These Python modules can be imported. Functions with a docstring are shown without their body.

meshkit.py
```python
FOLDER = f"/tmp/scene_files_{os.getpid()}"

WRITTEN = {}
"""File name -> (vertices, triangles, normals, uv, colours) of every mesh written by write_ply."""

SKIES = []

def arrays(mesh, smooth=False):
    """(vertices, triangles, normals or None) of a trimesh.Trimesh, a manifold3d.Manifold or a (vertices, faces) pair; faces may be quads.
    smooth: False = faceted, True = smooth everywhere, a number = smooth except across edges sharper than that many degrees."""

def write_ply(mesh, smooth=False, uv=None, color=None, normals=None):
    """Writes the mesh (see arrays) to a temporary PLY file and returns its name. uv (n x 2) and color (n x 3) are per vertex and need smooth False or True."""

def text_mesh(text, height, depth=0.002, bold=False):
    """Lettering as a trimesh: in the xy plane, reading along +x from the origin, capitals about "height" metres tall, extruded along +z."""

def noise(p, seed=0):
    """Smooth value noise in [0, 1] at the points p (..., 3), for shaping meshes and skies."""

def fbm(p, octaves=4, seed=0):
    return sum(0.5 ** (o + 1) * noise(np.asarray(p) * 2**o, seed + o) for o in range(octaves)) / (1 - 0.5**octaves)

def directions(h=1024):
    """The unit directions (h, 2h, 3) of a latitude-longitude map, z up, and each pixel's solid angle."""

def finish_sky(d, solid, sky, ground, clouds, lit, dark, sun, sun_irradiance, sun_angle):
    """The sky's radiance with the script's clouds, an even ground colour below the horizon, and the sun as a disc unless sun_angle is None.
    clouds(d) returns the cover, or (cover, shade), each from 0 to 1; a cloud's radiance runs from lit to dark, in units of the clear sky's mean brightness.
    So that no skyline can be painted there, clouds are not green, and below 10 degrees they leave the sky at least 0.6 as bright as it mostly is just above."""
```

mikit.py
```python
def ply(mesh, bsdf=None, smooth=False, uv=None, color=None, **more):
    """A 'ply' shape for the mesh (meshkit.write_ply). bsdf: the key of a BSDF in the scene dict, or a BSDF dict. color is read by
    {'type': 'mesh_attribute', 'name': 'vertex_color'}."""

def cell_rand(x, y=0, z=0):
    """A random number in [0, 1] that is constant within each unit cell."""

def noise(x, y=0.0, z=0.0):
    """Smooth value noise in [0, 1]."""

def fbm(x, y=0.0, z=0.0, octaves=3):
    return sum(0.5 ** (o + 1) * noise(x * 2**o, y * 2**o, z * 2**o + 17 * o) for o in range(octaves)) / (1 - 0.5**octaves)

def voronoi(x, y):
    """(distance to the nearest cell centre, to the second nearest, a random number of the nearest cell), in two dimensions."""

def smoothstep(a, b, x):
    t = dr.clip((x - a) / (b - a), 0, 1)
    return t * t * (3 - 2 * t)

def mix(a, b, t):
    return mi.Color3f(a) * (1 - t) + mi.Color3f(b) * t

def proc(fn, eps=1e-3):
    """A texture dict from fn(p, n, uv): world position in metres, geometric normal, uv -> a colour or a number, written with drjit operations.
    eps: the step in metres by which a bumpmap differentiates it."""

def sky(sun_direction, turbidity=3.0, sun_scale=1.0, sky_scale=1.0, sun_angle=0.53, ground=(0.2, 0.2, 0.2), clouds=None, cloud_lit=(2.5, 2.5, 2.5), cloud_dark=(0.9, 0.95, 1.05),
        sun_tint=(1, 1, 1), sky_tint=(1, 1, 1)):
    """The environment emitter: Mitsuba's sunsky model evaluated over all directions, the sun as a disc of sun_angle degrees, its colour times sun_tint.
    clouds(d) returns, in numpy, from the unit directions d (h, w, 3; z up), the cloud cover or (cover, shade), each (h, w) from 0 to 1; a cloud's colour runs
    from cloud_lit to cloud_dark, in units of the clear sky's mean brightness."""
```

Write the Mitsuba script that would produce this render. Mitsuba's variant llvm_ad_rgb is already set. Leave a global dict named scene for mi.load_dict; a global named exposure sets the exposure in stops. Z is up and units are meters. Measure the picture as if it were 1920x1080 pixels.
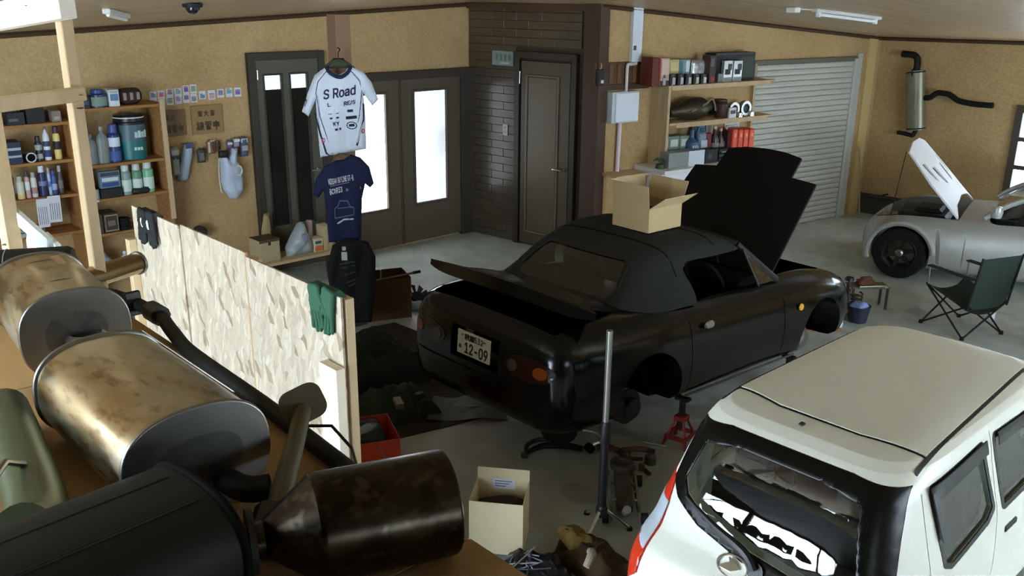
"""A dim home garage seen from its loft: two cars up close, one behind, shelves, doors and mufflers on the loft floor."""
import math, random
import numpy as np
import trimesh, manifold3d, shapely
from shapely.geometry import Polygon
from scipy.spatial import Delaunay
from scipy.interpolate import PchipInterpolator
import drjit as dr
import mitsuba as mi
import mikit, meshkit
from mikit import noise, fbm, voronoi, cell_rand, smoothstep, mix

T = mi.ScalarTransform4f
scene, labels, used = {'type': 'scene'}, {}, set()
RNG = random.Random(7)

# ------------------------------------------------------------------ camera, exposure
EYE = np.array([0.0, 0.0, 3.1])
YAW, PITCH, ROLL = math.radians(43.0), math.atan(550 / 1700.0), 0.01
FWD = np.array([math.sin(YAW) * math.cos(PITCH), math.cos(YAW) * math.cos(PITCH), -math.sin(PITCH)])
UPV = np.array([math.sin(YAW) * math.sin(PITCH), math.cos(YAW) * math.sin(PITCH), math.cos(PITCH)])
RGT = np.array([math.cos(YAW), -math.sin(YAW), 0.0])
UPR = UPV * math.cos(ROLL) - RGT * math.sin(ROLL)
scene['camera'] = {'type': 'perspective', 'fov_axis': 'x', 'fov': 2 * math.degrees(math.atan(960 / 1700.0)), 'near_clip': 0.05, 'far_clip': 100.0,
                   'to_world': T().look_at(origin=EYE.tolist(), target=(EYE + FWD).tolist(), up=UPR.tolist())}
exposure = 1.0

# daylight behind each pane: radiance of the sky outside it
DAY_LOFT, DAY_LOW, DAY_DOOR, DAY_FAR, DAY_SIDE = 6.0, 12.0, 1.3, 5.0, 7.5
COOL = np.array([0.82, 0.99, 1.15])

# ------------------------------------------------------------------ materials
def lin(*c):
    c = np.asarray(c, float) / 255
    return np.where(c <= 0.04045, c / 12.92, ((c + 0.055) / 1.055) ** 2.4).tolist()

def rgb(v): return {'type': 'rgb', 'value': list(map(float, v))}

def material(key, color, rough=0.6, metal=0.0, spec=0.5, coat=0.0, two=True, **more):
    b = {'type': 'principled', 'base_color': color if isinstance(color, dict) else rgb(color), 'roughness': rough, 'metallic': metal, 'specular': spec, **more}
    if coat: b.update(clearcoat=coat, clearcoat_gloss=0.97)
    scene[key] = {'type': 'twosided', 'bsdf': b} if two else b
    return key

def flat(r, g, b, rough=0.6, metal=0.0, spec=0.4):
    key = 'paint_%d_%d_%d_%d_%d' % (r, g, b, rough * 100, metal * 100)
    if key not in scene: material(key, lin(r, g, b), rough, metal, spec)
    return key

def C(*c): return mi.Color3f(*lin(*c))

def tex_concrete(p, n, uv):
    a = fbm(p.x * 0.9, p.y * 0.9, p.z, octaves=4)
    b = fbm(p.x * 7, p.y * 7, p.z * 7 + 3, octaves=3)
    s = smoothstep(0.62, 0.75, fbm(p.x * 2.3 + 9, p.y * 2.3, 0.5, octaves=3))
    return mix(mix(C(158, 165, 158), C(182, 186, 177), a), C(116, 114, 104), s * 0.5) * (0.85 + 0.3 * b)
def tex_board(p, n, uv):
    a = fbm(p.x * 3 + p.y * 3, p.z * 3, 1.0, octaves=3)
    b = noise((p.x + p.y) * 60, p.z * 60, p.x * 20)
    return mix(C(170, 140, 96), C(186, 156, 112), a) * (0.86 + 0.28 * b)
def tex_dark(p, n, uv):
    a = fbm(p.y * 3 + p.x, p.z * 40, 2.0, octaves=3)
    return mix(C(58, 49, 38), C(80, 68, 52), a)
def tex_pine(p, n, uv):
    a = fbm(p.x * 14 + p.y * 14, p.z * 1.6, p.y * 9, octaves=3)
    return mix(C(172, 146, 108), C(204, 182, 146), a)
def tex_shelf(p, n, uv):
    a = fbm(p.x * 2, p.z * 40, p.y * 14, octaves=3)
    return mix(C(128, 88, 50), C(166, 120, 72), a)
def tex_ply(p, n, uv):
    a = fbm(p.x * 22, p.y * 1.5, p.z * 3, octaves=4)
    b = fbm(p.x * 3 + 5, p.y * 3, 0.3, octaves=3)
    return mix(mix(C(150, 120, 80), C(178, 144, 98), a), C(112, 92, 64), smoothstep(0.5, 0.75, b) * 0.6)
def tex_osb(p, n, uv):
    y, z = p.y + 0.03 * noise(p.y * 20, p.z * 20), p.z
    d1, e1, r1 = voronoi(y * 44 + z * 10, z * 9 - y * 4)
    d2, e2, r2 = voronoi(y * 26 - z * 16 + 7, z * 10 + y * 7)
    c = mix(C(158, 145, 126), C(186, 174, 154), r1)
    c = mix(c, C(172, 158, 137), smoothstep(0.45, 0.75, r2) * 0.7)
    c = mix(c, C(122, 102, 80), smoothstep(0.86, 0.97, r2) * 0.7)
    return c * (0.86 + 0.14 * smoothstep(0.0, 0.16, e1 - d1))
def tex_rust(p, n, uv):
    a = fbm(p.x * 16, p.y * 16, p.z * 16, octaves=4)
    return mix(C(60, 50, 42), C(116, 76, 48), smoothstep(0.4, 0.65, a))
def tex_tarnish(p, n, uv):
    a = fbm(p.x * 8, p.y * 4, p.z * 8, octaves=4)
    b = fbm(p.x * 60, p.y * 22, p.z * 60, octaves=3)
    return mix(mix(C(196, 192, 168), C(168, 146, 108), smoothstep(0.3, 0.7, a)), C(128, 104, 72), smoothstep(0.5, 0.8, b) * smoothstep(0.4, 0.6, a) * 0.8)
def tex_sooty(p, n, uv):
    a = fbm(p.x * 14, p.y * 20, p.z * 14, octaves=4)
    b = fbm(p.x * 50, p.y * 50, p.z * 50, octaves=2)
    return mix(mix(C(66, 60, 50), C(48, 42, 34), smoothstep(0.35, 0.6, a)), C(104, 96, 82), smoothstep(0.55, 0.75, b) * 0.35)
def tex_tarnish_rough(p, n, uv):
    return 0.2 + 0.28 * smoothstep(0.35, 0.7, fbm(p.x * 9, p.y * 5, p.z * 9, octaves=4))
def tex_ceiling(p, n, uv):
    s = p.x * 0.15 + p.y
    a = fbm(p.x * 0.9, p.y * 26, 0.4, octaves=3)
    g = smoothstep(0.0, 0.06, dr.abs(s * 8 - dr.round(s * 8)))
    return mix(C(142, 118, 88), C(176, 152, 120), a) * (0.75 + 0.25 * g)
def tex_frost(p, n, uv):
    return 0.75 + 0.25 * noise(p.x * 60, p.z * 60)

P = mikit.proc
material('floor_concrete', P(tex_concrete), 0.34, spec=0.5)
material('wall_board', P(tex_board), 0.85, spec=0.15)
material('dark_tile', P(tex_dark), 0.22, spec=1.0, coat=1.0)
material('dark_wood', P(tex_dark), 0.35, spec=0.45)
material('pine', P(tex_pine), 0.7, spec=0.2)
material('shelf_wood', P(tex_shelf), 0.7, spec=0.2)
material('plywood', P(tex_ply), 0.6, spec=0.25)
material('osb', P(tex_osb), 0.8, spec=0.15)
material('rust', P(tex_rust), 0.7, metal=0.3)
material('tarnished', P(tex_tarnish), P(tex_tarnish_rough), metal=1.0)
material('sooty', P(tex_sooty), 0.26, metal=1.0)
material('ceiling_board', P(tex_ceiling), 0.4, spec=0.5)
scene['black_gloss'] = {'type': 'twosided', 'bsdf': {'type': 'roughplastic', 'diffuse_reflectance': rgb(lin(5, 6, 6)), 'int_ior': 1.42, 'alpha': 0.025, 'distribution': 'ggx'}}
material('black_satin', lin(20, 21, 20), 0.45)
material('black_matt', lin(16, 17, 16), 0.9, spec=0.1)
material('hood_skin', lin(9, 9, 9), 0.55, spec=0.25)
material('canvas', lin(44, 46, 42), 0.9, spec=0.1)
material('cream_paint', lin(224, 226, 212), 0.35, spec=0.5, coat=0.6)
material('silver_paint', lin(168, 170, 164), 0.38, metal=0.35, coat=0.7)
material('rubber', lin(24, 24, 24), 0.85, spec=0.2)
material('steel', lin(150, 150, 146), 0.35, metal=1.0)
material('dark_steel', lin(30, 33, 32), 0.6, metal=0.2)
material('black_steel', lin(24, 26, 23), 0.6, metal=0.2, spec=0.3)
material('chrome', lin(215, 215, 215), 0.12, metal=1.0)
material('cardboard', lin(192, 170, 128), 0.85, spec=0.1)
material('dark_card', lin(84, 62, 40), 0.85, spec=0.1)
material('white_plastic', lin(220, 222, 222), 0.5)
material('rag', lin(66, 52, 36), 0.95, spec=0.05)
material('frit', lin(8, 9, 8), 0.3, spec=0.25)
scene['pane_clear'] = {'type': 'thindielectric', 'int_ior': 1.5, 'specular_transmittance': rgb([0.55, 0.6, 0.57])}
scene['pane_dark'] = {'type': 'thindielectric', 'int_ior': 1.6, 'specular_transmittance': rgb([0.3, 0.34, 0.32])}

# ------------------------------------------------------------------ mesh helpers
def arr(*p): return np.array(p, float)
def tm(v, f): return trimesh.Trimesh(np.asarray(v, float), np.asarray(f, int), process=False)
def cat(ms): return trimesh.util.concatenate(ms)
def hull(pts): return trimesh.convex.convex_hull(np.asarray(pts, float))

def box(x0, x1, y0, y1, z0, z1, b=0.0):
    lo, hi = arr(min(x0, x1), min(y0, y1), min(z0, z1)), arr(max(x0, x1), max(y0, y1), max(z0, z1))
    if b <= 0:
        m = trimesh.creation.box(hi - lo); m.apply_translation((lo + hi) / 2); return m
    b = min(b, (hi - lo).min() * 0.45)
    pts = []
    for k in range(3):
        i = np.full(3, b); i[k] = 0
        for s in np.ndindex(2, 2, 2): pts.append(np.where(s, hi - i, lo + i))
    return hull(pts)

def M(o=(0, 0, 0), ex=(1, 0, 0), ey=None, ez=None):
    ex = np.asarray(ex, float); ex = ex / np.linalg.norm(ex)
    if ez is None and ey is None: ez = (0, 0, 1)
    if ey is None:
        ez = np.asarray(ez, float); ey = np.cross(ez, ex); ey /= np.linalg.norm(ey); ez = np.cross(ex, ey)
    else:
        ey = np.asarray(ey, float); ez = np.cross(ex, ey); ez /= np.linalg.norm(ez); ey = np.cross(ez, ex)
    m = np.eye(4); m[:3, 0], m[:3, 1], m[:3, 2], m[:3, 3] = ex, ey, ez, o
    return m
def yaw(deg, o=(0, 0, 0)): a = math.radians(deg); return M(o, (math.cos(a), math.sin(a), 0))
def mv(m, mat): m = m.copy(); m.apply_transform(mat); return m
def tw(m): return T(np.asarray(m).tolist())

def tube(pts, r, n=10, smooth=0, closed=False):
    p = np.asarray(pts, float)
    if smooth and len(p) > 2:
        t = np.r_[0, np.cumsum(np.linalg.norm(np.diff(p, axis=0), axis=1))]
        u = np.linspace(0, t[-1], smooth)
        p = np.stack([PchipInterpolator(t, p[:, k])(u) for k in range(3)], 1)
        if np.ndim(r): r = np.interp(u, t, r)
    r = np.broadcast_to(r, (len(p),))
    d = np.gradient(p, axis=0); d /= np.linalg.norm(d, axis=1, keepdims=True) + 1e-12
    a = np.cross(d[0], [0, 0, 1.0]); a = np.cross(d[0], [1.0, 0, 0]) if np.linalg.norm(a) < 0.1 else a
    fr = []
    for k in range(len(p)):
        a = a - d[k] * (a @ d[k]); a = a / np.linalg.norm(a); fr.append((a, np.cross(d[k], a)))
    ang = np.arange(n) * 2 * math.pi / n
    v = np.vstack([p[k] + r[k] * (np.cos(ang)[:, None] * fr[k][0] + np.sin(ang)[:, None] * fr[k][1]) for k in range(len(p))])
    f = []
    for k in range(len(p) - 1):
        for j in range(n):
            q = (k * n + j, k * n + (j + 1) % n, (k + 1) * n + (j + 1) % n, (k + 1) * n + j)
            f += [(q[0], q[1], q[2]), (q[0], q[2], q[3])]
    c0, c1 = len(v), len(v) + 1
    v = np.vstack([v, p[0], p[-1]]); e = (len(p) - 1) * n
    for j in range(n): f += [(c0, (j + 1) % n, j), (c1, e + j, e + (j + 1) % n)]
    return tm(v, f)
def cyl(p0, p1, r, r1=None, n=16): return tube([p0, p1], [r, r if r1 is None else r1], n)

def lathe(prof, n=24, mat=None):
    """prof: (radius, height) from bottom to top; ends at the axis where radius is 0."""
    ang = np.arange(n) * 2 * math.pi / n
    v, f = [], []
    for r, z in prof: v += [(r * math.cos(a), r * math.sin(a), z) for a in ang]
    for k in range(len(prof) - 1):
        for j in range(n):
            q = (k * n + j, k * n + (j + 1) % n, (k + 1) * n + (j + 1) % n, (k + 1) * n + j)
            f += [(q[0], q[1], q[2]), (q[0], q[2], q[3])]
    m = tm(v, f); m.merge_vertices(); m.update_faces(m.nondegenerate_faces())
    return mv(m, mat) if mat is not None else m

def prism(poly, h, mat=None):
    if not isinstance(poly, Polygon): poly = Polygon(poly)
    m = trimesh.creation.extrude_polygon(poly, h, engine='earcut')
    return mv(m, mat) if mat is not None else m

def rrect(x0, x1, y0, y1, r): return shapely.box(x0 + r, y0 + r, x1 - r, y1 - r).buffer(r, quad_segs=5)

def fillgrid(poly, step):
    """triangulated polygon: (points, triangles), with inner points."""
    if not isinstance(poly, Polygon): poly = Polygon(poly)
    L = poly.exterior.length
    b = [poly.exterior.interpolate(t).coords[0] for t in np.linspace(0, L, max(8, int(L / step)), endpoint=False)]
    b += [c for c in poly.exterior.coords[:-1]]
    for h in poly.interiors:
        b += [h.interpolate(t).coords[0] for t in np.linspace(0, h.length, max(8, int(h.length / step)), endpoint=False)] + list(h.coords[:-1])
    x0, y0, x1, y1 = poly.bounds
    g = np.stack(np.meshgrid(np.arange(x0 + step / 2, x1, step), np.arange(y0 + step / 2, y1, step)), -1).reshape(-1, 2)
    inner = poly.buffer(-step * 0.45)
    g = g[shapely.contains_xy(inner, g[:, 0], g[:, 1])] if not inner.is_empty else g[:0]
    p = np.unique(np.round(np.vstack([np.array(b), g]), 5), axis=0)
    t = Delaunay(p).simplices
    c = p[t].mean(1)
    t = t[shapely.contains_xy(poly.buffer(1e-6), c[:, 0], c[:, 1])]
    a = np.cross(p[t[:, 1]] - p[t[:, 0]], p[t[:, 2]] - p[t[:, 0]])
    t[a < 0] = t[a < 0][:, ::-1]
    t = t[np.abs(a) > 1e-9]
    return p, t

def puffy(poly, depth, step=0.02, edge=0.06, bump=0.0, seed=0, freq=12, mat=None, flat_back=False, fold=None):
    """a closed soft body with this outline: front and back bulge by depth away from the outline."""
    if not isinstance(poly, Polygon): poly = Polygon(poly)
    p, t = fillgrid(poly, step)
    d = shapely.distance(poly.boundary, shapely.points(p))
    rim = d < 1e-4
    h = depth * np.sqrt(np.clip(d / edge, 0, 1) * (2 - np.clip(d / edge, 0, 1)))
    w = meshkit.fbm(np.c_[p * freq, np.full(len(p), seed * 3.1)], 3, seed) - 0.5
    z = h * (1 + bump * w * 2) + (0 if fold is None else fold(p) * np.clip(d / edge, 0, 1))
    back = -h * (0.15 if flat_back else 1) + (0 if fold is None else fold(p) * np.clip(d / edge, 0, 1))
    idx = np.full(len(p), -1); idx[rim] = np.nonzero(rim)[0]; new = np.nonzero(~rim)[0]; idx[new] = len(p) + np.arange(len(new))
    v = np.vstack([np.c_[p, np.where(rim, 0, z)], np.c_[p[new], back[new]]])
    f = np.vstack([t, idx[t][:, ::-1]])
    m = tm(v, f)
    return mv(m, mat) if mat is not None else m

def man(m):
    if m.volume < 0: m = m.copy(); m.invert()
    m = m.copy(); m.merge_vertices()
    return manifold3d.Manifold(manifold3d.Mesh(np.asarray(m.vertices, np.float32), np.asarray(m.faces, np.uint32)))
def unman(m):
    q = m.to_mesh(); return tm(q.vert_properties[:, :3], q.tri_verts)
def cut(a, *bs):
    r = man(a)
    for b in bs: r = r - man(b)
    return unman(r)

def drape(body, poly, origin, eu, ev, ed, lift=0.003, step=0.03, thick=0.0):
    """the polygon (in the plane origin, eu, ev), dropped along ed onto the body, lifted off it; with thick, a closed sheet."""
    p, t = fillgrid(poly, step)
    eu, ev, ed = (np.asarray(x, float) for x in (eu, ev, ed))
    o = np.asarray(origin, float) + p[:, :1] * eu + p[:, 1:] * ev
    v, f = np.asarray(body.vertices), np.asarray(body.faces)
    a, e1, e2 = v[f[:, 0]], v[f[:, 1]] - v[f[:, 0]], v[f[:, 2]] - v[f[:, 0]]
    h = np.cross(ed, e2); det = (e1 * h).sum(1); ok = np.abs(det) > 1e-12
    a, e1, e2, h, det = a[ok], e1[ok], e2[ok], h[ok], det[ok]
    best = np.full(len(o), np.inf)
    for k in range(len(o)):
        s = o[k] - a; u = (s * h).sum(1) / det; q = np.cross(s, e1); w = (q @ ed) / det; d = (e2 * q).sum(1) / det
        hit = (u > -1e-6) & (w > -1e-6) & (u + w < 1 + 1e-6) & (d > 0)
        if hit.any(): best[k] = d[hit].min()
    good = np.isfinite(best)
    if not good.all() and good.any():
        from scipy.spatial import cKDTree
        best[~good] = best[good][cKDTree(p[good]).query(p[~good])[1]]
    x = o + ed * (best - lift)[:, None]
    n_flip = np.dot(np.cross(eu, ev), ed) > 0
    tri = t[:, ::-1] if n_flip else t
    if not thick: return tm(x, tri)
    y = x + ed * thick
    edges = np.sort(np.vstack([tri[:, [0, 1]], tri[:, [1, 2]], tri[:, [2, 0]]]), axis=1)
    e, c = np.unique(edges, axis=0, return_counts=True)
    rim = {tuple(q) for q in e[c == 1]}
    f2 = [tri, tri[:, ::-1] + len(x)]; side = []
    for q in tri:
        for i, j in ((q[0], q[1]), (q[1], q[2]), (q[2], q[0])):
            if (min(i, j), max(i, j)) in rim: side += [(j, i, i + len(x)), (j, i + len(x), j + len(x))]
    return tm(np.vstack([x, y]), np.vstack(f2 + [np.array(side)]))

def loft(rings):
    r = np.asarray(rings, float); n, m = r.shape[:2]
    v = r.reshape(-1, 3); f = []
    i, j = np.meshgrid(np.arange(n - 1), np.arange(m), indexing='ij')
    a, b = i * m + j, i * m + (j + 1) % m
    c, d = (i + 1) * m + (j + 1) % m, (i + 1) * m + j
    f = np.vstack([np.stack([a, b, c], -1).reshape(-1, 3), np.stack([a, c, d], -1).reshape(-1, 3)])
    v = np.vstack([v, r[0].mean(0), r[-1].mean(0)]); c0, c1 = n * m, n * m + 1
    j = np.arange(m)
    f = np.vstack([f, np.stack([np.full(m, c0), (j + 1) % m, j], -1), np.stack([np.full(m, c1), (n - 1) * m + j, (n - 1) * m + (j + 1) % m], -1)])
    q = tm(v, f)
    if q.volume < 0: q.invert()
    return q

def glyphs(strokes, w, h, thick, depth, mat):
    """brush strokes (polylines in the unit square) as thin raised bars of width thick."""
    out = []
    for s in strokes:
        g = shapely.LineString([(x * w, y * h) for x, y in s]).buffer(thick / 2, cap_style='square', join_style='mitre', quad_segs=2)
        out.append(prism(Polygon(g.exterior), depth))
    return mv(cat(out), mat)
def lettering(text, height, mat, depth=0.002, bold=False, width=None, slant=0.0, centre=True):
    m = meshkit.text_mesh(text, height, depth, bold)
    if width: m.apply_scale([width / max(1e-6, np.ptp(m.vertices[:, 0])), 1, 1])
    if slant: m.vertices[:, 0] += slant * m.vertices[:, 1]
    if centre: m.apply_translation([-m.vertices[:, 0].min() - np.ptp(m.vertices[:, 0]) / 2, 0, 0])
    return mv(m, mat)

# ------------------------------------------------------------------ entries
def numbered(k):
    if k in used:
        i = 1
        while '%s_%03d' % (k, i) in used: i += 1
        k = '%s_%03d' % (k, i)
    used.add(k); return k
def thing(name, label, category, group=None):
    k = numbered(name); labels[k] = {'label': label, 'category': category}
    if group: labels[k]['group'] = group
    return k
PRE = [None]      # a frame that the entries of one wall share
def put(name, mesh, mat, parent=None, label=None, category=None, group=None, kind=None, smooth=30, to=None, **more):
    k = numbered((parent + '__' if parent else '') + name)
    d = dict(mesh) if isinstance(mesh, dict) else mikit.ply(mesh, mat, smooth, **more)
    if PRE[0] is not None: to = PRE[0] if to is None else PRE[0] @ to
    if to is not None: d['to_world'] = tw(to)
    scene[k] = d
    q = {a: b for a, b in (('label', label), ('category', category), ('group', group), ('kind', kind)) if b}
    if q: labels[k] = q
    return k
def struct(name, mesh, mat, label=None, smooth=False, **more): return put(name, mesh, mat, None, label, None, None, 'structure', smooth, **more)
def lit(name, mesh, radiance, parent=None, **kw):
    k = put(name, mesh, 'white_plastic', parent, smooth=False, **kw)
    scene[k]['emitter'] = {'type': 'area', 'radiance': radiance if isinstance(radiance, dict) else rgb(radiance)}
    return k

# ================================================================== the room
struct('floor', box(-1.5, 13.3, -3.2, 9.5, -0.1, 0.0), 'floor_concrete', 'grey dusty concrete garage floor')
def ceiling_part(keep_left):
    big = shapely.box(-1.5, -3.2, 13.3, 9.5)
    far = 40.0
    left = Polygon([(-far, -1.18 * far), (far, 1.18 * far), (-far, 1.18 * far)])
    poly = big.intersection(left) if keep_left else big.difference(left)
    h = (lambda x, y: 3.76 + 0.0493 * x - 0.1237 * y) if keep_left else (lambda x, y: 3.76 - 0.0865 * x - 0.0086 * y)
    m = prism(poly, 0.1)
    m.vertices[:, 2] += h(m.vertices[:, 0], m.vertices[:, 1])
    return m
struct('ceiling', cat([ceiling_part(True), ceiling_part(False)]), 'ceiling_board', 'sloping board ceiling with a dark edge strip')
struct('wall_left', box(-1.5, 8.05, 9.27, 9.42, 0, 3.9), 'wall_board', 'tan particle board wall behind the left shelves')
BW = M((7.93, 8.3, 0)) @ yaw(7.0) @ M((-7.93, -8.3, 0))      # the dark wall is a little off square
PRE[0] = BW
struct('wall_back', box(7.97, 8.12, 7.11, 9.3, 0, 3.6), 'dark_wood', 'dark brown wall between the doors clad in narrow courses')
PRE[0] = None
RW = yaw(math.degrees(math.atan2(6.3 - 7.11, 13.1 - 7.93)), (7.93, 7.11, 0))     # right wall: s along it, y into the wall, z
RWL = math.hypot(5.17, 0.81)
struct('wall_right', mv(box(0.0, RWL + 0.1, 0.0, 0.12, 0, 3.6), RW), 'wall_board', 'tan board wall with the shelf unit and the roller shutter')
struct('wall_far', cat([box(13.1, 13.25, 4.28, 6.45, 0, 3.4), box(13.1, 13.25, -3.2, 2.2, 0, 3.4), box(13.1, 13.25, 2.2, 4.28, 0, 0.45), box(13.1, 13.25, 2.2, 4.28, 1.74, 3.4)]),
       'wall_board', 'tan board wall with the hanging exhaust')
struct('wall_loft', cat([box(-1.5, -1.4, -3.2, 1.7, 0, 4.3), box(-1.5, -1.4, 5.2, 9.4, 0, 4.3), box(-1.5, -1.4, 1.7, 5.2, 0, 0.5), box(-1.5, -1.4, 1.7, 5.2, 1.9, 2.25), box(-1.5, -1.4, 1.7, 5.2, 3.4, 4.3)]),
       flat(92, 84, 70, 0.8), 'dull brown wall with the gridded loft window')
struct('wall_near', cat([box(-1.5, -0.1, -3.3, -3.2, 0, 4.3), box(0.9, 4.5, -3.3, -3.2, 0, 4.3), box(-0.1, 0.9, -3.3, -3.2, 0, 1.9), box(-0.1, 0.9, -3.3, -3.2, 2.7, 4.3), box(10.0, 13.3, -3.3, -3.2, 0, 4.3), box(4.5, 10.0, -3.3, -3.2, 0, 0.9), box(4.5, 10.0, -3.3, -3.2, 2.4, 4.3)]), 'wall_board', 'board wall on the open side of the garage')

PRE[0] = BW
# dark wall: courses of narrow boards, each a piece of its own
course = mikit.ply(box(-0.02, 0.0, -0.198, 0.198, -0.049, 0.049, 0.003), 'dark_tile', False)
course_half = mikit.ply(box(-0.02, 0.0, -0.098, 0.098, -0.049, 0.049, 0.003), 'dark_tile', False)
for r in range(30):
    z = 0.05 + 0.1 * r
    top = z > 2.48
    y = 9.27
    if r % 2: put('course', course_half, None, 'wall_back', to=M((7.97, y - 0.1, z))); y -= 0.2
    while y - 0.4 > (7.3 if top else 8.46):
        put('course', course, None, 'wall_back', to=M((7.97 + RNG.uniform(-0.0008, 0.0008), y - 0.2, z))); y -= 0.4
    if y - 0.2 > (7.3 if top else 8.46): put('course', course_half, None, 'wall_back', to=M((7.97, y - 0.1, z)))
PRE[0] = None
struct('trim_1', box(7.90, 8.06, 7.06, 7.31, 0, 3.1, 0.006), flat(72, 50, 37), 'reddish brown corner post at the end of the dark wall')
struct('trim_2', cat([tube([(0.5, 9.25, 3.76 + 0.0493 * 0.5 - 0.1237 * 9.25 - 0.02), (7.95, 9.25, 3.76 + 0.0493 * 7.95 - 0.1237 * 9.25 - 0.02)], 0.03, 4)]), flat(70, 52, 36), 'dark strip under the ceiling along the left wall')
cz = lambda x, y: 3.76 - 0.0865 * x - 0.0086 * y
struct('trim_3', tube([(7.93, 7.08, cz(7.93, 7.08) - 0.02), (13.07, 6.28, cz(13.07, 6.28) - 0.02), (13.07, -3, cz(13.07, -3) - 0.02)], 0.03, 4), flat(70, 50, 34), 'dark strip under the ceiling along the right and far walls')
PRE[0] = BW
struct('trim_4', box(7.91, 7.96, 7.31, 9.27, 2.93, 3.0), flat(84, 58, 44), 'reddish strip above the dark wall')
PRE[0] = None
struct('trim_5', mv(box(4.93, 5.12, -0.03, 0.0, 0, 2.6), RW), flat(196, 172, 116), 'pale yellow corner board beside the shutter')
struct('baseboard_far', cat([box(13.08, 13.1, -3, 6.3, 0, 0.26), box(13.07, 13.1, -3, 6.3, 0.26, 0.3)]), flat(62, 60, 48), 'dark skirting on the far wall')

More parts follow.
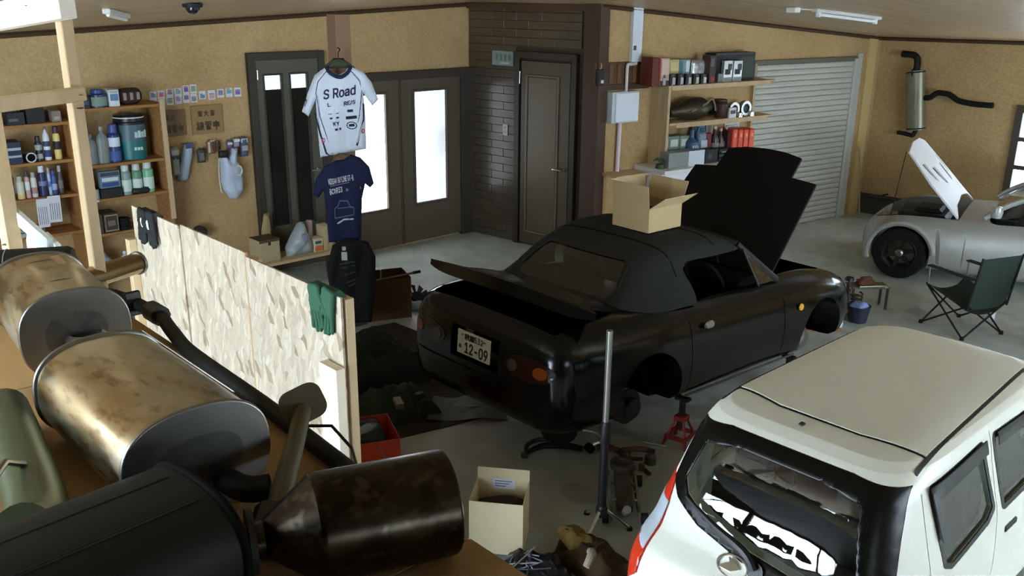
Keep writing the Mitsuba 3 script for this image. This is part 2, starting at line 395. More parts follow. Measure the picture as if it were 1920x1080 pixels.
# ---- windows (lit by the day outside)
def bars(y0, y1, z0, z1, ys, zs, x, w=0.045, d=0.05):
    out = [box(x, x + d, y0 - w, y0 + w, z0 - w, z1 + w), box(x, x + d, y1 - w, y1 + w, z0 - w, z1 + w), box(x, x + d, y0, y1, z0 - w, z0 + w), box(x, x + d, y0, y1, z1 - w, z1 + w)]
    out += [box(x, x + d * 0.8, y - w * 0.6, y + w * 0.6, z0, z1) for y in ys] + [box(x, x + d * 0.8, y0, y1, z - w * 0.6, z + w * 0.6) for z in zs]
    return cat(out)
def wwindow(n, label, x, y0, y1, z0, z1, ys, zs, rad, face):
    k = 'window_%d' % n; used.add(k); labels[k] = {'label': label, 'kind': 'structure'}
    put('frame', bars(y0, y1, z0, z1, ys, zs, x if face > 0 else x - 0.05), flat(70, 60, 52), k, smooth=False)
    ysx, zsx = [y0] + list(ys) + [y1], [z0] + list(zs) + [z1]
    xp = x - 0.02 * face
    for a, b in zip(ysx, ysx[1:]):
        for c, d in zip(zsx, zsx[1:]):
            q = [(xp, a, c), (xp, b, c), (xp, b, d), (xp, a, d)]
            lit('pane', tm(q if face > 0 else q[::-1], [[0, 1, 2], [0, 2, 3]]), (np.array(rad) * COOL).tolist(), k)
wwindow(1, 'wide gridded loft window over the mufflers', -1.4, 1.7, 5.2, 2.25, 3.4, [2.35, 4.55], [2.6, 3.15], DAY_LOFT, 1)
wwindow(2, 'bright window at the right edge of the far wall', 13.1, 2.2, 4.28, 0.45, 1.74, [3.3], [0.98, 1.35], DAY_FAR, -1)
wwindow(3, 'wide window under the loft floor', -1.4, 1.7, 5.2, 0.5, 1.9, [2.05, 2.95, 4.1], [0.85, 1.55], DAY_LOW, 1)
k = 'window_4'; used.add(k); labels[k] = {'label': 'wide window on the open side of the garage', 'kind': 'structure'}
put('frame', cat([box(4.45, 10.05, -3.22, -3.16, 0.85, 0.93), box(4.45, 10.05, -3.22, -3.16, 2.37, 2.45)] + [box(x - 0.03, x + 0.03, -3.22, -3.16, 0.9, 2.4) for x in (4.5, 5.9, 7.25, 8.6, 10.0)]), flat(120, 118, 112), k, smooth=False)
lit('pane', tm([(4.5, -3.21, 0.9), (4.5, -3.21, 2.4), (10.0, -3.21, 2.4), (10.0, -3.21, 0.9)], [[0, 1, 2], [0, 2, 3]]), (DAY_SIDE * COOL).tolist(), k)

k = 'window_5'; used.add(k); labels[k] = {'label': 'small window behind the loft', 'kind': 'structure'}
put('frame', cat([box(-0.15, 0.95, -3.22, -3.16, 1.85, 1.9), box(-0.15, 0.95, -3.22, -3.16, 2.7, 2.75), box(-0.15, -0.1, -3.22, -3.16, 1.9, 2.7), box(0.9, 0.95, -3.22, -3.16, 1.9, 2.7)]), flat(120, 118, 112), k, smooth=False)
lit('pane', tm([(-0.1, -3.21, 1.9), (-0.1, -3.21, 2.7), (0.9, -3.21, 2.7), (0.9, -3.21, 1.9)], [[0, 1, 2], [0, 2, 3]]), (0.55 * DAY_LOFT * COOL).tolist(), k)

# ---- door 1: dark, two narrow glass strips
k = 'door_1'; used.add(k); labels[k] = {'label': 'dark green grey door with two narrow glass strips', 'kind': 'structure'}
GREEN = flat(76, 75, 58, 0.5)
def ybox(x0, x1, z0, z1, y0=9.22, y1=9.27, b=0.004): return box(x0, x1, y0, y1, z0, z1, b)
leaf = Polygon([(4.78, 0.02), (5.56, 0.02), (5.56, 2.4), (4.78, 2.4)], [[(4.885, 0.55), (5.085, 0.55), (5.085, 2.235), (4.885, 2.235)], [(5.205, 0.55), (5.405, 0.55), (5.405, 2.235), (5.205, 2.235)]])
XZ = M((0, 9.26, 0), (1, 0, 0), (0, 0, 1))
put('leaf', prism(leaf, 0.035, XZ), GREEN, k, smooth=False)
put('frame', cat([ybox(4.70, 4.78, 0, 2.48, 9.2), ybox(5.56, 5.64, 0, 2.48, 9.2), ybox(4.7, 5.64, 2.4, 2.48, 9.2)]), flat(50, 44, 34), k, smooth=False)
for x0, x1 in ((4.885, 5.085), (5.205, 5.405)):
    put('glass_strip', box(x0, x1, 9.246, 9.25, 0.55, 2.08), flat(26, 28, 24, 0.12), k, smooth=False)
    lit('lit_strip', tm([(x0, 9.247, 2.08), (x1, 9.247, 2.08), (x1, 9.247, 2.235), (x0, 9.247, 2.235)], [[0, 1, 2], [0, 2, 3]]), (0.36 * COOL).tolist(), k)
    put('bead', cat([ybox(x0 - 0.02, x0, 0.53, 2.255, 9.215), ybox(x1, x1 + 0.02, 0.53, 2.255, 9.215), ybox(x0 - 0.02, x1 + 0.02, 2.235, 2.255, 9.215)]), flat(44, 42, 34), k, smooth=False)
put('handle', cat([tube([(5.47, 9.22, 1.15), (5.47, 9.16, 1.15), (5.36, 9.155, 1.15)], 0.011, 8), cyl((5.47, 9.225, 1.15), (5.47, 9.205, 1.15), 0.025)]), 'chrome', k)
put('handle', cat([cyl((4.79, 9.19, 2.2), (4.79, 9.19, 2.3), 0.008)]), 'chrome', k)

# ---- door 2: double doors with frosted lit glass
k = 'door_2'; used.add(k); labels[k] = {'label': 'dark double doors with two tall frosted glass panes', 'kind': 'structure'}
DKB = flat(80, 70, 53, 0.5)
for x0, x1, g0, g1, rad in ((5.72, 6.67, 5.95, 6.46, 2.2), (6.69, 7.64, 6.9, 7.41, 0.30)):
    leaf = Polygon([(x0, 0.03), (x1, 0.03), (x1, 2.1), (x0, 2.1)], [[(g0, 0.53), (g1, 0.53), (g1, 1.94), (g0, 1.94)]])
    put('leaf', prism(leaf, 0.05, M((0, 9.27, 0), (1, 0, 0), (0, 0, 1))), DKB, k, smooth=False)
    put('bead', cat([ybox(g0 - 0.03, g0, 0.5, 1.97, 9.205), ybox(g1, g1 + 0.03, 0.5, 1.97, 9.205), ybox(g0 - 0.03, g1 + 0.03, 1.94, 1.97, 9.205), ybox(g0 - 0.03, g1 + 0.03, 0.5, 0.53, 9.205)]), flat(70, 60, 48), k, smooth=False)
    def glow(p, n, uv, r=rad):
        s = 1.0 - 0.30 * smoothstep(7.2, 7.38, p.x) * smoothstep(1.0, 1.15, p.z) * (1 - smoothstep(1.42, 1.5, p.z))
        a = fbm(p.x * 3, p.z * 1.3, 4.0, octaves=3)
        return mi.Color3f(0.93, 1.0, 1.06) * (DAY_DOOR * r * (0.72 + 0.5 * a) * s)
    lit('frosted_pane', tm([(g0, 9.246, 0.53), (g1, 9.246, 0.53), (g1, 9.246, 1.94), (g0, 9.246, 1.94)], [[0, 1, 2], [0, 2, 3]]), P(glow), k, uv=np.array([(0, 0), (1, 0), (1, 1), (0, 1.0)]))
put('frame', cat([ybox(5.62, 5.72, 0, 2.2, 9.19), ybox(7.64, 7.95, 0, 2.2, 9.19), ybox(5.62, 7.95, 2.1, 2.2, 9.19), ybox(6.665, 6.695, 0.03, 2.1, 9.205)]), flat(54, 45, 36, 0.5), k, smooth=False)

PRE[0] = BW
# ---- door 3: dark panelled door in the dark wall
k = 'door_3'; used.add(k); labels[k] = {'label': 'dark panelled door in the dark wall with a metal handle', 'kind': 'structure'}
DOOR3 = flat(82, 73, 57, 0.4)
put('leaf', box(7.92, 7.95, 7.60, 8.36, 0.02, 2.33, 0.004), DOOR3, k, smooth=False)
put('architrave', cat([box(7.90, 7.97, 7.50, 7.58, 0, 2.44, 0.005), box(7.90, 7.97, 8.38, 8.46, 0, 2.44, 0.005), box(7.90, 7.97, 7.50, 8.46, 2.36, 2.44, 0.005)]), flat(58, 50, 40, 0.4), k, smooth=False)
put('panel', box(7.912, 7.925, 7.79, 8.24, 0.2, 2.14, 0.006), flat(96, 84, 62, 0.35), k, smooth=False)
put('moulding', cat([box(7.9, 7.922, 7.755, 7.785, 0.17, 2.17, 0.008), box(7.9, 7.922, 8.245, 8.275, 0.17, 2.17, 0.008), box(7.9, 7.922, 7.755, 8.275, 2.145, 2.17, 0.008), box(7.9, 7.922, 7.755, 8.275, 0.17, 0.195, 0.008)]), flat(110, 100, 84, 0.3), k, smooth=False)
put('handle', cat([cyl((7.92, 7.66, 1.05), (7.86, 7.66, 1.05), 0.01), tube([(7.865, 7.66, 1.05), (7.86, 7.72, 1.055), (7.865, 7.8, 1.05)], 0.011, 8), cyl((7.92, 7.66, 1.05), (7.905, 7.66, 1.05), 0.026)]), 'chrome', k)
put('hinge', cyl((7.905, 8.37, 2.05), (7.905, 8.37, 2.2), 0.009), 'chrome', k)

PRE[0] = None
# ---- roller shutter in the right wall
k = 'door_4'; used.add(k); labels[k] = {'label': 'closed grey roller shutter in the right wall', 'kind': 'structure'}
s0, s1, z1 = 2.62, 4.62, 2.26
n = 30; h = z1 / n
prof = [(0, 0), (-0.016, h * 0.12), (-0.02, h * 0.5), (-0.014, h * 0.86), (0, h * 0.96), (0.006, h * 0.5)]
slat = prism(Polygon(prof), s1 - s0, M((0, 0, 0), (0, 1, 0), (0, 0, 1)))
slat_d = mikit.ply(slat, flat(176, 176, 164, 0.5), False)
for i in range(n): put('slat', slat_d, None, k, to=RW @ M((s0, -0.012, i * h)))
put('guide_rail', mv(cat([box(s1, s1 + 0.07, -0.05, 0, 0, z1 + 0.03, 0.004), box(s1 + 0.1, s1 + 0.2, -0.03, 0, 0, z1 + 0.1, 0.004)]), RW), flat(176, 178, 168), k, smooth=False)
put('guide_rail', mv(box(s0 - 0.05, s0, -0.05, 0, 0, z1 + 0.03, 0.004), RW), flat(150, 140, 110), k, smooth=False)
put('head_box', mv(box(s0 - 0.05, s1 + 0.07, -0.04, 0, z1, z1 + 0.06, 0.004), RW), flat(96, 92, 76), k, smooth=False)

# ================================================================== cars
SEC = np.array([(0.0, 0.0), (0.70, 0.0), (0.88, 0.012), (0.955, 0.08), (0.985, 0.22), (1.0, 0.42), (0.992, 0.58), (0.972, 0.72), (0.935, 0.85), (0.875, 0.94), (0.79, 0.985), (0.55, 1.0), (0.0, 1.0)])
def body_shell(xs, w, zb, zt, crown=0.02, n=70, sec=SEC, m=26):
    """a closed car body: stations along x with half width, bottom and top height."""
    u = np.linspace(0, 1, n); u = 0.5 - 0.5 * np.cos(u * math.pi) * (1 - 0.0) if False else u
    X = np.linspace(xs[0], xs[-1], n)
    X = np.unique(np.r_[X, xs])
    W, B, Z = (PchipInterpolator(xs, q)(X) for q in (w, zb, zt))
    t = np.r_[0, np.cumsum(np.linalg.norm(np.diff(sec, axis=0), axis=1))]
    q = np.stack([PchipInterpolator(t, sec[:, k])(np.linspace(0, t[-1], m)) for k in (0, 1)], 1)
    half = np.vstack([q, (q * [-1, 1])[-2:0:-1]])
    rings = []
    for x, a, b, c in zip(X, W, B, Z):
        y = half[:, 0] * a; z = b + half[:, 1] * (c - b) + np.where(half[:, 1] > 0.5, crown * (1 - half[:, 0] ** 2), 0)
        rings.append(np.c_[np.full(len(y), x), y, z])
    return loft(rings)
def ycyl(x, z, r, y0, y1, n=40): return cyl((x, y0, z), (x, y1, z), r, n=n)
def groove(x, z0, z1, y0, y1, w=0.007, lean=0.0):
    g = box(-w / 2, w / 2, y0, y1, z0, z1); g.vertices[:, 0] += x + lean * (g.vertices[:, 2] - z0); return g

def wheel(parent, mat, rim_mat, r=0.3, wd=0.2, spokes=6, label=None):
    """tyre, rim and spokes; axis along local y, outer face at +y."""
    ty = lathe([(r * 0.64, -wd / 2), (r * 0.93, -wd / 2), (r, -wd * 0.36), (r, wd * 0.36), (r * 0.93, wd / 2), (r * 0.66, wd / 2), (r * 0.64, -wd / 2)], 40)
    k = numbered(parent + '__wheel')
    rotz = mat @ M((0, 0, 0), (1, 0, 0), (0, 0, -1))
    scene[k] = mikit.ply(mv(ty, rotz), 'rubber', 30)
    if label: labels[k] = {'label': label}
    rim = lathe([(r * 0.56, -wd * 0.4), (r * 0.66, wd * 0.47), (r * 0.63, wd * 0.49), (r * 0.54, wd * 0.3), (r * 0.52, -wd * 0.4), (r * 0.56, -wd * 0.4)], 40)
    scene[numbered(k + '__rim')] = mikit.ply(mv(rim, rotz), rim_mat, 30)
    for i in range(spokes):
        a = i * 2 * math.pi / spokes + 0.3
        s = hull([(x, y, z) for x, yy, zz in ((0.02, 0.03, wd * 0.3), (r * 0.57, 0.016, wd * 0.42)) for y in (-yy, yy) for z in (zz - 0.03, zz)])
        scene[numbered(k + '__spoke')] = mikit.ply(mv(mv(s, M((0, 0, 0), (math.cos(a), math.sin(a), 0))), rotz), rim_mat, False)
    scene[numbered(k + '__hub')] = mikit.ply(mv(lathe([(0, wd * 0.2), (r * 0.15, wd * 0.2), (r * 0.15, wd * 0.36), (r * 0.09, wd * 0.42), (0, wd * 0.42)], 20), rotz), 'steel', 30)
    return k

# ---- the black roadster on stands
def car_frame(m):
    m = m.copy(); v = np.array(m.vertices); v[:, 2] += 0.22 - 0.05 * v[:, 0]; v[:, 0] += 4.5; v[:, 1] += 4.257; m.vertices = v; return m
car = thing('roadster', 'black two-seat roadster with soft top, raised on stands, bonnet and boot lid open, wheels off', 'car')
def cp(name, m, mat, parent=None, **kw): return put(name, car_frame(m), mat, parent or car, **kw)
xs = [-0.875, -0.862, -0.835, -0.79, -0.72, -0.62, -0.45, -0.2, 0.1, 0.45, 0.9, 1.4, 1.8, 2.15, 2.5, 2.8, 2.97, 3.06, 3.1]
hw = [0.42, 0.575, 0.67, 0.73, 0.78, 0.808, 0.824, 0.832, 0.838, 0.825, 0.812, 0.808, 0.818, 0.828, 0.815, 0.75, 0.62, 0.48, 0.34]
zb = [0.33, 0.26, 0.215, 0.195, 0.185, 0.18, 0.185, 0.19, 0.19, 0.175, 0.17, 0.17, 0.17, 0.18, 0.2, 0.22, 0.26, 0.32, 0.38]
zt = [0.56, 0.66, 0.74, 0.80, 0.84, 0.862, 0.872, 0.876, 0.876, 0.862, 0.842, 0.84, 0.845, 0.83, 0.78, 0.71, 0.64, 0.58, 0.52]
shell = body_shell(xs, hw, zb, zt)
LID0, LID1 = -0.70, -0.09
boot = prism(Polygon([(LID0, -0.58), (LID1, -0.52), (LID1, 0.52), (LID0, 0.58)]).buffer(0.03), 0.5, M((0, 0, 0.52)))
bay = prism(Polygon([(1.72, -0.6), (2.55, -0.56), (2.86, -0.36), (2.86, 0.36), (2.55, 0.56), (1.72, 0.6)]), 0.6, M((0, 0, 0.42)))
cabin = prism(rrect(0.42, 1.55, -0.64, 0.64, 0.12), 0.8, M((0, 0, 0.35)))
arch = [ycyl(x, z, 0.335, s * 0.61, s * 1.0) for x, z in ((0.0, 0.29), (2.265, 0.29)) for s in (-1, 1)]
arch += [ycyl(2.265, 0.29, 0.335, s * 0.5, s * 0.7) for s in (-1, 1)]
arch += [ycyl(x, 0.26, 0.25, s * 0.42, s * 0.7) for x in (0.0, 2.265) for s in (-1, 1)]
gaps = [groove(x, 0.24, 1.0, s * 0.772, s * 1.0) for x in (0.43, 1.66) for s in (-1, 1)]
gaps += [box(0.43, 1.66, s * 0.775, s * 1.0, 0.245, 0.252) for s in (-1, 1)]
plate_bay = box(-1.0, -0.80, -0.24, 0.24, 0.50, 0.72)
body = cut(shell, boot, bay, cabin, *arch, *gaps, plate_bay)
cp('body', body, 'black_gloss', smooth=32)
cp('bumper_line', drape(shell, Polygon([(-0.62, 0.445), (0.62, 0.445), (0.62, 0.455), (-0.62, 0.455)]), (-2, 0, 0), (0, 1, 0), (0, 0, 1), (1, 0, 0), 0.004, 0.05, 0.004), 'black_matt', smooth=False)
for s in (-1, 1): cp('sill_strip', box(0.40, 1.86, s * 0.795, s * 0.808, 0.205, 0.222, 0.003), flat(60, 62, 60, 0.3), smooth=False)
# boot lid with a wide tail lip, standing a little open
LH, LA = (-0.075, 0.885), math.radians(10.5)
u = np.linspace(0, 1, 9); vv = np.linspace(-1, 1, 25)
def lid_mesh():
    top = []
    for a in u:
        wd = 0.575 + (0.235 * smooth01((a - 0.55) / 0.45))
        for b in vv:
            x = -0.585 * a * (1 - 0.10 * b * b * a)
            top.append((x, b * wd, 0.035 * (1 - b * b) + 0.02 * math.sin(math.pi * a) + (0.028 * max(0, a - 0.75) / 0.25)))
    top = np.array(top); bot = top - np.c_[np.zeros(len(top)), np.zeros(len(top)), 0.028 + 0.06 * np.repeat(u, len(vv)) ** 4 * (1 - 0.8 * np.tile(np.abs(vv), len(u)) ** 6)]
    n, m = len(u), len(vv); f = []
    for i in range(n - 1):
        for j in range(m - 1):
            a, b, c, d = i * m + j, i * m + j + 1, (i + 1) * m + j + 1, (i + 1) * m + j
            f += [(a, b, c), (a, c, d)]
    f = np.array(f); N = n * m
    rim = [i for i in range(m)] + [i * m + m - 1 for i in range(1, n)] + [(n - 1) * m + j for j in range(m - 2, -1, -1)] + [i * m for i in range(n - 2, 0, -1)]
    side = []
    for a, b in zip(rim, rim[1:] + rim[:1]): side += [(b, a, a + N), (b, a + N, b + N)]
    q = tm(np.vstack([top, bot]), np.vstack([f, f[:, ::-1] + N, side]))
    if q.volume < 0: q.invert()
    return mv(q, M((LH[0], 0, LH[1]), (math.cos(LA), 0, -math.sin(LA)), (0, 1, 0)))
def smooth01(t): t = min(1, max(0, t)); return t * t * (3 - 2 * t)
lid = cp('boot_lid', lid_mesh(), 'black_gloss', smooth=35)
for s in (-1, 1): cp('stay', tube([(-0.15, s * 0.5, 0.80), (-0.3, s * 0.52, 0.9)], 0.008, 6), 'steel', lid)
cp('boot_floor', box(-0.66, -0.12, -0.54, 0.54, 0.525, 0.545), 'black_matt')
# bonnet standing open, with cut-outs for the lamps
HH, HA = (1.66, 0.853), math.radians(44.5)
ho = Polygon([(0, -0.665), (0.97, -0.605), (0.985, -0.375), (1.2, -0.365), (1.235, -0.2), (1.245, 0.0), (1.235, 0.2), (1.2, 0.365), (0.985, 0.375), (0.97, 0.605), (0, 0.665)])
def bent(poly, th, lift, step=0.06):
    p, t = fillgrid(poly, step)
    z = lift(p); a = np.c_[p, z]; b = np.c_[p, z - th]
    e = np.sort(np.vstack([t[:, [0, 1]], t[:, [1, 2]], t[:, [2, 0]]]), axis=1); q, c = np.unique(e, axis=0, return_counts=True); rim = {tuple(x) for x in q[c == 1]}
    side = []
    for tr in t:
        for i, j in ((tr[0], tr[1]), (tr[1], tr[2]), (tr[2], tr[0])):
            if (min(i, j), max(i, j)) in rim: side += [(j, i, i + len(p)), (j, i + len(p), j + len(p))]
    return tm(np.vstack([a, b]), np.vstack([t, t[:, ::-1] + len(p), side]))
HM = M((HH[0], 0.036, HH[1]), (math.cos(HA), 0, math.sin(HA)), (0, 1, 0))
bon = cp('bonnet', mv(bent(ho, 0.02, lambda p: 0.03 * (1 - (p[:, 1] / 0.66) ** 2)), HM), 'hood_skin', smooth=35)
cp('inner_rib', mv(cat([box(0.08, 1.1, y - 0.03, y + 0.03, -0.04, -0.015, 0.005) for y in (-0.28, 0.28)] + [box(0.3, 0.36, -0.5, 0.5, -0.04, -0.015, 0.005)]), HM), 'black_satin', bon)
cp('prop_rod', tube([(2.75, 0.45, 0.7), (2.42, 0.5, 1.5)], 0.005, 6), 'steel', bon)
# engine bay
eng = cp('engine', cat([box(1.95, 2.5, -0.16, 0.16, 0.45, 0.72, 0.03), box(1.92, 2.52, -0.13, -0.01, 0.7, 0.76, 0.02), box(1.92, 2.52, 0.01, 0.13, 0.7, 0.76, 0.02)]), 'dark_steel', smooth=False)
cp('intake_pipe', tube([(2.5, 0.0, 0.7), (2.62, 0.2, 0.72), (2.5, 0.38, 0.7), (2.2, 0.42, 0.66)], 0.035, 10, 16), 'black_satin', eng)
cp('reservoir', lathe([(0, 0), (0.05, 0), (0.05, 0.1), (0.03, 0.12), (0, 0.12)], 16, M((1.86, -0.4, 0.66))), flat(200, 200, 190), eng)
# soft top
def top_rings(grow=0.0, x0=-0.13, x1=1.30):
    sx = [-0.13, -0.05, 0.08, 0.2, 0.34, 0.5, 0.7, 0.9, 1.1, 1.3]
    st = [0.885, 0.945, 1.06, 1.14, 1.20, 1.245, 1.272, 1.272, 1.245, 1.185]
    sb = [0.60, 0.645, 0.69, 0.71, 0.715, 0.715, 0.71, 0.705, 0.70, 0.69]
    ss = [0.47, 0.47, 0.465, 0.47, 0.485, 0.50, 0.515, 0.525, 0.53, 0.53]
    rings = []
    for x in np.linspace(x0, x1, 44):
        t, b, s = (PchipInterpolator(sx, q)(x) - grow for q in (st, sb, ss))
        hz = max(t - 0.84, 0.02)
        q = np.array([(b, 0.80), (b * 0.995, 0.84 + 0.10 * hz), (b - (b - s) * 0.42, 0.84 + 0.52 * hz), (s + 0.05, 0.84 + 0.82 * hz), (s - 0.03, 0.84 + 0.93 * hz), (s * 0.7, 0.84 + 0.975 * hz), (0, 0.84 + hz)])
        d = np.r_[0, np.cumsum(np.linalg.norm(np.diff(q, axis=0), axis=1))]
        r = np.stack([PchipInterpolator(d, q[:, k])(np.linspace(0, d[-1], 18)) for k in (0, 1)], 1)
        r = np.vstack([r * [-1, 1], r[-2::-1]])
        rings.append(np.c_[np.full(len(r), x), r])
    return rings
outer = loft(top_rings()); inner = loft(top_rings(0.018, -0.09, 1.45))
side_open = Polygon([(0.535, 1.085), (0.60, 0.84), (1.9, 0.70), (1.9, 1.13), (0.60, 1.13)]).buffer(-0.02).buffer(0.02)
rear_open = Polygon([(-0.485, 0.92), (0.485, 0.92), (0.375, 1.135), (-0.375, 1.135)]).buffer(-0.05).buffer(0.05)
holes = [prism(side_open, 0.5, M((0, s0, 0), (1, 0, 0), (0, 0, 1))) for s0 in (-0.5 + 0.05, 1.0)]
rear_cut = prism(rear_open, 0.85, M((-0.5, 0, 0), (0, 1, 0), (0, 0, 1)))
hood_top = cut(outer, inner, box(-0.2, 1.4, -0.9, 0.9, 0.7, 0.845), *holes, rear_cut)
st = cp('soft_top', hood_top, 'canvas', smooth=40)
cp('rear_window', drape(outer, rear_open.buffer(0.012), (-1, 0, 0), (0, 1, 0), (0, 0, 1), (1, 0, 0), -0.008, 0.05), 'pane_dark', st, smooth=True)
rim = rear_open.buffer(0.022).difference(rear_open.buffer(0.004))
cp('window_welt', drape(outer, rim, (-1, 0, 0), (0, 1, 0), (0, 0, 1), (1, 0, 0), 0.005, 0.03, 0.006), 'black_satin', st, smooth=False)
cp('seam', cat([drape(outer, shapely.LineString([(x, -0.62), (x, 0.62)]).buffer(0.006), (0, 0, 2), (1, 0, 0), (0, 1, 0), (0, 0, -1), 0.004, 0.05, 0.004) for x in (0.45, 0.95)]), 'black_matt', st, smooth=False)
# windscreen, side glass
ws = cp('windscreen_frame', cat([tube([(1.70, s * 0.665, 0.84), (1.45, s * 0.62, 1.02), (1.27, s * 0.56, 1.165)], [0.03, 0.026, 0.024], 10, 10) for s in (-1, 1)] + [tube([(1.27, -0.56, 1.165), (1.25, -0.3, 1.19), (1.24, 0, 1.2), (1.25, 0.3, 1.19), (1.27, 0.56, 1.165)], 0.026, 8, 14)]), 'black_satin')
cp('windscreen', tm([(1.70, -0.64, 0.85), (1.70, 0.64, 0.85), (1.27, 0.54, 1.165), (1.27, -0.54, 1.165)], [[0, 1, 2], [0, 2, 3]]), 'pane_clear', ws, smooth=False)
for s in (-1, 1):
    cp('quarter_glass', tm([(1.63, s * 0.695, 0.85), (1.30, s * 0.60, 1.12), (1.40, s * 0.70, 0.85)], [[0, 1, 2] if s > 0 else [2, 1, 0]]), 'pane_clear', ws, smooth=False)
    cp('glass_channel', tube([(1.395, s * 0.705, 0.845), (1.295, s * 0.605, 1.125)], 0.008, 6), 'dark_steel', ws)
# cabin
for y in (-0.34, 0.34): cp('seat', cat([box(0.5, 0.62, y - 0.22, y + 0.22, 0.45, 1.02, 0.05), box(0.6, 1.05, y - 0.22, y + 0.22, 0.4, 0.55, 0.05)]), 'black_matt', smooth=False)
cp('steering_wheel', mv(lathe([(0.17, -0.014), (0.186, 0), (0.17, 0.014), (0.154, 0), (0.17, -0.014)], 28), M((1.2, -0.34, 0.86), (0, 1, 0), (-0.5, 0, 0.86))), 'black_satin')
cp('dashboard', box(1.32, 1.6, -0.62, 0.62, 0.66, 0.88, 0.05), 'black_matt', smooth=False)
# lamps, handle, repeater, plate
def lamp_outline(y0, y1, z0, z1): return shapely.affinity.scale(shapely.Point(0, 0).buffer(1, quad_segs=8), (y1 - y0) / 2, (z1 - z0) / 2).__class__(shapely.affinity.translate(shapely.affinity.scale(shapely.Point(0, 0).buffer(1, quad_segs=8), (y1 - y0) / 2, (z1 - z0) / 2), (y0 + y1) / 2, (z0 + z1) / 2).exterior)
for s in (-1, 1):
    o = lamp_outline(-0.70, -0.30, 0.53, 0.69)
    if s > 0: o = shapely.affinity.scale(o, -1, 1, origin=(0, 0))
    tl = cp('tail_lamp', drape(shell, o, (-2, 0, 0), (0, 1, 0), (0, 0, 1), (1, 0, 0), 0.006, 0.03, 0.012), flat(40, 16, 10, 0.12), smooth=35, label='dark red tail lamp')
    for y0, y1, c, lb in ((-0.655, -0.555, (120, 54, 16), 'amber turn lens'), (-0.42, -0.34, (70, 58, 50), 'clear reversing lens')):
        o2 = lamp_outline(y0, y1, 0.57, 0.65)
        if s > 0: o2 = shapely.affinity.scale(o2, -1, 1, origin=(0, 0))
        cp('lens', drape(shell, o2, (-2, 0, 0), (0, 1, 0), (0, 0, 1), (1, 0, 0), 0.012, 0.03, 0.006), flat(*c, 0.12), tl, label=lb)
for s in (-1, 1):
    h = cp('door_handle', mv(lathe([(0, 0), (0.055, 0), (0.06, 0.008), (0.045, 0.02), (0, 0.022)], 20), M((0.62, s * 0.806, 0.71), (1, 0, 0), (0, 0, -s)) @ np.diag([1, 0.5, 1, 1])), 'chrome', smooth=30, label='chrome door handle')
    cp('side_repeater', mv(lathe([(0, 0), (0.03, 0), (0.028, 0.01), (0, 0.018)], 14), M((1.87, s * 0.818, 0.62), (1, 0, 0), (0, 0, 1) if s < 0 else (0, 0, -1))), flat(214, 160, 40, 0.2), label='amber side repeater')
pl = cp('number_plate', mv(box(-0.165, 0.165, -0.0825, 0.0825, -0.004, 0.002, 0.001), M((-0.872, 0, 0.62), (0, -1, 0), (0.08, 0, 1))), flat(206, 206, 190), label='white number plate', smooth=False)
PM = M((-0.8755, 0, 0.62), (0, -1, 0), (0.08, 0, 1))
INK = flat(24, 40, 30)
def onplate(x, y): return PM @ M((x, y, 0))
cp('plate_digits', cat([lettering('12-09', 0.072, onplate(0.03, -0.066), 0.002, True, 0.232), lettering('532', 0.04, onplate(0.052, 0.026), 0.002, False, 0.082)]), INK, pl, smooth=False)
AKI = [[(0.0, .78), (.42, .86)], [(.0, .58), (.46, .62)], [(.24, .84), (.24, .05)], [(.22, .55), (.02, .2)], [(.27, .55), (.42, .32)], [(.55, .72), (.62, .5)], [(.95, .75), (.86, .52)], [(.74, .92), (.74, .5), (.5, .05)], [(.74, .5), (1.0, .05)]]
TA = [[(.08, .88), (.92, .88), (.92, .08), (.08, .08), (.08, .88)], [(.5, .88), (.5, .08)], [(.08, .48), (.92, .48)]]
ME = [[(.2, .8), (.3, .35), (.6, .1)], [(.6, .95), (.45, .4), (.15, .15), (.08, .4), (.3, .65), (.7, .7), (.92, .45), (.75, .1)]]
for gl in [glyphs(AKI, 0.046, 0.044, 0.006, 0.002, onplate(-0.088, 0.025)), glyphs(TA, 0.044, 0.042, 0.006, 0.002, onplate(-0.036, 0.026)), glyphs(ME, 0.026, 0.03, 0.004, 0.002, onplate(-0.145, -0.045))]: cp('plate_kanji', gl, INK, pl, smooth=False)
for y in (0.11, -0.11): cp('bolt', cyl((-0.868, y, 0.675), (-0.882, y, 0.675), 0.007, n=8), 'steel', pl)
# hubs hanging in the empty arches, brakes, silencer
for x, y, z in ((0.03, -0.63, 0.155), (0.03, 0.63, 0.155), (2.265, -0.64, 0.22), (2.265, 0.64, 0.22)):
    s = 1 if y > 0 else -1
    R = M((x, y, z), (1, 0, 0), (0, 0, 1))
    hb = cp('hub', mv(cat([lathe([(0, -0.05), (0.13, -0.05), (0.13, -0.032), (0.075, -0.03), (0.075, 0.02), (0.03, 0.03), (0, 0.03)], 28)]), R if s < 0 else R @ np.diag([1, -1, -1, 1])), 'dark_steel' if x < 1 else 'steel')
    cp('caliper', mv(cat([box(-0.15, -0.06, -0.07, 0.07, -0.085, 0.0, 0.015)]), R if s < 0 else R @ np.diag([1, -1, -1, 1])), 'black_satin', hb, smooth=False)
    cp('control_arm', cat([tube([(x, y - s * 0.04, z - 0.06), (x + 0.1, s * 0.3, 0.25)], 0.022, 8), tube([(x, y - s * 0.04, z - 0.06), (x - 0.14, s * 0.3, 0.25)], 0.02, 8), tube([(x, y - s * 0.05, z), (x, s * 0.3, 0.29)], 0.026, 8)]), 'black_steel', hb)
    cp('damper', tube([(x + 0.02, y - s * 0.12, z - 0.02), (x + 0.02, s * 0.46, 0.46)], [0.028, 0.028], 10), 'black_steel', hb)
